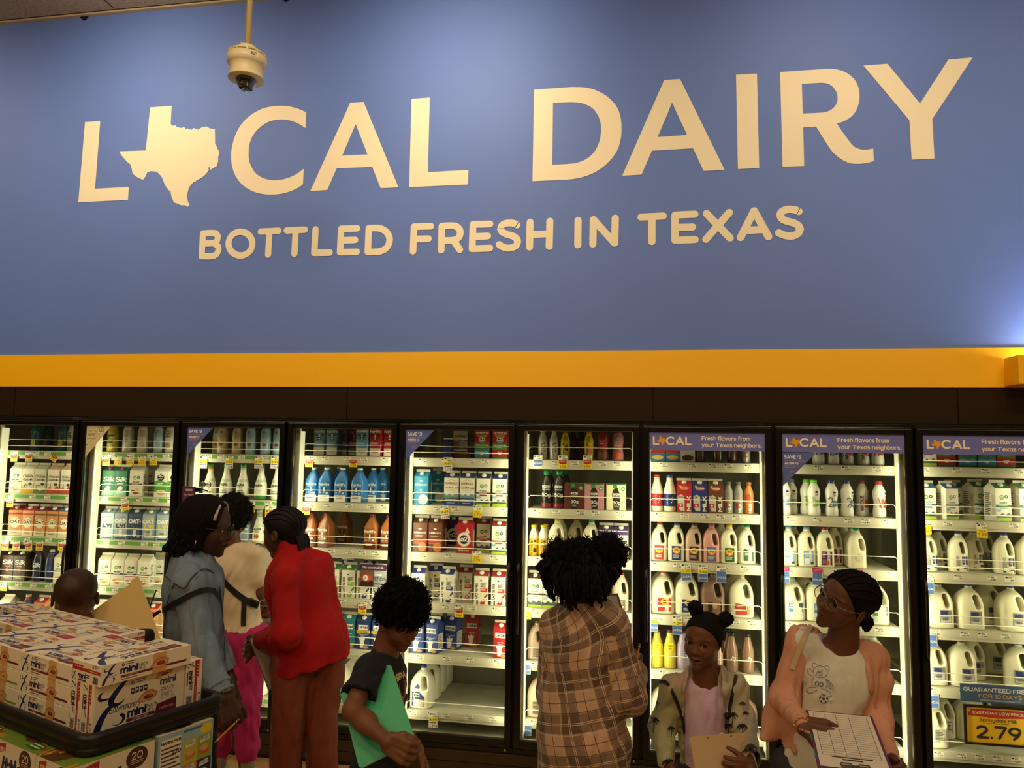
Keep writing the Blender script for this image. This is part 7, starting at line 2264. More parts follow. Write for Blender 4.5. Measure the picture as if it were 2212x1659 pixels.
def lay_on(art, f, O, X, Y, D, name, parent, lift=0.0016, label=None):
 """prints art onto the surface f: (u, v) at O + uX + vY travels along D until it meets f"""
 b = MB()
 O, X, Y, D = (np.asarray(q, float) for q in (O, X, Y, D))
 polys, cols, ks = [], [], []
 for k, (ps, c) in enumerate(art.items):
  for p in ps:
   polys.append(p)
   cols.append(c)
   ks.append(k)
 P = np.array([O + X * u + Y * v for p in polys for u, v in p])
 for _ in range(40):
  P = P + np.outer(np.clip(f(P) - lift, -.05, .05) * .8, D)
 i = 0
 for p, c, k in zip(polys, cols, ks):
  q = P[i:i + len(p)] - D * (k * 0.00012)
  ok = (np.abs(f(P[i:i + len(p)]) - lift) < .004).all()
  i += len(p)
  if ok:
   b.add(q, [tuple(range(len(p)))], c)
 o = b.build(name, parent)
 if label:
  o['label'] = label
 return o
def curls(b, pts, nrm, m, n_turn=2.0, length=.02, rad=.004, r=.0012, seed=1, droop=0.0, nv=12):
 """tight springs of hair standing on the points"""
 rr = np.random.RandomState(seed)
 for p, n_ in zip(pts, nrm):
  n_ = unit(n_ + rr.randn(3) * .35 + V3(0, 0, -droop))
  a = unit(np.cross(n_, rr.randn(3)))
  c = np.cross(n_, a)
  ph = rr.rand() * 6.28
  L = length * (.6 + .8 * rr.rand())
  ln = []
  for i in range(nv):
   t = i / (nv - 1)
   an = ph + t * n_turn * 6.28
   ln.append(p + n_ * L * t + (a * math.cos(an) + c * math.sin(an)) * rad * (.4 + .6 * t))
  b.tube(ln, r, m, 3, False)
def strand(b, pts, r0, r1, m, n=5, wob=0.0, seed=0, steps=5, sides=6):
 """a twist or braid along pts with a knotted outline"""
 P = np.array(catmull([tuple(p) for p in pts], steps))
 rr = np.random.RandomState(seed)
 k = len(P)
 rs = [(r0 + (r1 - r0) * i / (k - 1)) * (1 + (.22 if i % 2 else -.12) * (1 if wob else 0)) for i in range(k)]
 if wob:
  P = P + rr.randn(*P.shape) * wob
 b.tube(P, rs, m, sides)
def shoe(name, ankle, phi, m, parent, L=.22, label=None):
 s_ = Solid()
 M = heading(phi)
 a = np.asarray(ankle, float)
 g = lambda x, y, z: V3(a[0], a[1], 0) + M @ V3(x, y, z)
 s_.cone(g(0, -.04, .042), g(0, L - .10, .036), .036, .040, .02, flat=(0, 0, 1), ff=.8)
 s_.cone(g(0, -.02, .07), g(0, .03, .10), .036, .034, .03)
 s_.box(g(0, L * .5 - .065, .012), (.037, L * .5, .012), .01, .01, '+', M)
 cut(s_, (0, 0, .0012), (0, 0, -1))
 V, F = skin(s_, a + V3(-L, -L, -a[2]), a + V3(L, L, .09 - a[2] + .06), .006)
 return np_obj(name, np_mesh(name, V, F, [m]), parent, label=label)
def cap(fig, g=.022, p=(0, .30, .27), n=(0, .80, -.60), extra=None):
 """hair lying close to the skull behind the hairline"""
 h, R, S = fig.hw, fig.hM, fig.hS
 s = Solid()
 s.ell(h(0, -.07, .14), V3(.335 + g, .415 + g, .36 + g) * S, 0, '+', R)
 s.ell(h(0, .08, .17), V3(.295 + g, .285 + g, .27 + g) * S, .10 * S, '+', R)
 s.cone(h(0, -.22, -.10), h(0, -.20, -.34), .22 * S, .15 * S, .08 * S)
 cut(s, h(*p), R @ V3(*n))
 if extra:
  extra(s)
 return s
def cornrows(fig, b, f, rows, m=HAIR, r=.0045, y0=.30, z0=.30, yb=-.40, zb=-.12, seed=0):
 """braids running back over the skull, each at its own sideways angle"""
 h, S = fig.hw, fig.hS
 for i, a in enumerate(rows):
  pts = []
  for t in np.linspace(0, 1, 8):
   th = math.pi * (.20 + .86 * t)
   x = math.sin(math.radians(a)) * .40 * (0.55 + .45 * math.sin(math.pi * (.18 + .7 * t)))
   y = math.cos(th) * .44 - .03
   z = math.sin(th) * .40 * math.cos(math.radians(a)) + .16 - .10 * t
   pts.append(h(x, y, z))
  P = onto(f, np.array(pts), 10, .001)
  strand(b, P, r, r * .85, m, steps=6, wob=.0006, seed=seed + i)
def glasses(fig, label, r=.112, y=.43, m=None, lens=True, z=0.0, square=False):
 h, R, S = fig.hw, fig.hM, fig.hS
 m = m or mat('spectacle_frame', '8A8078', .25, .6)
 g = MB()
 for sx in (-1, 1):
  ring = []
  for i in range(21):
   a = 2 * math.pi * i / 20
   k = 1.0
   ring.append(h(sx * .152 + r * math.cos(a), y - .05 * abs(.152 + sx * r * math.cos(a)) * 1.0 * (1 if True else 0), z + r * .88 * math.sin(a)))
  g.tube(ring, .0013, m, 6, False)
  g.tube([h(sx * .262, y - .03, z + .03), h(sx * .345, y - .14, z + .03), h(sx * .372, .02, z + .035), h(sx * .365, -.06, z - .02)], .0016, m, 6)
 g.tube([h(-.045, y, z + .02), h(0, y + .012, z + .035), h(.045, y, z + .02)], .0016, m, 6)
 o = g.build('glasses', fig.root, label=label)
 if lens:
  for sx in (-1, 1):
   q = MB()
   c = [h(sx * .152 + r * .97 * math.cos(2 * math.pi * i / 20), y - .05 * abs(.152 + sx * r * math.cos(2 * math.pi * i / 20)), z + r * .86 * math.sin(2 * math.pi * i / 20)) for i in range(20)]
   q.add(c, [tuple(range(20))], MATS.get('spectacle_lens') or glass_mat('spectacle_lens', 1.6, (.95, .95, .95), .03))
   q.build('lens', o)
 return o
def board_frame(pA, YA, pB, YB, pC, L):
 """origin A, unit x towards B, unit y towards the point of pixel pC at the distance L from A"""
 A, B = at(*pA, YA), at(*pB, YB)
 x = unit(B - A)
 best = None
 for Y in np.linspace(YA - L, YA + .0, 300):
  C = at(*pC, Y)
  d = abs(np.linalg.norm(C - A) - L)
  if best is None or d < best[0]:
   best = (d, C)
 y = best[1] - A
 y = unit(y - x * (y @ x))
 return A, x, y, np.cross(x, y), np.linalg.norm(B - A)
def mat4(o, x, y, z):
 return Matrix(((x[0], y[0], z[0], o[0]), (x[1], y[1], z[1], o[1]), (x[2], y[2], z[2], o[2]), (0, 0, 0, 1)))
def pencil(a, b, label, tip=True):
 a, b = np.asarray(a, float), np.asarray(b, float)
 d = b - a
 L = np.linalg.norm(d)
 z = unit(d)
 x = unit(np.cross(z, V3(.3, .9, .1)))
 r = empty('pencil', tuple(a), label=label, category='pencil')
 r.matrix_world = mat4(a, x, np.cross(z, x), z)
 q = MB()
 q.tube([(0, 0, .006), (0, 0, L - .022)], .0036, mat('pencil_yellow', 'D89A2A', .4), 6, smooth=False)
 q.build('shaft', r)
 q = MB()
 q.tube([(0, 0, L - .022), (0, 0, L - .003)], [.0036, .0010], mat('pencil_wood', 'D8B482', .6), 6)
 q.tube([(0, 0, L - .0032), (0, 0, L)], [.0010, .0003], ink('23211E'), 6)
 q.build('tip', r)
 q = MB()
 q.lathe([(.0038, -.002), (.0039, .007)], M_alu, 10)
 q.lathe([(.0034, -.010), (.0036, -.002)], ink('C25A5A'), 10)
 q.build('eraser', r)
 return r
# ------------------------------------------------ girl with spectacles and a salmon cardigan, right
F = Fig('person in salmon cardigan and round glasses writing on a purple clipboard', '6E4530')
Yb = -1.52
N, Pv = at(1820, 1388, Yb + .03), at(1762, 1652, Yb + .03)
Mb = heading(-112)
F.head(at(1828, 1300, Yb - .01), .208, -150, pitch=10, roll=-24, nb=N + V3(0, 0, -.01), look=(6, 4))
SL, SR = at(1880, 1422, Yb + .05), at(1732, 1386, Yb + .04)
eR, wR = at(1690, 1506, Yb + .02), at(1732, 1566, Yb - .20)
eL, wL = at(1896, 1545, Yb + .03), at(1922, 1652, Yb - .20)
torso(F.body, N, Pv, Mb, .115, -.012, SL, SR, yoke=.036)
F.limb([SR, eR, wR], [.030, .027, .018])
F.limb([SL, eL, wL], [.030, .027, .018])
hip = [Pv + Mb[:, 0] * s_ * .07 for s_ in (-1, 1)]
feet = []
for i, s_ in enumerate((-1, 1)):
 h0 = hip[i] - V3(0, 0, .05)
 an = V3(h0[0] + Mb[0, 0] * s_ * .03, h0[1] + .02, .075)
 kn = (h0 + an) / 2 + Mb[:, 1] * .02
 F.limb([h0, kn, an, an + Mb[:, 1] * .08 - V3(0, 0, .035)], [.07, .048, .034, .03])
 feet.append((h0, kn, an))
A, bx_, by_, bz_, bw_ = board_frame((1746, 1536), Yb - .12, (1879, 1549), Yb - .14, (1805, 1657), .305)
if bz_[2] < 0:
 bz_ = -bz_
F.hand(wR, unit(bx_ * .95 + by_ * .30), bz_ * -1.0 + V3(0, -.4, .0) if False else unit(bz_ * .8 + V3(0, -.45, 0)), .145, (26, 42, 30), side=1, thumb=48, tcurl=10)
F.hand(wL, unit(bx_ * .2 + by_ * .5 + V3(.1, -.5, .1)), unit(V3(.8, -.5, .1)), .14, (40, 45, 40), side=1, thumb=20)
F.finish(at(1640, 1380, Yb) - V3(.06, .34, .0) - V3(0, 0, at(1640, 1380, Yb)[2]), at(1960, 1340, Yb) + V3(.12, .34, 0), .006)
T = Solid()
RT = torso(T, N, Pv, Mb, .122, .004, SL, SR, yoke=.036)
T.cone(SR, SR + (eR - SR) * .45, .036, .038, .03)
T.cone(SL, SL + (eL - SL) * .45, .036, .038, .03)
T.ball(N + V3(0, 0, .035) + Mb[:, 1] * .035, .068, .008, '-')
cut(T, Pv + V3(0, 0, -.035), (0, 0, -1))
dT = lambda P: wrinkle(P, .0035, 110, (0.5, 0, 1), 2.5, 2)
M_tee8 = mat('pale_tee_cotton', 'E2E2D6', .85, noise=.08, nscale=90, bump=.1)
lo8, hi8 = N + V3(-.32, -.28, -.62), N + V3(.32, .28, .12)
F.part('tee_shirt', T, lo8, hi8, .005, M_tee8, 'pale tee with a line drawing of a bear', dT)
fT = lambda P: T(P) + dT(P)
a = Art()
LN = '3E3A6A'
li = lambda pts, w=.0011, c=LN: a.line(pts, w, c)
li(arc(0, .040, .022, .019, 0, 360, 20))
li(arc(-.019, .058, .008, .008, 20, 250, 8))
li(arc(.020, .055, .008, .008, -70, 170, 8))
li(arc(-.002, .034, .009, .007, 0, 360, 12))
a.ell(-.002, .037, .003, .002, LN, 8).ell(-.008, .045, .0014, .0018, LN, 6).ell(.007, .045, .0014, .0018, LN, 6)
li([(-.018, .022), (-.024, .004), (-.022, -.012), (.018, -.014), (.024, .002), (.018, .022)])
li([(-.018, .020), (-.036, .028), (-.042, .038), (-.034, .046), (-.022, .036)])
li([(.018, .020), (.036, .010), (.043, -.004), (.034, -.010), (.024, .0)])
for q in (.030, .034, .038):
 li([(q - .006, .018 - (q - .03)), (q - .002, .002 - (q - .03))], .0008)
li([(-.022, -.012), (-.038, -.018), (-.040, -.028), (-.022, -.030), (-.006, -.020)])
li([(.018, -.014), (.034, -.020), (.040, -.032), (.028, -.036), (.008, -.026)])
li([(-.040, -.028), (-.034, -.034), (-.018, -.032)])
a.text('00', -.001, -.008, .016, LN, wt=.12, align='c')
a.ell(.016, -.044, .0135, .0135, 'D8D4C4', 18)
li(arc(.016, -.044, .0135, .0135, 0, 360, 18))
a.ell(.016, -.044, .0048, .0048, LN, 5)
for q in range(5):
 t = math.radians(72 * q + 18)
 a.ell(.016 + .0105 * math.cos(t), -.044 + .0105 * math.sin(t), .003, .003, LN, 5)
li([(.034, -.050), (.044, -.048)], .0008)
li([(.034, -.055), (.042, -.055)], .0008)
li([(-.046, .004), (-.040, -.006), (-.046, -.012)], .0008)
O = at(1770, 1478, Yb - .25)
ux = unit(at(1790, 1482, Yb - .25) - at(1750, 1476, Yb - .25))
lay_on(a, fT, O, ux, unit(V3(-.08, 0, 1) - ux * (V3(-.08, 0, 1) @ ux)), ray(1770, 1478) / np.linalg.norm(ray(1770, 1478)), 'bear_print', F.root)
J = Solid()
torso(J, N, Pv, Mb, .122, .012, SL, SR, yoke=.040)
J.chain([at(1700, 1500, Yb + .10), at(1676, 1550, Yb + .10), at(1652, 1596, Yb + .06)], [.05, .036, .022], .04)
J.ball(at(1903, 1474, Yb + .03), .036, .02)
J.ball(at(1914, 1468, Yb + .03), .018, .015)
cut(J, at(1640, 1612, Yb), (-.1, 0, -1))
J.fn(lambda P: np.maximum(np.abs((P - N) @ Mb[:, 0] - .028 - .10 * ((P - N)[:, 2] + .1)) - np.clip(.108 + .06 * (-(P - N)[:, 2] - .08), .10, .13), -((P - N) @ Mb[:, 1] - .015)), N, 1.2, .008, '-')
J.ball(N + V3(0, 0, .045) + Mb[:, 1] * .03, .075, .01, '-')
J.chain([SR, eR, wR - unit(wR - eR) * .012], [.040, .038, .026], .03)
J.chain([SL, eL, wL - unit(wL - eL) * .03], [.042, .040, .030], .03)
dJ = lambda P: wrinkle(P, .005, 85, (.5, .2, 1), 2.2, 7)
M_sal = mat('salmon_cotton', 'DCA083', .85, noise=.10, nscale=120, bump=.12)
F.part('cardigan', J, lo8 - V3(.06, 0, .0), hi8, .0055, M_sal, 'open salmon cardigan', dJ)
fJ = lambda P: J(P) + dJ(P)
Q = Solid()
torso(Q, N, Pv, Mb, .104, .0, low=True)
cut(Q, Pv + V3(0, 0, .0), (0, 0, 1))
for h0, kn, an in feet:
 Q.chain([h0 + V3(0, 0, .02), kn, an], [.075, .06, .052], .03)
cut(Q, (0, 0, .04), (0, 0, -1))
M_den = mat('charcoal_denim', '343A42', .85, noise=.35, nscale=160, bump=.15)
F.part('jeans', Q, V3(Pv[0] - .3, Pv[1] - .3, 0.0), Pv + V3(.3, .3, .12), .007, M_den, None, lambda P: wrinkle(P, .004, 70, (0, 0, 1), 1.5, 4))
for h0, kn, an in feet:
 shoe('shoe', an, -112, mat('white_sneaker', 'C8C4B8', .5), F.root)
hc_ = cap(F, .018, (0, .29, .26))
F.part('hair', hc_, F.hc - .2, F.hc + .2, .004, HAIR)
b = MB()
cornrows(F, b, hc_, (-66, -46, -27, -9, 9, 27, 46, 66), seed=5)
for q in range(5):
 strand(b, [F.hw(.02 * q - .04, -.42, -.16), F.hw(.05 * q - .1, -.52, -.20), F.hw(.06 * q - .12, -.56, -.30), F.hw(.05 * q - .1, -.54, -.40)], .011, .006, HAIR, wob=.0015, seed=q)
b.build('braids', F.root)
glasses(F, 'round pale spectacles')
strap('shoulder_strap', J, [(1757, 1347), (1744, 1364), (1730, 1392), (1718, 1424), (1711, 1446)], Yb - .3, .016, mat('cream_leather', 'CDB48E', .5), F.root, .006)
b = MB()
for i in range(16):
 t = 2 * math.pi * i / 16
 d_ = unit(wR - eR)
 p_ = unit(np.cross(d_, V3(0, 0, 1)))
 c = wR + d_ * .006 + (p_ * math.cos(t) + np.cross(d_, p_) * math.sin(t)) * .024
 b.lathe([(.0005, -.004), (.0035, -.002), (.0035, .002), (.0005, .004)], mat('gold_beads', 'C89A4A', .3, .7), 8, M=Matrix.Translation(Vector(c)))
b.build('bracelet', F.root)
W_, L_ = bw_, .305
Z_ = bz_
r = empty('clipboard', tuple(A), label='purple-edged clipboard with a ruled table on white paper', category='clipboard')
r.matrix_world = mat4(A, bx_, by_, np.cross(bx_, by_))
sg = 1 if np.cross(bx_, by_) @ bz_ > 0 else -1
b = MB()
b.box((-.008, -.008, min(0, -sg * .004)), (W_ + .008, L_ + .012, max(0, -sg * .004)), ink('6A2A5C'), bev=.0012)
for i in range(3):
 b.box((-.009, .05 + i * .09, min(0, -sg * .0042)), (.012, .08 + i * .09, max(sg * .0003, -sg * .0042) if sg > 0 else .0042), ink('2E9A8A'))
b.build('back', r)
a = Art()
a.rect(0, 0, W_, L_, 'E9E0CC')
for i in range(20):
 a.rect(.012, .012 + i * .0122, W_ - .012, .0128 + i * .0122, '4A4640')
for x in (0, .22, .42, .66, 1):
 a.rect(.012 + x * (W_ - .025), .012, .0132 + x * (W_ - .025), .244, '4A4640')
a.bars(W_ * .2, .254, W_ * .6, .008, 1, '4A4640', .7).bars(W_ * .35, .266, W_ * .3, .008, 1, '3A3630', .8)
b = MB()
a.lay(b, lambda u, v, k: (u, v, sg * (.0012 + k)), .0001)
b.build('paper', r)
b = MB()
b.tube([(W_ * .30, L_ - .010, sg * .004), (W_ * .31, L_ - .018, sg * .006), (W_ * .45, L_ - .018, sg * .006), (W_ * .47, L_ - .010, sg * .005), (W_ * .55, L_ - .010, sg * .005), (W_ * .57, L_ - .018, sg * .006), (W_ * .71, L_ - .018, sg * .006), (W_ * .72, L_ - .010, sg * .004)], .0018, mat('steel_wire', '55534C', .3, .8), 6)
b.box((W_ * .3, L_ - .012, min(sg * .001, sg * .005)), (W_ * .72, L_ + .006, max(sg * .001, sg * .005)), M_alu, bev=.001)
b.build('clip', r)
pencil(at(1732, 1577, Yb - .235), at(1782, 1596, Yb - .25), 'yellow pencil with pink eraser in the hand at the purple clipboard')
# ------------------------------------------------ small girl with two buns and a lilac top
F = Fig('person, small girl with two hair buns and lilac top, holding a tan clipboard', '754A33')
Yb = -1.20
N, Pv = at(1524, 1462, Yb + .02), at(1524, 1680, Yb + .03)
Mb = heading(-100)
F.head(at(1522, 1383, Yb - .01), .202, -118, pitch=-2, roll=-4, nb=N + V3(0, 0, -.01), look=(10, 0), mouth=.020, nose=.82)
SR, SL = at(1455, 1488, Yb + .02), at(1586, 1486, Yb + .04)
eR, wR = at(1430, 1572, Yb + .01), at(1440, 1650, Yb - .10)
eL, wL = at(1606, 1566, Yb - .02), at(1624, 1660, Yb - .31)
torso(F.body, N, Pv, Mb, .105, -.012, SL, SR, yoke=.034)
F.limb([SR, eR, wR], [.030, .026, .018])
F.limb([SL, eL, wL], [.030, .026, .018])
feet = []
for s_ in (-1, 1):
 h0 = Pv + Mb[:, 0] * s_ * .055 - V3(0, 0, .03)
 an = V3(h0[0], h0[1] + .02, .075)
 kn = (h0 + an) / 2 + Mb[:, 1] * .015
 F.limb([h0, kn, an, an + Mb[:, 1] * .07 - V3(0, 0, .035)], [.06, .042, .03, .028])
 feet.append((h0, kn, an))
F.hand(wL, unit(V3(-.95, -.25, .05)), unit(V3(.2, -1, .25)), .125, (34, 50, 40), side=1, thumb=38, tcurl=20)
F.hand(wR, unit(V3(.35, -.3, -.9)), unit(V3(-.6, -.7, .1)), .125, (30, 40, 35), side=1)
F.finish(V3(N[0] - .30, N[1] - .32, 0), V3(N[0] + .34, N[1] + .30, N[2] + .34), .006)
T = Solid()
torso(T, N, Pv, Mb, .106, .003, SL, SR, yoke=.036)
T.ball(N + V3(0, 0, .032) + Mb[:, 1] * .03, .062, .008, '-')
dT = lambda P: wrinkle(P, .0028, 90, (.3, 0, 1), 3, 11)
lo, hi = N + V3(-.30, -.28, -.55), N + V3(.30, .28, .12)
F.part('top', T, lo, hi, .005, mat('lilac_knit', 'D6B8D2', .85, noise=.06, nscale=140, bump=.08), 'lilac top', dT)
J = Solid()
torso(J, N, Pv, Mb, .112, .010, SL, SR, yoke=.042)
for sx, p in ((-1, SR), (1, SL)):
 q = at(1524 + sx * 32, 1452, Yb + .02)
 J.chain([at(1524 + sx * 14, 1448, Yb + .07), q, at(1524 + sx * 40, 1490, Yb - .055), at(1524 + sx * 42, 1540, Yb - .065)], [.020, .022, .016, .010], .02)
J.fn(lambda P: np.maximum(np.abs((P - N) @ Mb[:, 0]) - np.clip(.066 + .20 * (-(P - N)[:, 2] - .02), .060, .080), -((P - N) @ Mb[:, 1] - .02)), N, 1.2, .006, '-')
J.ball(N + V3(0, 0, .05) + Mb[:, 1] * .02, .06, .008, '-')
J.chain([SR, eR, wR - unit(wR - eR) * .02], [.044, .044, .034], .03)
J.chain([SL, eL, wL - unit(wL - eL) * .02], [.044, .044, .036], .03)
cut(J, Pv + V3(0, 0, -.10), (0, 0, -1))
dJ = lambda P: wrinkle(P, .0045, 80, (.3, .3, 1), 2, 15)
def jcol(V):
 q = V - N
 x = q @ Mb[:, 0]
 C = np.tile(V3(*lin('B3A98C')), (len(V), 1))
 g = smooth_step(-.1, .25, np.sin(V @ V3(9, 4, 7)) * .2 + .05)
 C = C * (1 - g[:, None]) + g[:, None] * V3(*lin('9C9C74'))
 pk = np.exp(-((np.linalg.norm(V - at(1474, 1474, Yb), axis=1)) / .05) ** 2)
 C = C * (1 - pk[:, None]) + pk[:, None] * V3(*lin('C79C8A'))
 return C
M_wind = mat('windbreaker_nylon', attr='tint', rough=.6, bump=.08, nscale=60)
F.part('windbreaker', J, lo + V3(0, 0, -.04), hi, .005, M_wind, 'open olive windbreaker with dark palm prints', dJ, col=jcol)
fJ = lambda P: J(P) + dJ(P)
PAL = '171310'
def palm(px, py, s, lean=0.0):
 a = Art()
 a.line([(0, -.05), (.004 + lean, -.02), (lean, .0)], .0045, PAL)
 for t in (10, 45, 80, 115, 150, 190, 230, 310, 350):
  c, d = math.cos(math.radians(t)), math.sin(math.radians(t))
  a.line([(lean, 0), (lean + c * .013, d * .011 + .004), (lean + c * .024, d * .014 - .004)], .0042, PAL)
 rd = unit(ray(px, py))
 O = at(px, py, Yb - .16)
 lay_on(a, fJ, O, RGT * s, UPV * s, rd, 'palm_print', F.root, .0012)
for px, py, s_, ln in ((1411, 1556, .9, 0), (1417, 1519, .5, .004), (1450, 1574, .6, 0), (1442, 1648, 1.0, .004), (1566, 1545, .8, 0), (1580, 1545, .8, .004), (1572, 1568, .7, 0), (1611, 1541, .5, 0), (1605, 1520, .5, -.006), (1600, 1570, .8, .006), (1622, 1615, .9, 0)):
 palm(px, py, s_, ln)
for pts in ([(1422, 1474), (1438, 1472), (1452, 1494), (1466, 1526), (1475, 1556), (1478, 1586)], [(1590, 1458), (1584, 1490), (1576, 1530), (1568, 1575)]):
 strap('placket', J, pts, Yb - .3, .012, ink(PAL, .6), F.root, .003, .0015)
Q = Solid()
torso(Q, N, Pv, Mb, .105, .010)
cut(Q, Pv + V3(0, 0, .04), (0, 0, 1))
for h0, kn, an in feet:
 Q.chain([h0 + V3(0, 0, .02), kn, an], [.07, .056, .048], .03)
cut(Q, (0, 0, .04), (0, 0, -1))
F.part('trousers', Q, V3(Pv[0] - .25, Pv[1] - .25, 0), Pv + V3(.25, .25, .1), .007, mat('dark_leggings', '2A2830', .9))
for h0, kn, an in feet:
 shoe('shoe', an, -100, MATS['white_sneaker'], F.root, .19)
hc_ = cap(F, .012, (0, .31, .29), (0, .80, -.60))
F.part('hair', hc_, F.hc - .2, F.hc + .2, .0035, HAIR, None, lambda P: fuzz(P, .0012, 420, 3))
for sx, px, py in ((-1, 1502, 1313), (1, 1567, 1337)):
 B_ = Solid()
 c = at(px, py, Yb + .0)
 B_.ell(c, (.030, .028, .026), 0, '+')
 d_ = unit(c - F.hc)
 B_.cone(F.hc + d_ * .075, c, .022, .020, .01)
 F.part('hair_bun', B_, c - .07, c + .07, .003, HAIR, None, lambda P: fuzz(P, .0025, 260, 5))
 b = MB()
 rr = np.random.RandomState(4)
 n_ = rr.randn(120, 3)
 n_ /= np.linalg.norm(n_, axis=1)[:, None]
 curls(b, c + n_ * .024, n_, HAIR, 2, .006, .003, .0008, 3, nv=8)
 b.build('bun_curls', F.root)
A, bx_, by_, bz_, bw_ = board_frame((1490, 1592), Yb - .17, (1617, 1583), Yb - .17, (1462, 1746), .30)
r = empty('clipboard', tuple(A), label='tan clipboard seen from behind, held by the small girl', category='clipboard')
r.matrix_world = mat4(A, bx_, by_, np.cross(bx_, by_))
b = MB()
oc = rrect(0, bw_, 0, .30, .012, 5)
k_ = len(oc)
up_, dn_ = [(u, v, .0022) for u, v in oc], [(u, v, -.0022) for u, v in oc]
M_tan = mat('tan_hardboard', 'BE9E70', .6, noise=.10, nscale=12)
b.add(up_ + dn_, [tuple(range(k_)), tuple(range(k_, 2 * k_))[::-1]] + [(j, k_ + j, k_ + (j + 1) % k_, (j + 1) % k_) for j in range(k_)], M_tan)
b.build('back', r)
for x in (.30, .70):
 b = MB()
 M_ = Matrix.Translation((bw_ * x, .014, 0))
 b.lathe([(.0005, -.0035), (.0035, -.0035), (.0035, .0035), (.0005, .0035)], MATS.get('rivet') or mat('rivet', '8A7A54', .3, .8), 10, M=M_)
 b.build('rivet', r)
b = MB()
b.box((bw_ * .27, -.006, .0028 if bz_[1] > 0 else -.010), (bw_ * .62, .02, .010 if bz_[1] > 0 else -.0028), M_alu, bev=.0015)
b.tube([(bw_ * .52, -.006, .004), (bw_ * .52, -.010, .004), (bw_ * .57, -.010, .004), (bw_ * .57, -.006, .004)], .0025, M_white, 6)
b.build('clip', r)
# ------------------------------------------------ boy with the green folder
F = Fig('person, boy in navy tee with curly hair looking down at a green folder', '85553A')
Yb = -1.50
N, Pv = at(832, 1408, Yb + .01), at(818, 1650, Yb + .02)
Mb = heading(-8)
F.head(at(861, 1337, Yb + .0), .205, -24, pitch=-24, roll=4, nose=.85, nb=N + V3(.0, 0, -.005), look=(0, -24))
SRt, SLt = at(796, 1446, Yb - .11), at(838, 1440, Yb + .12)
eR, wR = at(762, 1534, Yb - .225), at(836, 1602, Yb - .345)
eL, wL = at(858, 1560, Yb + .13), at(905, 1620, Yb + .06)
torso(F.body, N, Pv, Mb, .115, -.012, SLt, SRt, yoke=.034)
F.limb([SRt, eR, wR], [.036, .033, .0215], .02)
F.body.ell((eR * .62 + wR * .38), (.036, .032, .032), .03)
F.limb([SLt, eL, wL], [.034, .030, .020])
feet = []
for s_ in (-1, 1):
 h0 = Pv + Mb[:, 0] * s_ * .06 - V3(0, 0, .03)
 an = V3(h0[0] - .02, h0[1], .075)
 kn = (h0 + an) / 2 + Mb[:, 1] * .02
 F.limb([h0, kn, an, an + Mb[:, 1] * .08 - V3(0, 0, .035)], [.065, .046, .032, .03])
 feet.append((h0, kn, an))
F.hand(wR, unit(V3(.80, -.05, -.32)), unit(V3(-.15, -1.0, .25)), .148, (42, 50, 38), side=-1, thumb=4, tcurl=45)
F.hand(wL, unit(V3(.5, -.2, -.75)), unit(V3(.6, .4, .5)), .14, (18, 22, 20), side=1)
F.finish(V3(N[0] - .30, N[1] - .36, 0), V3(N[0] + .36, N[1] + .34, N[2] + .34), .006)
T = Solid()
torso(T, N, Pv, Mb, .120, .008, SLt, SRt, yoke=.040)
T.cone(SRt, SRt + (eR - SRt) * .62, .047, .060, .02)
T.cone(SLt, SLt + (eL - SLt) * .62, .045, .056, .02)
cut(T, Pv + V3(0, 0, -.07), (0, 0, -1))
for S_, e_ in ((SRt, eR), (SLt, eL)):
 d_ = unit(e_ - S_)
 c_ = S_ + d_ * np.linalg.norm(e_ - S_) * .62
 T.fn(lambda P, c_=c_, d_=d_: np.maximum(-((P - c_) @ d_), np.linalg.norm(P - c_ - d_ * .05, axis=1) - .075), c_, .2, .0, '-')
 T.cone(c_ - d_ * .004, c_ + d_ * .08, .040, .044, .0, '-')
T.ball(N + V3(0, 0, .045) + Mb[:, 1] * .025, .062, .008, '-')
dT = lambda P: wrinkle(P, .0032, 80, (.4, 0, 1), 2.4, 9)
lo, hi = N + V3(-.30, -.30, -.56), N + V3(.30, .30, .12)
F.part('tee_shirt', T, lo, hi, .005, mat('navy_jersey', '1C1D2B', .9, noise=.08, nscale=140, bump=.06), 'navy tee with a basketball print', dT)
fT = lambda P: T(P) + dT(P)
a = Art()
a.text('SPA', -.040, .036, .026, 'D8C08A', wt=.28, gap=.14)
a.ell(0, -.012, .046, .042, 'C0501E', 20)
for pts in (arc(0, -.012, .046, .042, 0, 360, 24), [(0, -.054), (0, .03)], [(-.046, -.012), (.046, -.012)], arc(-.06, -.012, .035, .05, -50, 50, 8), arc(.06, -.012, .035, .05, 130, 230, 8)):
 a.line(pts, .0022, '23150E')
for i in range(7):
 a.line([(-.05 + i * .016, -.07), (-.044 + i * .016, -.115)], .0022, '8A8A90')
 a.line(arc(-.046 + i * .016, -.09 - (i % 2) * .012, .008, .010, 0, 300, 6), .0016, '77777F')
lay_on(a, fT, N + Mb[:, 1] * .2 + V3(0, 0, -.125), -Mb[:, 0], V3(0, 0, 1), -Mb[:, 1], 'shirt_print', F.root)
Q = Solid()
torso(Q, N, Pv, Mb, .115, .006)
cut(Q, Pv + V3(0, 0, .03), (0, 0, 1))
for h0, kn, an in feet:
 Q.chain([h0 + V3(0, 0, .02), kn, an], [.078, .062, .054], .03)
cut(Q, (0, 0, .04), (0, 0, -1))
F.part('jeans', Q, V3(Pv[0] - .28, Pv[1] - .28, 0), Pv + V3(.28, .28, .1), .007, mat('dark_blue_denim', '20252F', .85, noise=.35, nscale=160, bump=.15), None, lambda P: wrinkle(P, .004, 70, (0, 0, 1), 1.5, 4))
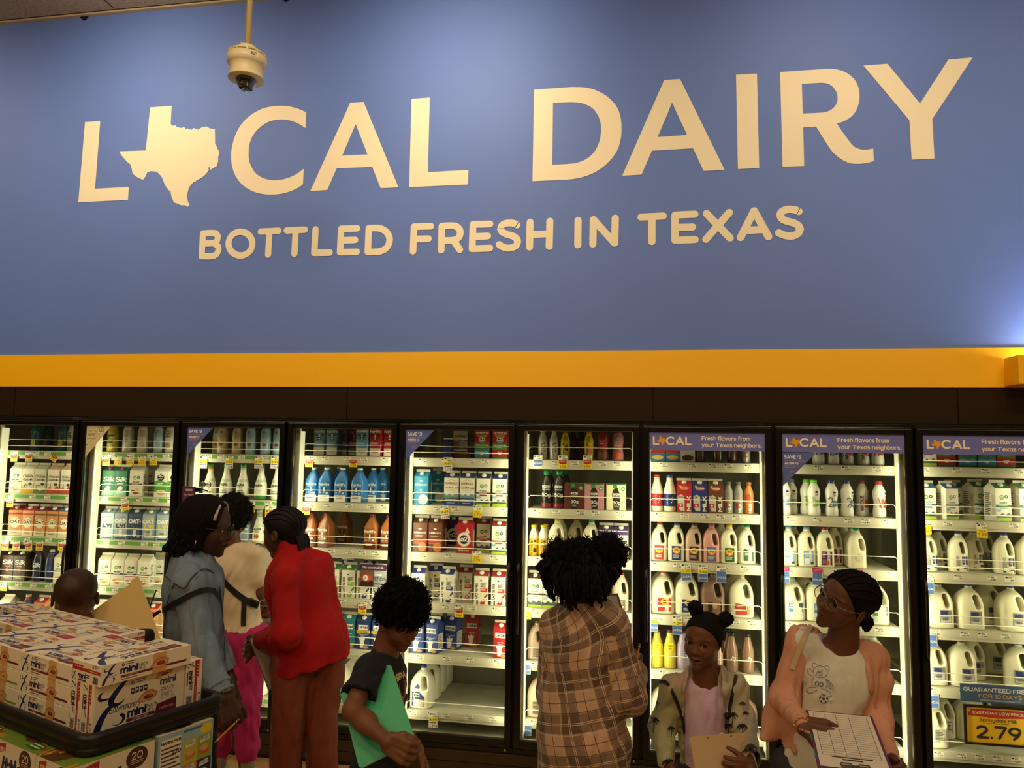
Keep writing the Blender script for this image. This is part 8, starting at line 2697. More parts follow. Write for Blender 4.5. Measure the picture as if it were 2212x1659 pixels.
for h0, kn, an in feet:
 shoe('shoe', an, -8, MATS['white_sneaker'], F.root, .20)
def afro(fig, g, dy, dz, n, seed, p=(0, .30, .30), nn=(0, .85, -.52), L=.020, rad=.0042, r=.0012, top=.10, mat_=HAIR):
 s = cap(fig, g, p, nn, lambda q: q.ell(fig.hw(0, dy, dz), V3(.36 + g, .40 + g, .34 + g + top) * fig.hS, .04, '+', fig.hM))
 f0 = lambda P, m=.07: s(P, m) + fuzz(P, .006, 150, seed) + fuzz(P, .003, 330, seed + 2)
 V, F_ = skin(f0, fig.hc - .24, fig.hc + .24, .0045, .012)
 o = np_obj('hair', np_mesh('hair', V, F_, [mat_]), fig.root)
 rr = np.random.RandomState(seed)
 nr = grad(f0, V[rr.randint(0, len(V), n)])
 pk = V[np.random.RandomState(seed).randint(0, len(V), n)]
 b = MB()
 curls(b, pk - nr * .002, nr, mat_, 1.8, L, rad, r, seed, nv=9)
 b.build('curls', o)
 return o
afro(F, .025, .02, .32, 2600, 3, (0, .30, .23), (0, .45, -.89), .016, .0052, .0013, .05)
A, bx_, by_, bw_, bl_ = rect_fit((733, 1488), (844, 1434), (777, 1662), (901, 1601), Yb - .13)
print('FOLDER', A, bx_, by_, bw_, bl_)
r = MB()
oc = rrect(0, bw_, 0, bl_, .014, 5)
up_ = [(u, v, .0025) for u, v in oc]
dn_ = [(u, v, -.0025) for u, v in oc]
k_ = len(oc)
M_grn = mat('green_folder', '4CC08E', .42)
r.add(up_ + dn_, [tuple(range(k_)), tuple(range(k_, 2 * k_))[::-1]], M_grn)
r.add(up_ + dn_, [(j, k_ + j, k_ + (j + 1) % k_, (j + 1) % k_) for j in range(k_)], ink('BFD8C0'))
o = r.build('folder', label='green folder with rounded corners held against the boy in the navy tee', category='folder')
o.matrix_world = mat4(A, bx_, by_, np.cross(bx_, by_))
# ------------------------------------------------ girl in the plaid overshirt, seen from behind
F = Fig('person in brown plaid overshirt with long dark twists, seen from behind', '5E3A28')
Yb = -1.28
N, Pv = at(1262, 1312, Yb), at(1258, 1600, Yb)
Mb = heading(72)
F.head(at(1262, 1232, Yb + .02), .215, 66, pitch=-6, roll=0, nb=N, eyes=False, hz=.004)
SL, SR = at(1205, 1350, Yb + .04), at(1316, 1346, Yb - .05)
eR, wR = at(1358, 1502, Yb - .04), at(1368, 1450, Yb + .13)
eL, wL = at(1196, 1490, Yb + .10), at(1290, 1440, Yb + .26)
torso(F.body, N, Pv, Mb, .13, -.014, SL, SR, yoke=.036)
F.limb([SR, eR, wR], [.036, .03, .02])
F.limb([SL, eL, wL], [.036, .03, .02])
feet = []
for s_ in (-1, 1):
 h0 = Pv + Mb[:, 0] * s_ * .07 - V3(0, 0, .05)
 an = V3(h0[0], h0[1], .075)
 kn = (h0 + an) / 2 + Mb[:, 1] * .02
 F.limb([h0, kn, an, an + Mb[:, 1] * .08 - V3(0, 0, .035)], [.07, .05, .035, .03])
 feet.append((h0, kn, an))
F.hand(wR, unit(V3(.10, .45, .75)), unit(V3(.75, -.6, .2)), .15, (55, 62, 40), side=-1, thumb=28, tcurl=30)
F.hand(wL, unit(V3(.6, .3, .5)), unit(V3(-.5, .6, .3)), .15, (50, 60, 40), side=1, hz=.004)
F.finish(V3(N[0] - .34, N[1] - .34, 0), V3(N[0] + .40, N[1] + .48, N[2] + .34), .006)
J = Solid()
RJ = torso(J, N, Pv, Mb, .150, .016, SL, SR, yoke=.050, fl=.64, belly=.92, hip=1.02)
J.cone(Pv + V3(0, 0, .05), Pv - V3(0, 0, .20), .165, .185, .05, '+', Mb[:, 1], .72)
Aw = Solid()
Aw.chain([SR, eR], [.064, .068], .03)
Aw.chain([eR, wR - unit(wR - eR) * .03], [.066, .056], .03)
Aw.chain([SL, eL, wL - unit(wL - eL) * .03], [.062, .066, .052], .03)
Cl = Solid()
Cl.chain([at(1212, 1322, Yb + .02), at(1258, 1310, Yb - .06), at(1306, 1316, Yb - .02), at(1322, 1330, Yb + .06)], [.028, .030, .030, .026], .02)
cut(J, Pv - V3(0, 0, .235), (0, 0, -1))
def fJ0(P, m=.07):
 a, b, c = J(P, m), Aw(P, m), Cl(P, m)
 k = .03
 h = np.maximum(k - np.abs(a - b), 0) / k
 d = np.minimum(a, b) - h * h * k * .25
 h = np.maximum(.02 - np.abs(d - c), 0) / .02
 return np.minimum(d, c) - h * h * .02 * .25
dJ = lambda P: wrinkle(P, .0055, 62, (.3, .2, 1), 2.4, 4)
fJ = lambda P: fJ0(P) + dJ(P)
def weave(V):
 q = V - N
 x, y, z = q @ Mb[:, 0], q @ Mb[:, 1], q[:, 2]
 u = np.arctan2(x, -y + .02) * .13
 rot = np.radians(14 + 26 * smooth_step(-.20, -.02, z))
 out = np.stack([u * np.cos(rot) + z * np.sin(rot), -u * np.sin(rot) + z * np.cos(rot), np.zeros(len(V))], 1)
 on = Aw(V) < J(V) - .004
 for A_, B_ in ((SR, eR), (eR, wR), (SL, eL), (eL, wL)):
  d = unit(B_ - A_)
  r0 = unit(np.cross(d, V3(0, 1, .2)))
  r1 = np.cross(d, r0)
  s = (V - A_) @ d
  L = np.linalg.norm(B_ - A_)
  w = np.linalg.norm((V - A_) - np.outer(s, d), axis=1)
  sel = on & (s > -.03) & (s < L + .03) & (w < .10)
  qq = V - A_
  out[sel] = np.stack([np.arctan2(qq @ r1, qq @ r0) * .062, -s + .02 + (0 if A_ is SR or A_ is SL else .11), np.zeros(len(V))], 1)[sel]
 return out
def plaid_mat():
 m = bpy.data.materials.new('brown_plaid_flannel')
 m.use_nodes = True
 nt = m.node_tree
 b = nt.nodes['Principled BSDF']
 b.inputs['Roughness'].default_value = .95
 b.inputs['Sheen Weight'].default_value = .15
 at_ = nt.nodes.new('ShaderNodeAttribute')
 at_.attribute_name = 'weave'
 sp = nt.nodes.new('ShaderNodeSeparateXYZ')
 nt.links.new(at_.outputs['Vector'], sp.inputs[0])
 def math_(op, a, b_=None):
  n = nt.nodes.new('ShaderNodeMath')
  n.operation = op
  for i, v in enumerate((a, b_)):
   if v is None:
    continue
   if isinstance(v, (int, float)):
    n.inputs[i].default_value = v
   else:
    nt.links.new(v, n.inputs[i])
  return n.outputs[0]
 per = .142
 def stripe(c, centre, half):
  f = math_('FRACT', math_('ADD', math_('DIVIDE', c, per), 10.5 - centre))
  return math_('LESS_THAN', math_('ABSOLUTE', math_('SUBTRACT', f, .5)), half)
 col = None
 base = nt.nodes.new('ShaderNodeRGB')
 base.outputs[0].default_value = (*lin('CDA88C'), 1)
 col = base.outputs[0]
 def over(col, fac, c, k):
  mx = nt.nodes.new('ShaderNodeMix')
  mx.data_type = 'RGBA'
  nt.links.new(math_('MULTIPLY', fac, k), mx.inputs[0])
  nt.links.new(col, mx.inputs[6])
  mx.inputs[7].default_value = (*lin(c), 1)
  return mx.outputs[2]
 for ax in (0, 1):
  c = sp.outputs[ax]
  col = over(col, stripe(c, .30, .235), '3C2A1E', .60)
 for ax in (0, 1):
  c = sp.outputs[ax]
  col = over(col, stripe(c, .80, .008), '2E1E18', .85)
  for d_ in (.235, .275):
   col = over(col, stripe(c, .045 + d_, .0075), 'EAD4BA', .8)
  for d_ in (.045, .075):
   col = over(col, stripe(c, d_, .007), 'E4CCB0', .65)
  col = over(col, stripe(c, .555, .010), '2A1A16', .8)
 nt.links.new(col, b.inputs['Base Color'])
 wv = nt.nodes.new('ShaderNodeTexNoise')
 wv.inputs['Scale'].default_value = 700
 nt.links.new(at_.outputs['Vector'], wv.inputs['Vector'])
 bp = nt.nodes.new('ShaderNodeBump')
 bp.inputs['Strength'].default_value = .25
 bp.inputs['Distance'].default_value = .002
 nt.links.new(wv.outputs['Fac'], bp.inputs['Height'])
 nt.links.new(bp.outputs[0], b.inputs['Normal'])
 return m
M_plaid = plaid_mat()
V, F_ = skin(lambda P, m=.07: fJ0(P, m) + dJ(P), N + V3(-.36, -.34, -.72), N + V3(.40, .46, .10), .0055, .012)
np_obj('overshirt', np_mesh('overshirt', V, F_, [M_plaid], uvw=weave(V)), F.root, label='brown plaid overshirt')
b = MB()
d_ = unit(wR - eR)
c_ = wR - d_ * .035
p_ = unit(np.cross(d_, V3(0, 0, 1)))
q_ = np.cross(d_, p_)
b.tube([c_ + (p_ * math.cos(t) + q_ * math.sin(t)) * .050 for t in np.linspace(0, 6.283, 20)], .012, mat('plaid_cuff', '9A7C64', .95, noise=.5, nscale=120), 8, False)
b.build('cuff', F.root)
Q = Solid()
torso(Q, N, Pv, Mb, .13, .006)
cut(Q, Pv + V3(0, 0, .0), (0, 0, 1))
for h0, kn, an in feet:
 Q.chain([h0 + V3(0, 0, .02), kn, an], [.085, .065, .055], .03)
cut(Q, (0, 0, .04), (0, 0, -1))
F.part('trousers', Q, V3(Pv[0] - .28, Pv[1] - .28, 0), Pv + V3(.28, .28, .1), .008, MATS['dark_leggings'])
for h0, kn, an in feet:
 shoe('shoe', an, 72, MATS['white_sneaker'], F.root)
H = Solid()
h = F.hw
H.ell(h(0, -.10, .14), V3(.40, .48, .40) * F.hS, 0, '+', F.hM)
H.ell(h(0, -.20, -.15), V3(.40, .36, .40) * F.hS, .2 * F.hS, '+', F.hM)
H.ell(at(1312, 1182, Yb - .02), (.056, .05, .046), .03)
H.ell(at(1332, 1200, Yb - .02), (.030, .03, .036), .03)
H.ell(at(1204, 1204, Yb + .0), (.040, .05, .070), .03)
f0 = lambda P, m=.07: H(P, m) + fuzz(P, .006, 140, 2) + fuzz(P, .003, 360, 7)
V, F_ = skin(f0, F.hc - .30, F.hc + .30, .005, .012)
hair = np_obj('hair', np_mesh('hair', V, F_, [HAIR]), F.root)
rr = np.random.RandomState(11)
b = MB()
tips = [(1180, 1272), (1176, 1252), (1188, 1290), (1196, 1300), (1206, 1284), (1214, 1306), (1222, 1296), (1228, 1314), (1236, 1318), (1244, 1310), (1252, 1296), (1262, 1304), (1270, 1292), (1278, 1310), (1286, 1296), (1294, 1304), (1302, 1290), (1308, 1298), (1314, 1284), (1318, 1268), (1326, 1262), (1332, 1250), (1172, 1236), (1343, 1206), (1350, 1214), (1346, 1224), (1336, 1216), (1184, 1222), (1200, 1268), (1240, 1286), (1290, 1276)]
for i, (px, py) in enumerate(tips):
 up_ = py < 1232 and px > 1300
 y_ = Yb - .12 + rr.rand() * .05 if 1196 < px < 1310 else Yb - .05 + rr.rand() * .08
 e_ = at(px, py, y_)
 x0 = 1262 + (px - 1262) * (.66 if not up_ else .5)
 s0 = at(x0, 1196 + rr.rand() * 22 if not up_ else 1170, Yb - .085 + .05 * abs(px - 1262) / 80)
 mid = (s0 + e_) / 2 + V3((px - 1262) * .0004, -.022, .012)
 strand(b, [s0, mid, e_], .013, .006, HAIR, wob=.0022, seed=i, steps=9)
 for j in range(2):
  o_ = rr.randn(3) * .008
  strand(b, [s0 + o_, mid + o_ + rr.randn(3) * .006, e_ + rr.randn(3) * .009 + V3(0, 0, .012 * rr.rand())], .007, .003, HAIR, wob=.0022, seed=i + 50 * j, steps=8, sides=5)
b.build('twists', hair)
sel = rr.randint(0, len(V), 3200)
nr = grad(f0, V[sel])
b = MB()
curls(b, V[sel] - nr * .003, nr, HAIR, 1.6, .022, .005, .0011, 5, droop=.35, nv=9)
b.build('curls', hair)
A, bx_, by_, bz_, bw_ = board_frame((1290, 1288), Yb + .20, (1334, 1283), Yb + .03, (1300, 1420), .28)
A, B_, C_2 = at(1285, 1290, Yb + .30), at(1333, 1284, Yb + .10), at(1359, 1392, Yb + .10)
bx_ = unit(B_ - A)
by_ = C_2 - B_
by_ = unit(by_ - bx_ * (by_ @ bx_))
bw_ = np.linalg.norm(B_ - A)
n_ = np.cross(bx_, by_)
sg = 1 if n_[1] < 0 else -1
r = empty('clipboard', tuple(A), label='brown clipboard with a printed form beside the plaid shoulder', category='clipboard')
r.matrix_world = mat4(A, bx_, by_, n_)
b = MB()
b.box((-.004, -.004, min(0, -sg * .004)), (bw_ + .004, .30, max(0, -sg * .004)), mat('brown_hardboard', '7A5A34', .55), bev=.001)
b.build('back', r)
a = Art()
a.rect(.004, .004, bw_ - .006, .27, 'D8CDB4')
for i in range(9):
 a.rect(.02, .03 + i * .022, bw_ - .02, .031 + i * .022, '6A6458')
for x in (.02, bw_ * .4, bw_ * .7, bw_ - .02):
 a.rect(x, .03, x + .001, .206, '6A6458')
b = MB()
a.lay(b, lambda u, v, k: (u, v, sg * (.0008 + k)), .0001)
b.build('paper', r)
pencil(at(1381, 1396, Yb + .10), at(1369, 1466, Yb + .08), 'pencil held upright by the person in plaid')
# ------------------------------------------------ woman in the red fleece, leaning in from behind
F = Fig('person in red fleece jacket and rust trousers, face in profile', '5A3826')
Yb = -1.10
N, Pv = at(633, 1192, Yb), at(672, 1428, Yb + .02)
Mb = heading(128)
F.head(at(613, 1151, Yb - .01), .212, 171, pitch=-12, roll=0, nb=N + V3(0, 0, -.02), look=(0, -5))
SL, SR = at(617, 1250, Yb - .12), at(690, 1222, Yb + .06)
eL, wL = at(622, 1368, Yb - .16), at(562, 1384, Yb - .04)
eR, wR = at(716, 1352, Yb + .12), at(640, 1392, Yb + .18)
torso(F.body, N, Pv, Mb, .14, -.014, SL, SR, yoke=.038)
F.limb([SR, eR, wR], [.04, .034, .022])
F.limb([SL, eL, wL], [.04, .034, .022])
feet = []
for s_, hx, kx, ax in ((-1, 628, 622, 620), (1, 704, 694, 690)):
 h0 = at(hx, 1446, Yb + (-.04 if s_ < 0 else .04))
 k0 = at(kx, 1580, Yb + (-.05 if s_ < 0 else .04))
 an = V3(at(ax, 1700, Yb)[0], Yb + (-.04 if s_ < 0 else .05), .085)
 F.limb([h0, k0, an, an + Mb[:, 1] * .09 - V3(0, 0, .045)], [.075, .052, .038, .032])
 feet.append((h0, k0, an))
F.hand(wL, unit(V3(-.85, .2, -.32)), unit(V3(-.3, -.85, .5)), .155, (30, 46, 36), side=-1, thumb=24)
F.hand(wR, unit(V3(-.9, .1, -.1)), unit(V3(.1, .5, .8)), .155, (40, 46, 36), side=1, hz=.004)
F.finish(V3(N[0] - .40, N[1] - .40, 0), V3(N[0] + .42, N[1] + .40, N[2] + .30), .006)
J = Solid()
torso(J, N, Pv, Mb, .142, .014, SL, SR, yoke=.044, fl=.64, belly=.90, hip=.98)
J.chain([SL, eL, wL - unit(wL - eL) * .03], [.050, .054, .040], .03)
J.chain([SR, eR, wR - unit(wR - eR) * .02], [.052, .052, .040], .03)
J.cone(Pv + V3(0, 0, .06), Pv - V3(0, 0, .02), .155, .160, .04, '+', Mb[:, 1], .90)
J.cone(N + V3(.01, 0, -.02), N + V3(-.012, 0, .028), .075, .062, .02)
J.cone(N + V3(-.012, 0, .02), N + V3(-.02, 0, .06), .050, .052, .006, '-')
cut(J, at(668, 1440, Yb), (.26, 0, -1))
dJ = lambda P: wrinkle(P, .0055, 48, (.2, .2, 1), 2, 13) + fuzz(P, .0015, 420, 3)
F.part('fleece_jacket', J, N + V3(-.36, -.36, -.60), N + V3(.40, .36, .12), .005, mat('red_fleece', 'B80E16', .95, noise=.22, nscale=300, bump=.35), 'red fleece jacket', dJ)
Q = Solid()
torso(Q, N, Pv, Mb, .122, .004)
cut(Q, Pv + V3(0, 0, .03), (0, 0, 1))
for h0, kn, an in feet:
 Q.chain([h0 + V3(0, 0, .03), kn, an - V3(0, 0, .02)], [.082, .066, .070], .012)
cut(Q, (0, 0, .03), (0, 0, -1))
F.part('trousers', Q, V3(Pv[0] - .36, Pv[1] - .32, 0), Pv + V3(.34, .34, .1), .0065, mat('rust_velour', '8E4630', .7, noise=.15, nscale=40), 'rust velour trousers', lambda P: wrinkle(P, .006, 60, (0, 0, 1), 3, 6))
for h0, kn, an in feet:
 shoe('shoe', an, 128, MATS['white_sneaker'], F.root)
hc_ = cap(F, .014, (0, .25, .24), (0, .84, -.54))
F.part('hair', hc_, F.hc - .2, F.hc + .2, .004, HAIRB)
b = MB()
cornrows(F, b, hc_, (-60, -42, -25, -8, 8, 25, 42, 60), HAIRB, r=.0042, seed=9)
for q in range(7):
 strand(b, [F.hw(.05 * q - .15, -.40, -.12), F.hw(.055 * q - .165, -.44, -.24), F.hw(.05 * q - .15, -.42, -.40)], .009, .006, HAIRB, wob=.001, seed=q)
b.build('braids', F.root)
A, B_ = at(571, 1398, Yb - .02), at(598, 1470, Yb + .0)
by_ = unit(B_ - A)
bx_ = unit(V3(.25, 1, .1) - by_ * (V3(.25, 1, .1) @ by_))
r = empty('clipboard', tuple(A), label='pale clipboard seen edge-on below the hand of the person in red', category='clipboard')
r.matrix_world = mat4(A, bx_, by_, np.cross(bx_, by_))
b = MB()
b.box((-.06, -.07, 0), (.15, .17, .003), mat('grey_board', '77726A', .5), bev=.001)
b.build('back', r)
b = MB()
b.box((-.055, -.06, -.0012), (.145, .165, -.0001), 'CFC8B8')
b.build('paper', r)
# ------------------------------------------------ girl in the pale tee and magenta joggers
F = Fig('person in pale tee and magenta joggers with a black sling strap, seen from behind', '6A432E')
Yb = -.42
N, Pv = at(500, 1178, Yb), at(522, 1372, Yb)
Mb = heading(88)
F.head(at(502, 1120, Yb + .01), .212, 92, pitch=-12, roll=6, nb=N, eyes=False, hz=.004)
SL, SR = at(450, 1200, Yb + .02), at(546, 1200, Yb + .0)
eR, wR = at(562, 1282, Yb + .02), at(548, 1296, Yb + .22)
eL, wL = at(436, 1284, Yb + .04), at(470, 1300, Yb + .24)
torso(F.body, N, Pv, Mb, .135, -.014, SL, SR, yoke=.036)
F.limb([SR, eR, wR], [.038, .034, .022])
F.limb([SL, eL, wL], [.038, .032, .022])
feet = []
for s_, hx, kx, ky, ax, ay in ((1, 545, 530, 1510, 534, 1640), (-1, 496, 474, 1490, 474, 1612)):
 h0 = at(hx, 1392, Yb)
 k0 = at(kx, ky, Yb - .02)
 an = at(ax, ay, Yb - .02)
 an[2] = max(an[2], .08)
 an[2] = .085
 F.limb([h0, k0, an, an + Mb[:, 1] * .09 - V3(0, 0, .045)], [.075, .050, .036, .032])
 feet.append((h0, k0, an))
F.hand(wR, unit(V3(-.5, .8, .1)), unit(V3(.4, .3, .8)), .15, (40, 46, 36), side=1, hz=.004)
F.hand(wL, unit(V3(.5, .8, .1)), unit(V3(-.4, .3, .8)), .15, (40, 46, 36), side=-1, hz=.004)
F.finish(V3(N[0] - .36, N[1] - .34, 0), V3(N[0] + .38, N[1] + .44, N[2] + .30), .006)
T = Solid()
torso(T, N, Pv, Mb, .140, .008, SL, SR, yoke=.044, fl=.62)
T.cone(SR, SR + (eR - SR) * .60, .048, .052, .03)
T.cone(SL, SL + (eL - SL) * .60, .048, .052, .03)
cut(T, Pv + V3(0, 0, .03), (0, 0, -1))
T.ball(N + V3(0, .01, .055), .066, .008, '-')
dT = lambda P: wrinkle(P, .004, 70, (.5, 0, 1), 2.4, 3)
F.part('tee_shirt', T, N + V3(-.32, -.28, -.56), N + V3(.34, .28, .12), .0055, mat('cream_jersey', 'DCC8A6', .9, noise=.06, nscale=140, bump=.05), 'pale cream tee', dT)
Q = Solid()
torso(Q, N, Pv, Mb, .136, .008, hip=.96)
cut(Q, Pv + V3(0, 0, .04), (0, 0, 1))
for h0, kn, an in feet:
 c_ = an + V3(0, 0, .10)
 Q.chain([h0 + V3(0, 0, .03), kn, c_ + V3(0, 0, .06)], [.092, .072, .060], .03)
 Q.cone(c_ + V3(0, 0, .06), c_ + V3(0, 0, .02), .056, .050, .015)
F.part('joggers', Q, V3(Pv[0] - .32, Pv[1] - .30, .1), Pv + V3(.32, .30, .1), .0065, mat('magenta_fleece', 'B01A62', .85, noise=.12, nscale=60), 'magenta joggers', lambda P: wrinkle(P, .006, 62, (.3, 0, 1), 1.6, 8))
for h0, kn, an in feet:
 b = MB()
 b.lathe([(.034, .0), (.036, .03), (.040, .10), (.042, .16)], mat('grey_ribbed_sock', '8E8470', .95, noise=.2, nscale=200), 18, c=(an[0], an[1], an[2] - .03))
 b.build('sock', F.root)
 shoe('shoe', an, 30, mat('grey_trainer', 'A8A698', .6, noise=.3, nscale=40), F.root, .22)
afro(F, .06, -.06, .16, 1500, 8, (0, .28, .30), (0, .85, -.52), .012, .0035, .0010, .06)
strap('sling_strap', T, [(446, 1198), (462, 1226), (484, 1256), (510, 1282), (540, 1302), (556, 1308)], Yb - .5, .030, mat('black_webbing', '14110F', .7), F.root, .005)
b = MB()
c = drape(T, [(548, 1303)], Yb - .5, .008)[0]
b.box((-.03, -.008, -.018), (.03, .008, .018), M_black, Matrix.Translation(Vector(c)) @ Matrix.Rotation(math.radians(22), 4, 'Y'), bev=.004)
b.build('strap_buckle', F.root)
strap('hanging_strap', T, [(527, 1292), (527, 1312), (526, 1334), (526, 1352)], Yb - .5, .026, MATS['black_webbing'], F.root, .006)
bag = empty('sling_bag', tuple(at(574, 1316, Yb + .15)), label='dark flowered sling bag at the hip of the person in the pale tee', category='bag')
S_ = Solid()
S_.box((0, 0, 0), (.05, .06, .045), .03)
V, F_ = skin(S_, (-.08, -.08, -.08), (.08, .08, .08), .006)
mm = noise_mat('flower_print', '2A1418', '8E3A44', 55, .7, 2)
np_obj('pouch', np_mesh('pouch', V, F_, [mm]), bag)
b = MB()
b.tube([(-.04, -.055, .03), (.04, -.055, .03)], .002, M_alu, 6)
b.build('zipper', bag)
A, B_ = at(562, 1176, Yb + .26), at(596, 1190, Yb + .26)
bx_ = unit(B_ - A)
by_ = unit(V3(.1, -.55, -1) - bx_ * (V3(.1, -.55, -1) @ bx_))
r = empty('clipboard', tuple(A), label='clipboard with white paper between the pale tee and the red jacket', category='clipboard')
r.matrix_world = mat4(A, bx_, by_, np.cross(bx_, by_))
b = MB()
b.box((-.08, 0, .0), (.12, .28, .003), 'B8AE9C', bev=.001)
b.build('back', r)
b = MB()
sg = -1 if np.cross(bx_, by_)[1] > 0 else 1
b.box((-.075, .01, min(sg * .0005, sg * .002) + (.003 if sg > 0 else 0)), (.115, .275, max(sg * .0005, sg * .002) + (.003 if sg > 0 else 0)), 'DCD4C0')
b.build('paper', r)
b = MB()
b.tube([(-.02, .012, sg * .006), (-.01, .0, sg * .010), (.05, .0, sg * .010), (.06, .012, sg * .006)], .003, M_black, 6)
b.build('clip', r)
# ------------------------------------------------ girl in the denim jacket
F = Fig('person in blue denim jacket with a dark bob, looking right', '4E3022')
Yb = -1.42
N, Pv = at(418, 1200, Yb), at(420, 1440, Yb)
Mb = heading(22)
F.head(at(446, 1140, Yb), .222, 14, pitch=-6, roll=0, nb=N + V3(.0, 0, -.01), look=(0, -4))
SR, SL = at(408, 1262, Yb - .13), at(432, 1250, Yb + .12)
eR, wR = at(432, 1408, Yb - .17), at(482, 1508, Yb - .20)
eL, wL = at(462, 1400, Yb + .15), at(500, 1470, Yb + .10)
torso(F.body, N, Pv, Mb, .14, -.014, SL, SR, yoke=.038)
F.limb([SR, eR, wR], [.042, .036, .023])
F.limb([SL, eL, wL], [.042, .036, .023])
feet = []
for s_ in (-1, 1):
 h0 = Pv + Mb[:, 0] * s_ * .075 - V3(0, 0, .03)
 an = V3(h0[0], h0[1], .085)
 kn = (h0 + an) / 2 + Mb[:, 1] * .02
 F.limb([h0, kn, an, an + Mb[:, 1] * .09 - V3(0, 0, .045)], [.078, .054, .038, .032])
 feet.append((h0, kn, an))
F.hand(wR, unit(V3(.42, .0, -.82)), unit(V3(.75, -.55, .4)), .165, (34, 58, 40), side=-1, thumb=26, tcurl=30)
F.hand(wL, unit(V3(.4, .1, -.9)), unit(V3(.7, .5, .3)), .16, (30, 40, 36), side=1, hz=.004)
F.finish(V3(N[0] - .38, N[1] - .40, 0), V3(N[0] + .40, N[1] + .38, N[2] + .32), .006)
J = Solid()
torso(J, N, Pv, Mb, .148, .014, SL, SR, yoke=.052, fl=.66, belly=.90, hip=.92)
J.chain([SR, eR, wR - unit(wR - eR) * .03], [.056, .054, .044], .03)
J.chain([SL, eL, wL - unit(wL - eL) * .02], [.054, .052, .044], .03)
J.cone(N + V3(0, 0, -.03), N + V3(.008, 0, .026), .078, .060, .015)
J.cone(N + V3(0, 0, .01), N + V3(.0, 0, .08), .052, .055, .006, '-')
cut(J, at(420, 1462, Yb), (.1, 0, -1))
dJ = lambda P: wrinkle(P, .0055, 70, (.2, .1, 1), 2.2, 10)
M_dj = mat('blue_denim', '8294AA', .85, noise=.35, nscale=220, bump=.2)
F.part('denim_jacket', J, N + V3(-.36, -.38, -.60), N + V3(.38, .36, .12), .005, M_dj, 'blue denim jacket', dJ)
M_st = mat('denim_stitch', '8A8474', .8)
M_sd = mat('denim_seam', '2E3640', .85)
for pts, w_, m_ in (([(352, 1240), (370, 1256), (398, 1272), (412, 1250), (440, 1228), (462, 1238)], .005, M_sd), ([(354, 1244), (372, 1260), (400, 1277), (416, 1254), (442, 1233)], .002, M_st),
     ([(376, 1262), (362, 1300), (356, 1350)], .004, M_sd), ([(412, 1262), (406, 1300), (414, 1340), (424, 1400), (440, 1450)], .003, M_st), ([(474, 1268), (480, 1320), (484, 1380), (486, 1424)], .010, M_sd),
     ([(462, 1274), (470, 1284), (474, 1292)], .012, M_sd)):
 strap('seam', J, pts, Yb - .45, w_, m_, F.root, .004, .0012, 6)
b = MB()
d_ = unit(wR - eR)
c_ = wR - d_ * .05
p_ = unit(np.cross(d_, V3(0, 0, 1)))
q_ = np.cross(d_, p_)
for o_, rr_, th_ in ((0, .046, .007), (.03, .045, .006)):
 b.tube([c_ + d_ * o_ + (p_ * math.cos(t) + q_ * math.sin(t)) * rr_ for t in np.linspace(0, 6.283, 20)], th_, M_dj, 8, False)
b.build('cuff', F.root)
Q = Solid()
torso(Q, N, Pv, Mb, .138, .006)
cut(Q, Pv + V3(0, 0, .03), (0, 0, 1))
for h0, kn, an in feet:
 Q.chain([h0 + V3(0, 0, .02), kn, an], [.09, .066, .056], .03)
cut(Q, (0, 0, .04), (0, 0, -1))
F.part('trousers', Q, V3(Pv[0] - .3, Pv[1] - .3, 0), Pv + V3(.3, .3, .1), .008, mat('black_trousers', '121012', .9))
for h0, kn, an in feet:
 shoe('shoe', an, 22, MATS['white_sneaker'], F.root)
H = cap(F, .035, (0, .20, .22), (0, .90, -.44))
h = F.hw
H.ell(h(0, -.08, .16), V3(.38, .47, .40) * F.hS, .04, '+', F.hM)
H.cone(h(.05, -.22, .0), h(.10, -.30, -.36), .34 * F.hS, .24 * F.hS, .10 * F.hS)
H.cone(h(.26, -.02, .05), h(.30, -.02, -.30), .14 * F.hS, .09 * F.hS, .06 * F.hS)
H.cone(h(.10, -.34, -.22), h(.16, -.56, -.40), .19 * F.hS, .09 * F.hS, .08 * F.hS)
cut(H, h(0, .22, .0), F.hM @ V3(-.15, 1, -.1))
fH = lambda P, m=.07: H(P, m) + fuzz(P * V3(1, 1, .12), .0022, 520, 6) + wrinkle(P, .003, 90, (0, 0, 1), 4, 2)
V, F_ = skin(fH, F.hc - .26, F.hc + .26, .004, .012)
hair = np_obj('hair', np_mesh('hair', V, F_, [HAIR]), F.root)
rr = np.random.RandomState(5)
b = MB()
for i in range(36):
 t = rr.rand()
 s0 = h(.10 + .25 * rr.rand(), -.45 + .5 * t, .0 - .2 * rr.rand())
 e_ = s0 + F.hM @ V3(.01, -.035 * (1 - t) - .006, -.045 - .035 * rr.rand())
 b.tube([s0, (s0 + e_) / 2 + F.hM @ V3(.012, 0, 0), e_], [.003, .0022, .0005], HAIRB, 4)
b.build('loose_strands', hair)
b = MB()
ring = [h(.362 * math.sin(t), .225 + .01 * math.cos(t), .13 + .35 * math.cos(t)) for t in np.linspace(-1.4, 1.4, 14)]
b.tube(ring, .006, mat('white_headband', 'C8B8A0', .8), 8)
b.build('headband', F.root)
glasses(F, 'dark thin spectacles', m=mat('dark_spectacle_frame', '23201E', .3))
b = MB()
b.tube([h(.40, -.02, -.18), h(.405, -.02, -.24), h(.41, -.02, -.30)], .0022, M_alu, 6)
b.build('earring', F.root)
strap('bag_strap', J, [(464, 1277), (448, 1274), (428, 1278), (402, 1290), (376, 1304), (352, 1318), (342, 1322)], Yb - .45, .020, MATS['black_webbing'], F.root, .006)
bag = empty('shoulder_bag', tuple(at(302, 1372, -1.79)), label='black shoulder bag hanging behind the denim jacket', category='bag')
S_ = Solid()
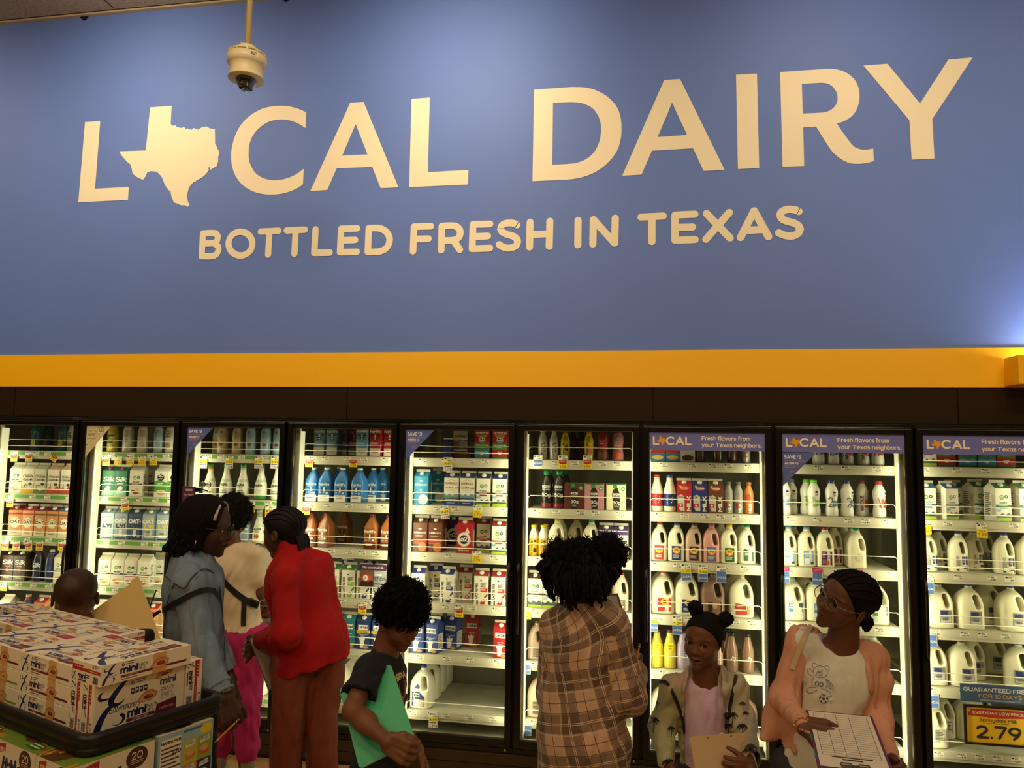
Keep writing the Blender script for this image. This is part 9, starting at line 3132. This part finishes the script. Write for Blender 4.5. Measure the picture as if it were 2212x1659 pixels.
o_ = np.array(bag.location)
S_.box((.0, 0, -.04), (.040, .035, .05), .012)
S_.cone((-.03, 0, .0), (.04, 0, .012), .018, .012, .02)
V, F_ = skin(S_, (-.1, -.1, -.16), (.1, .1, .08), .006)
np_obj('body', np_mesh('bag_body', V, F_, [mat('black_canvas', '100E0D', .8)]), bag)
b = MB()
rel = lambda px, py, y: tuple(at(px, py, y) - o_)
P_ = catmull([rel(344, 1321, Yb - .15), rel(332, 1330, Yb - .12), rel(318, 1342, Yb - .08), rel(306, 1352, Yb - .06)], 5)
for i in range(len(P_) - 1):
 pass
b.tube(P_, .007, MATS['black_webbing'], 6)
b.tube(catmull([rel(318, 1342, Yb - .07), rel(324, 1310, Yb - .05), rel(338, 1274, Yb - .02)], 6), .003, MATS['black_webbing'], 6)
b.tube(catmull([rel(314, 1346, Yb - .07), rel(304, 1306, Yb - .07), rel(310, 1292, Yb - .07), rel(316, 1310, Yb - .07), rel(318, 1340, Yb - .07)], 5), .008, MATS['black_webbing'], 6)
b.tube(catmull([rel(318, 1342, Yb - .07), rel(318, 1360, Yb - .08), rel(317, 1384, Yb - .08)], 5), .012, MATS['black_webbing'], 6)
b.build('strap', bag)
pencil(at(512, 1558, Yb - .24), at(462, 1606, Yb - .28), 'yellow pencil in the lowered hand of the person in denim')
# ------------------------------------------------ boy with the shaved head behind the snack boxes
F = Fig('person with shaved head and gold glasses behind the snack boxes', '63402C')
Yb = -1.66
N, Pv = at(172, 1352, Yb), at(170, 1600, Yb)
Mb = heading(120)
F.head(at(163, 1290, Yb), .212, 122, pitch=-8, roll=0, nb=N, eyes=False, hz=.003)
SL, SR = at(110, 1400, Yb - .06), at(232, 1400, Yb + .06)
eL, wL = at(112, 1480, Yb), at(180, 1440, Yb + .12)
eR, wR = at(262, 1450, Yb + .02), at(266, 1392, Yb + .06)
torso(F.body, N, Pv, Mb, .115, -.014, SL, SR, yoke=.034)
F.limb([SR, eR, wR], [.034, .03, .02])
F.limb([SL, eL, wL], [.034, .03, .02])
feet = []
for s_ in (-1, 1):
 h0 = Pv + Mb[:, 0] * s_ * .06 - V3(0, 0, .03)
 an = V3(h0[0], h0[1], .075)
 kn = (h0 + an) / 2 + Mb[:, 1] * .02
 F.limb([h0, kn, an, an + Mb[:, 1] * .08 - V3(0, 0, .035)], [.065, .045, .033, .03])
 feet.append((h0, kn, an))
F.hand(wR, unit(V3(-.2, .2, .9)), unit(V3(.6, .7, .1)), .14, (45, 55, 40), side=1, hz=.004)
F.hand(wL, unit(V3(.5, .6, .4)), unit(V3(-.5, .6, .3)), .14, (40, 50, 40), side=1, hz=.004)
def buzz(V, C):
 q = ((V - F.hc) @ F.hM) / F.hS
 k = smooth_step(.0, .10, q[:, 2] + .12 - .5 * np.clip(q[:, 1], -.1, .5) - .35 * np.clip(q[:, 1] - .1, 0, 1)) * (np.abs(q) < .8).all(1)
 C[:] = C * (1 - .55 * k[:, None]) + .55 * k[:, None] * V3(*lin('1E130D'))
F.paint.append(buzz)
F.finish(V3(N[0] - .30, N[1] - .30, 0), V3(N[0] + .32, N[1] + .34, N[2] + .30), .006)
T = Solid()
torso(T, N, Pv, Mb, .118, .010, SL, SR, yoke=.042)
T.chain([SR, SR + (eR - SR) * .7], [.048, .05], .03)
T.chain([SL, SL + (eL - SL) * .7], [.048, .05], .03)
T.ball(N + V3(0, 0, .05), .056, .008, '-')
F.part('tee_shirt', T, N + V3(-.28, -.28, -.5), N + V3(.30, .30, .1), .007, mat('navy_tee', '20253C', .9))
Q = Solid()
torso(Q, N, Pv, Mb, .114, .006)
cut(Q, Pv + V3(0, 0, .03), (0, 0, 1))
for h0, kn, an in feet:
 Q.chain([h0 + V3(0, 0, .02), kn, an], [.075, .058, .05], .03)
cut(Q, (0, 0, .04), (0, 0, -1))
F.part('trousers', Q, V3(Pv[0] - .26, Pv[1] - .26, 0), Pv + V3(.26, .26, .1), .008, MATS['black_trousers'])
for h0, kn, an in feet:
 shoe('shoe', an, 120, MATS['white_sneaker'], F.root, .20)
glasses(F, 'gold-rimmed glasses', m=mat('gold_frame', 'B8863A', .3, .7), z=-.02)
A, bx_, by_, bw_, bl_ = rect_fit((300, 1249), (190, 1328), (336, 1350), (226, 1428), -1.66)
r = MB()
M_man = mat('manila', 'FFE09A', .7)
for z0, u0 in ((0, 0), (.004, -.006)):
 r.box((u0, .0, z0), (bw_ + .05, bl_ + .06, z0 + .0012), M_man)
r.box((.0, -.010, .0), (.04, .0, .0012), M_man)
o = r.build('manila_folder', label='yellow manila folder held up beside the shaved head', category='folder')
o.matrix_world = mat4(A, bx_, by_, np.cross(bx_, by_))
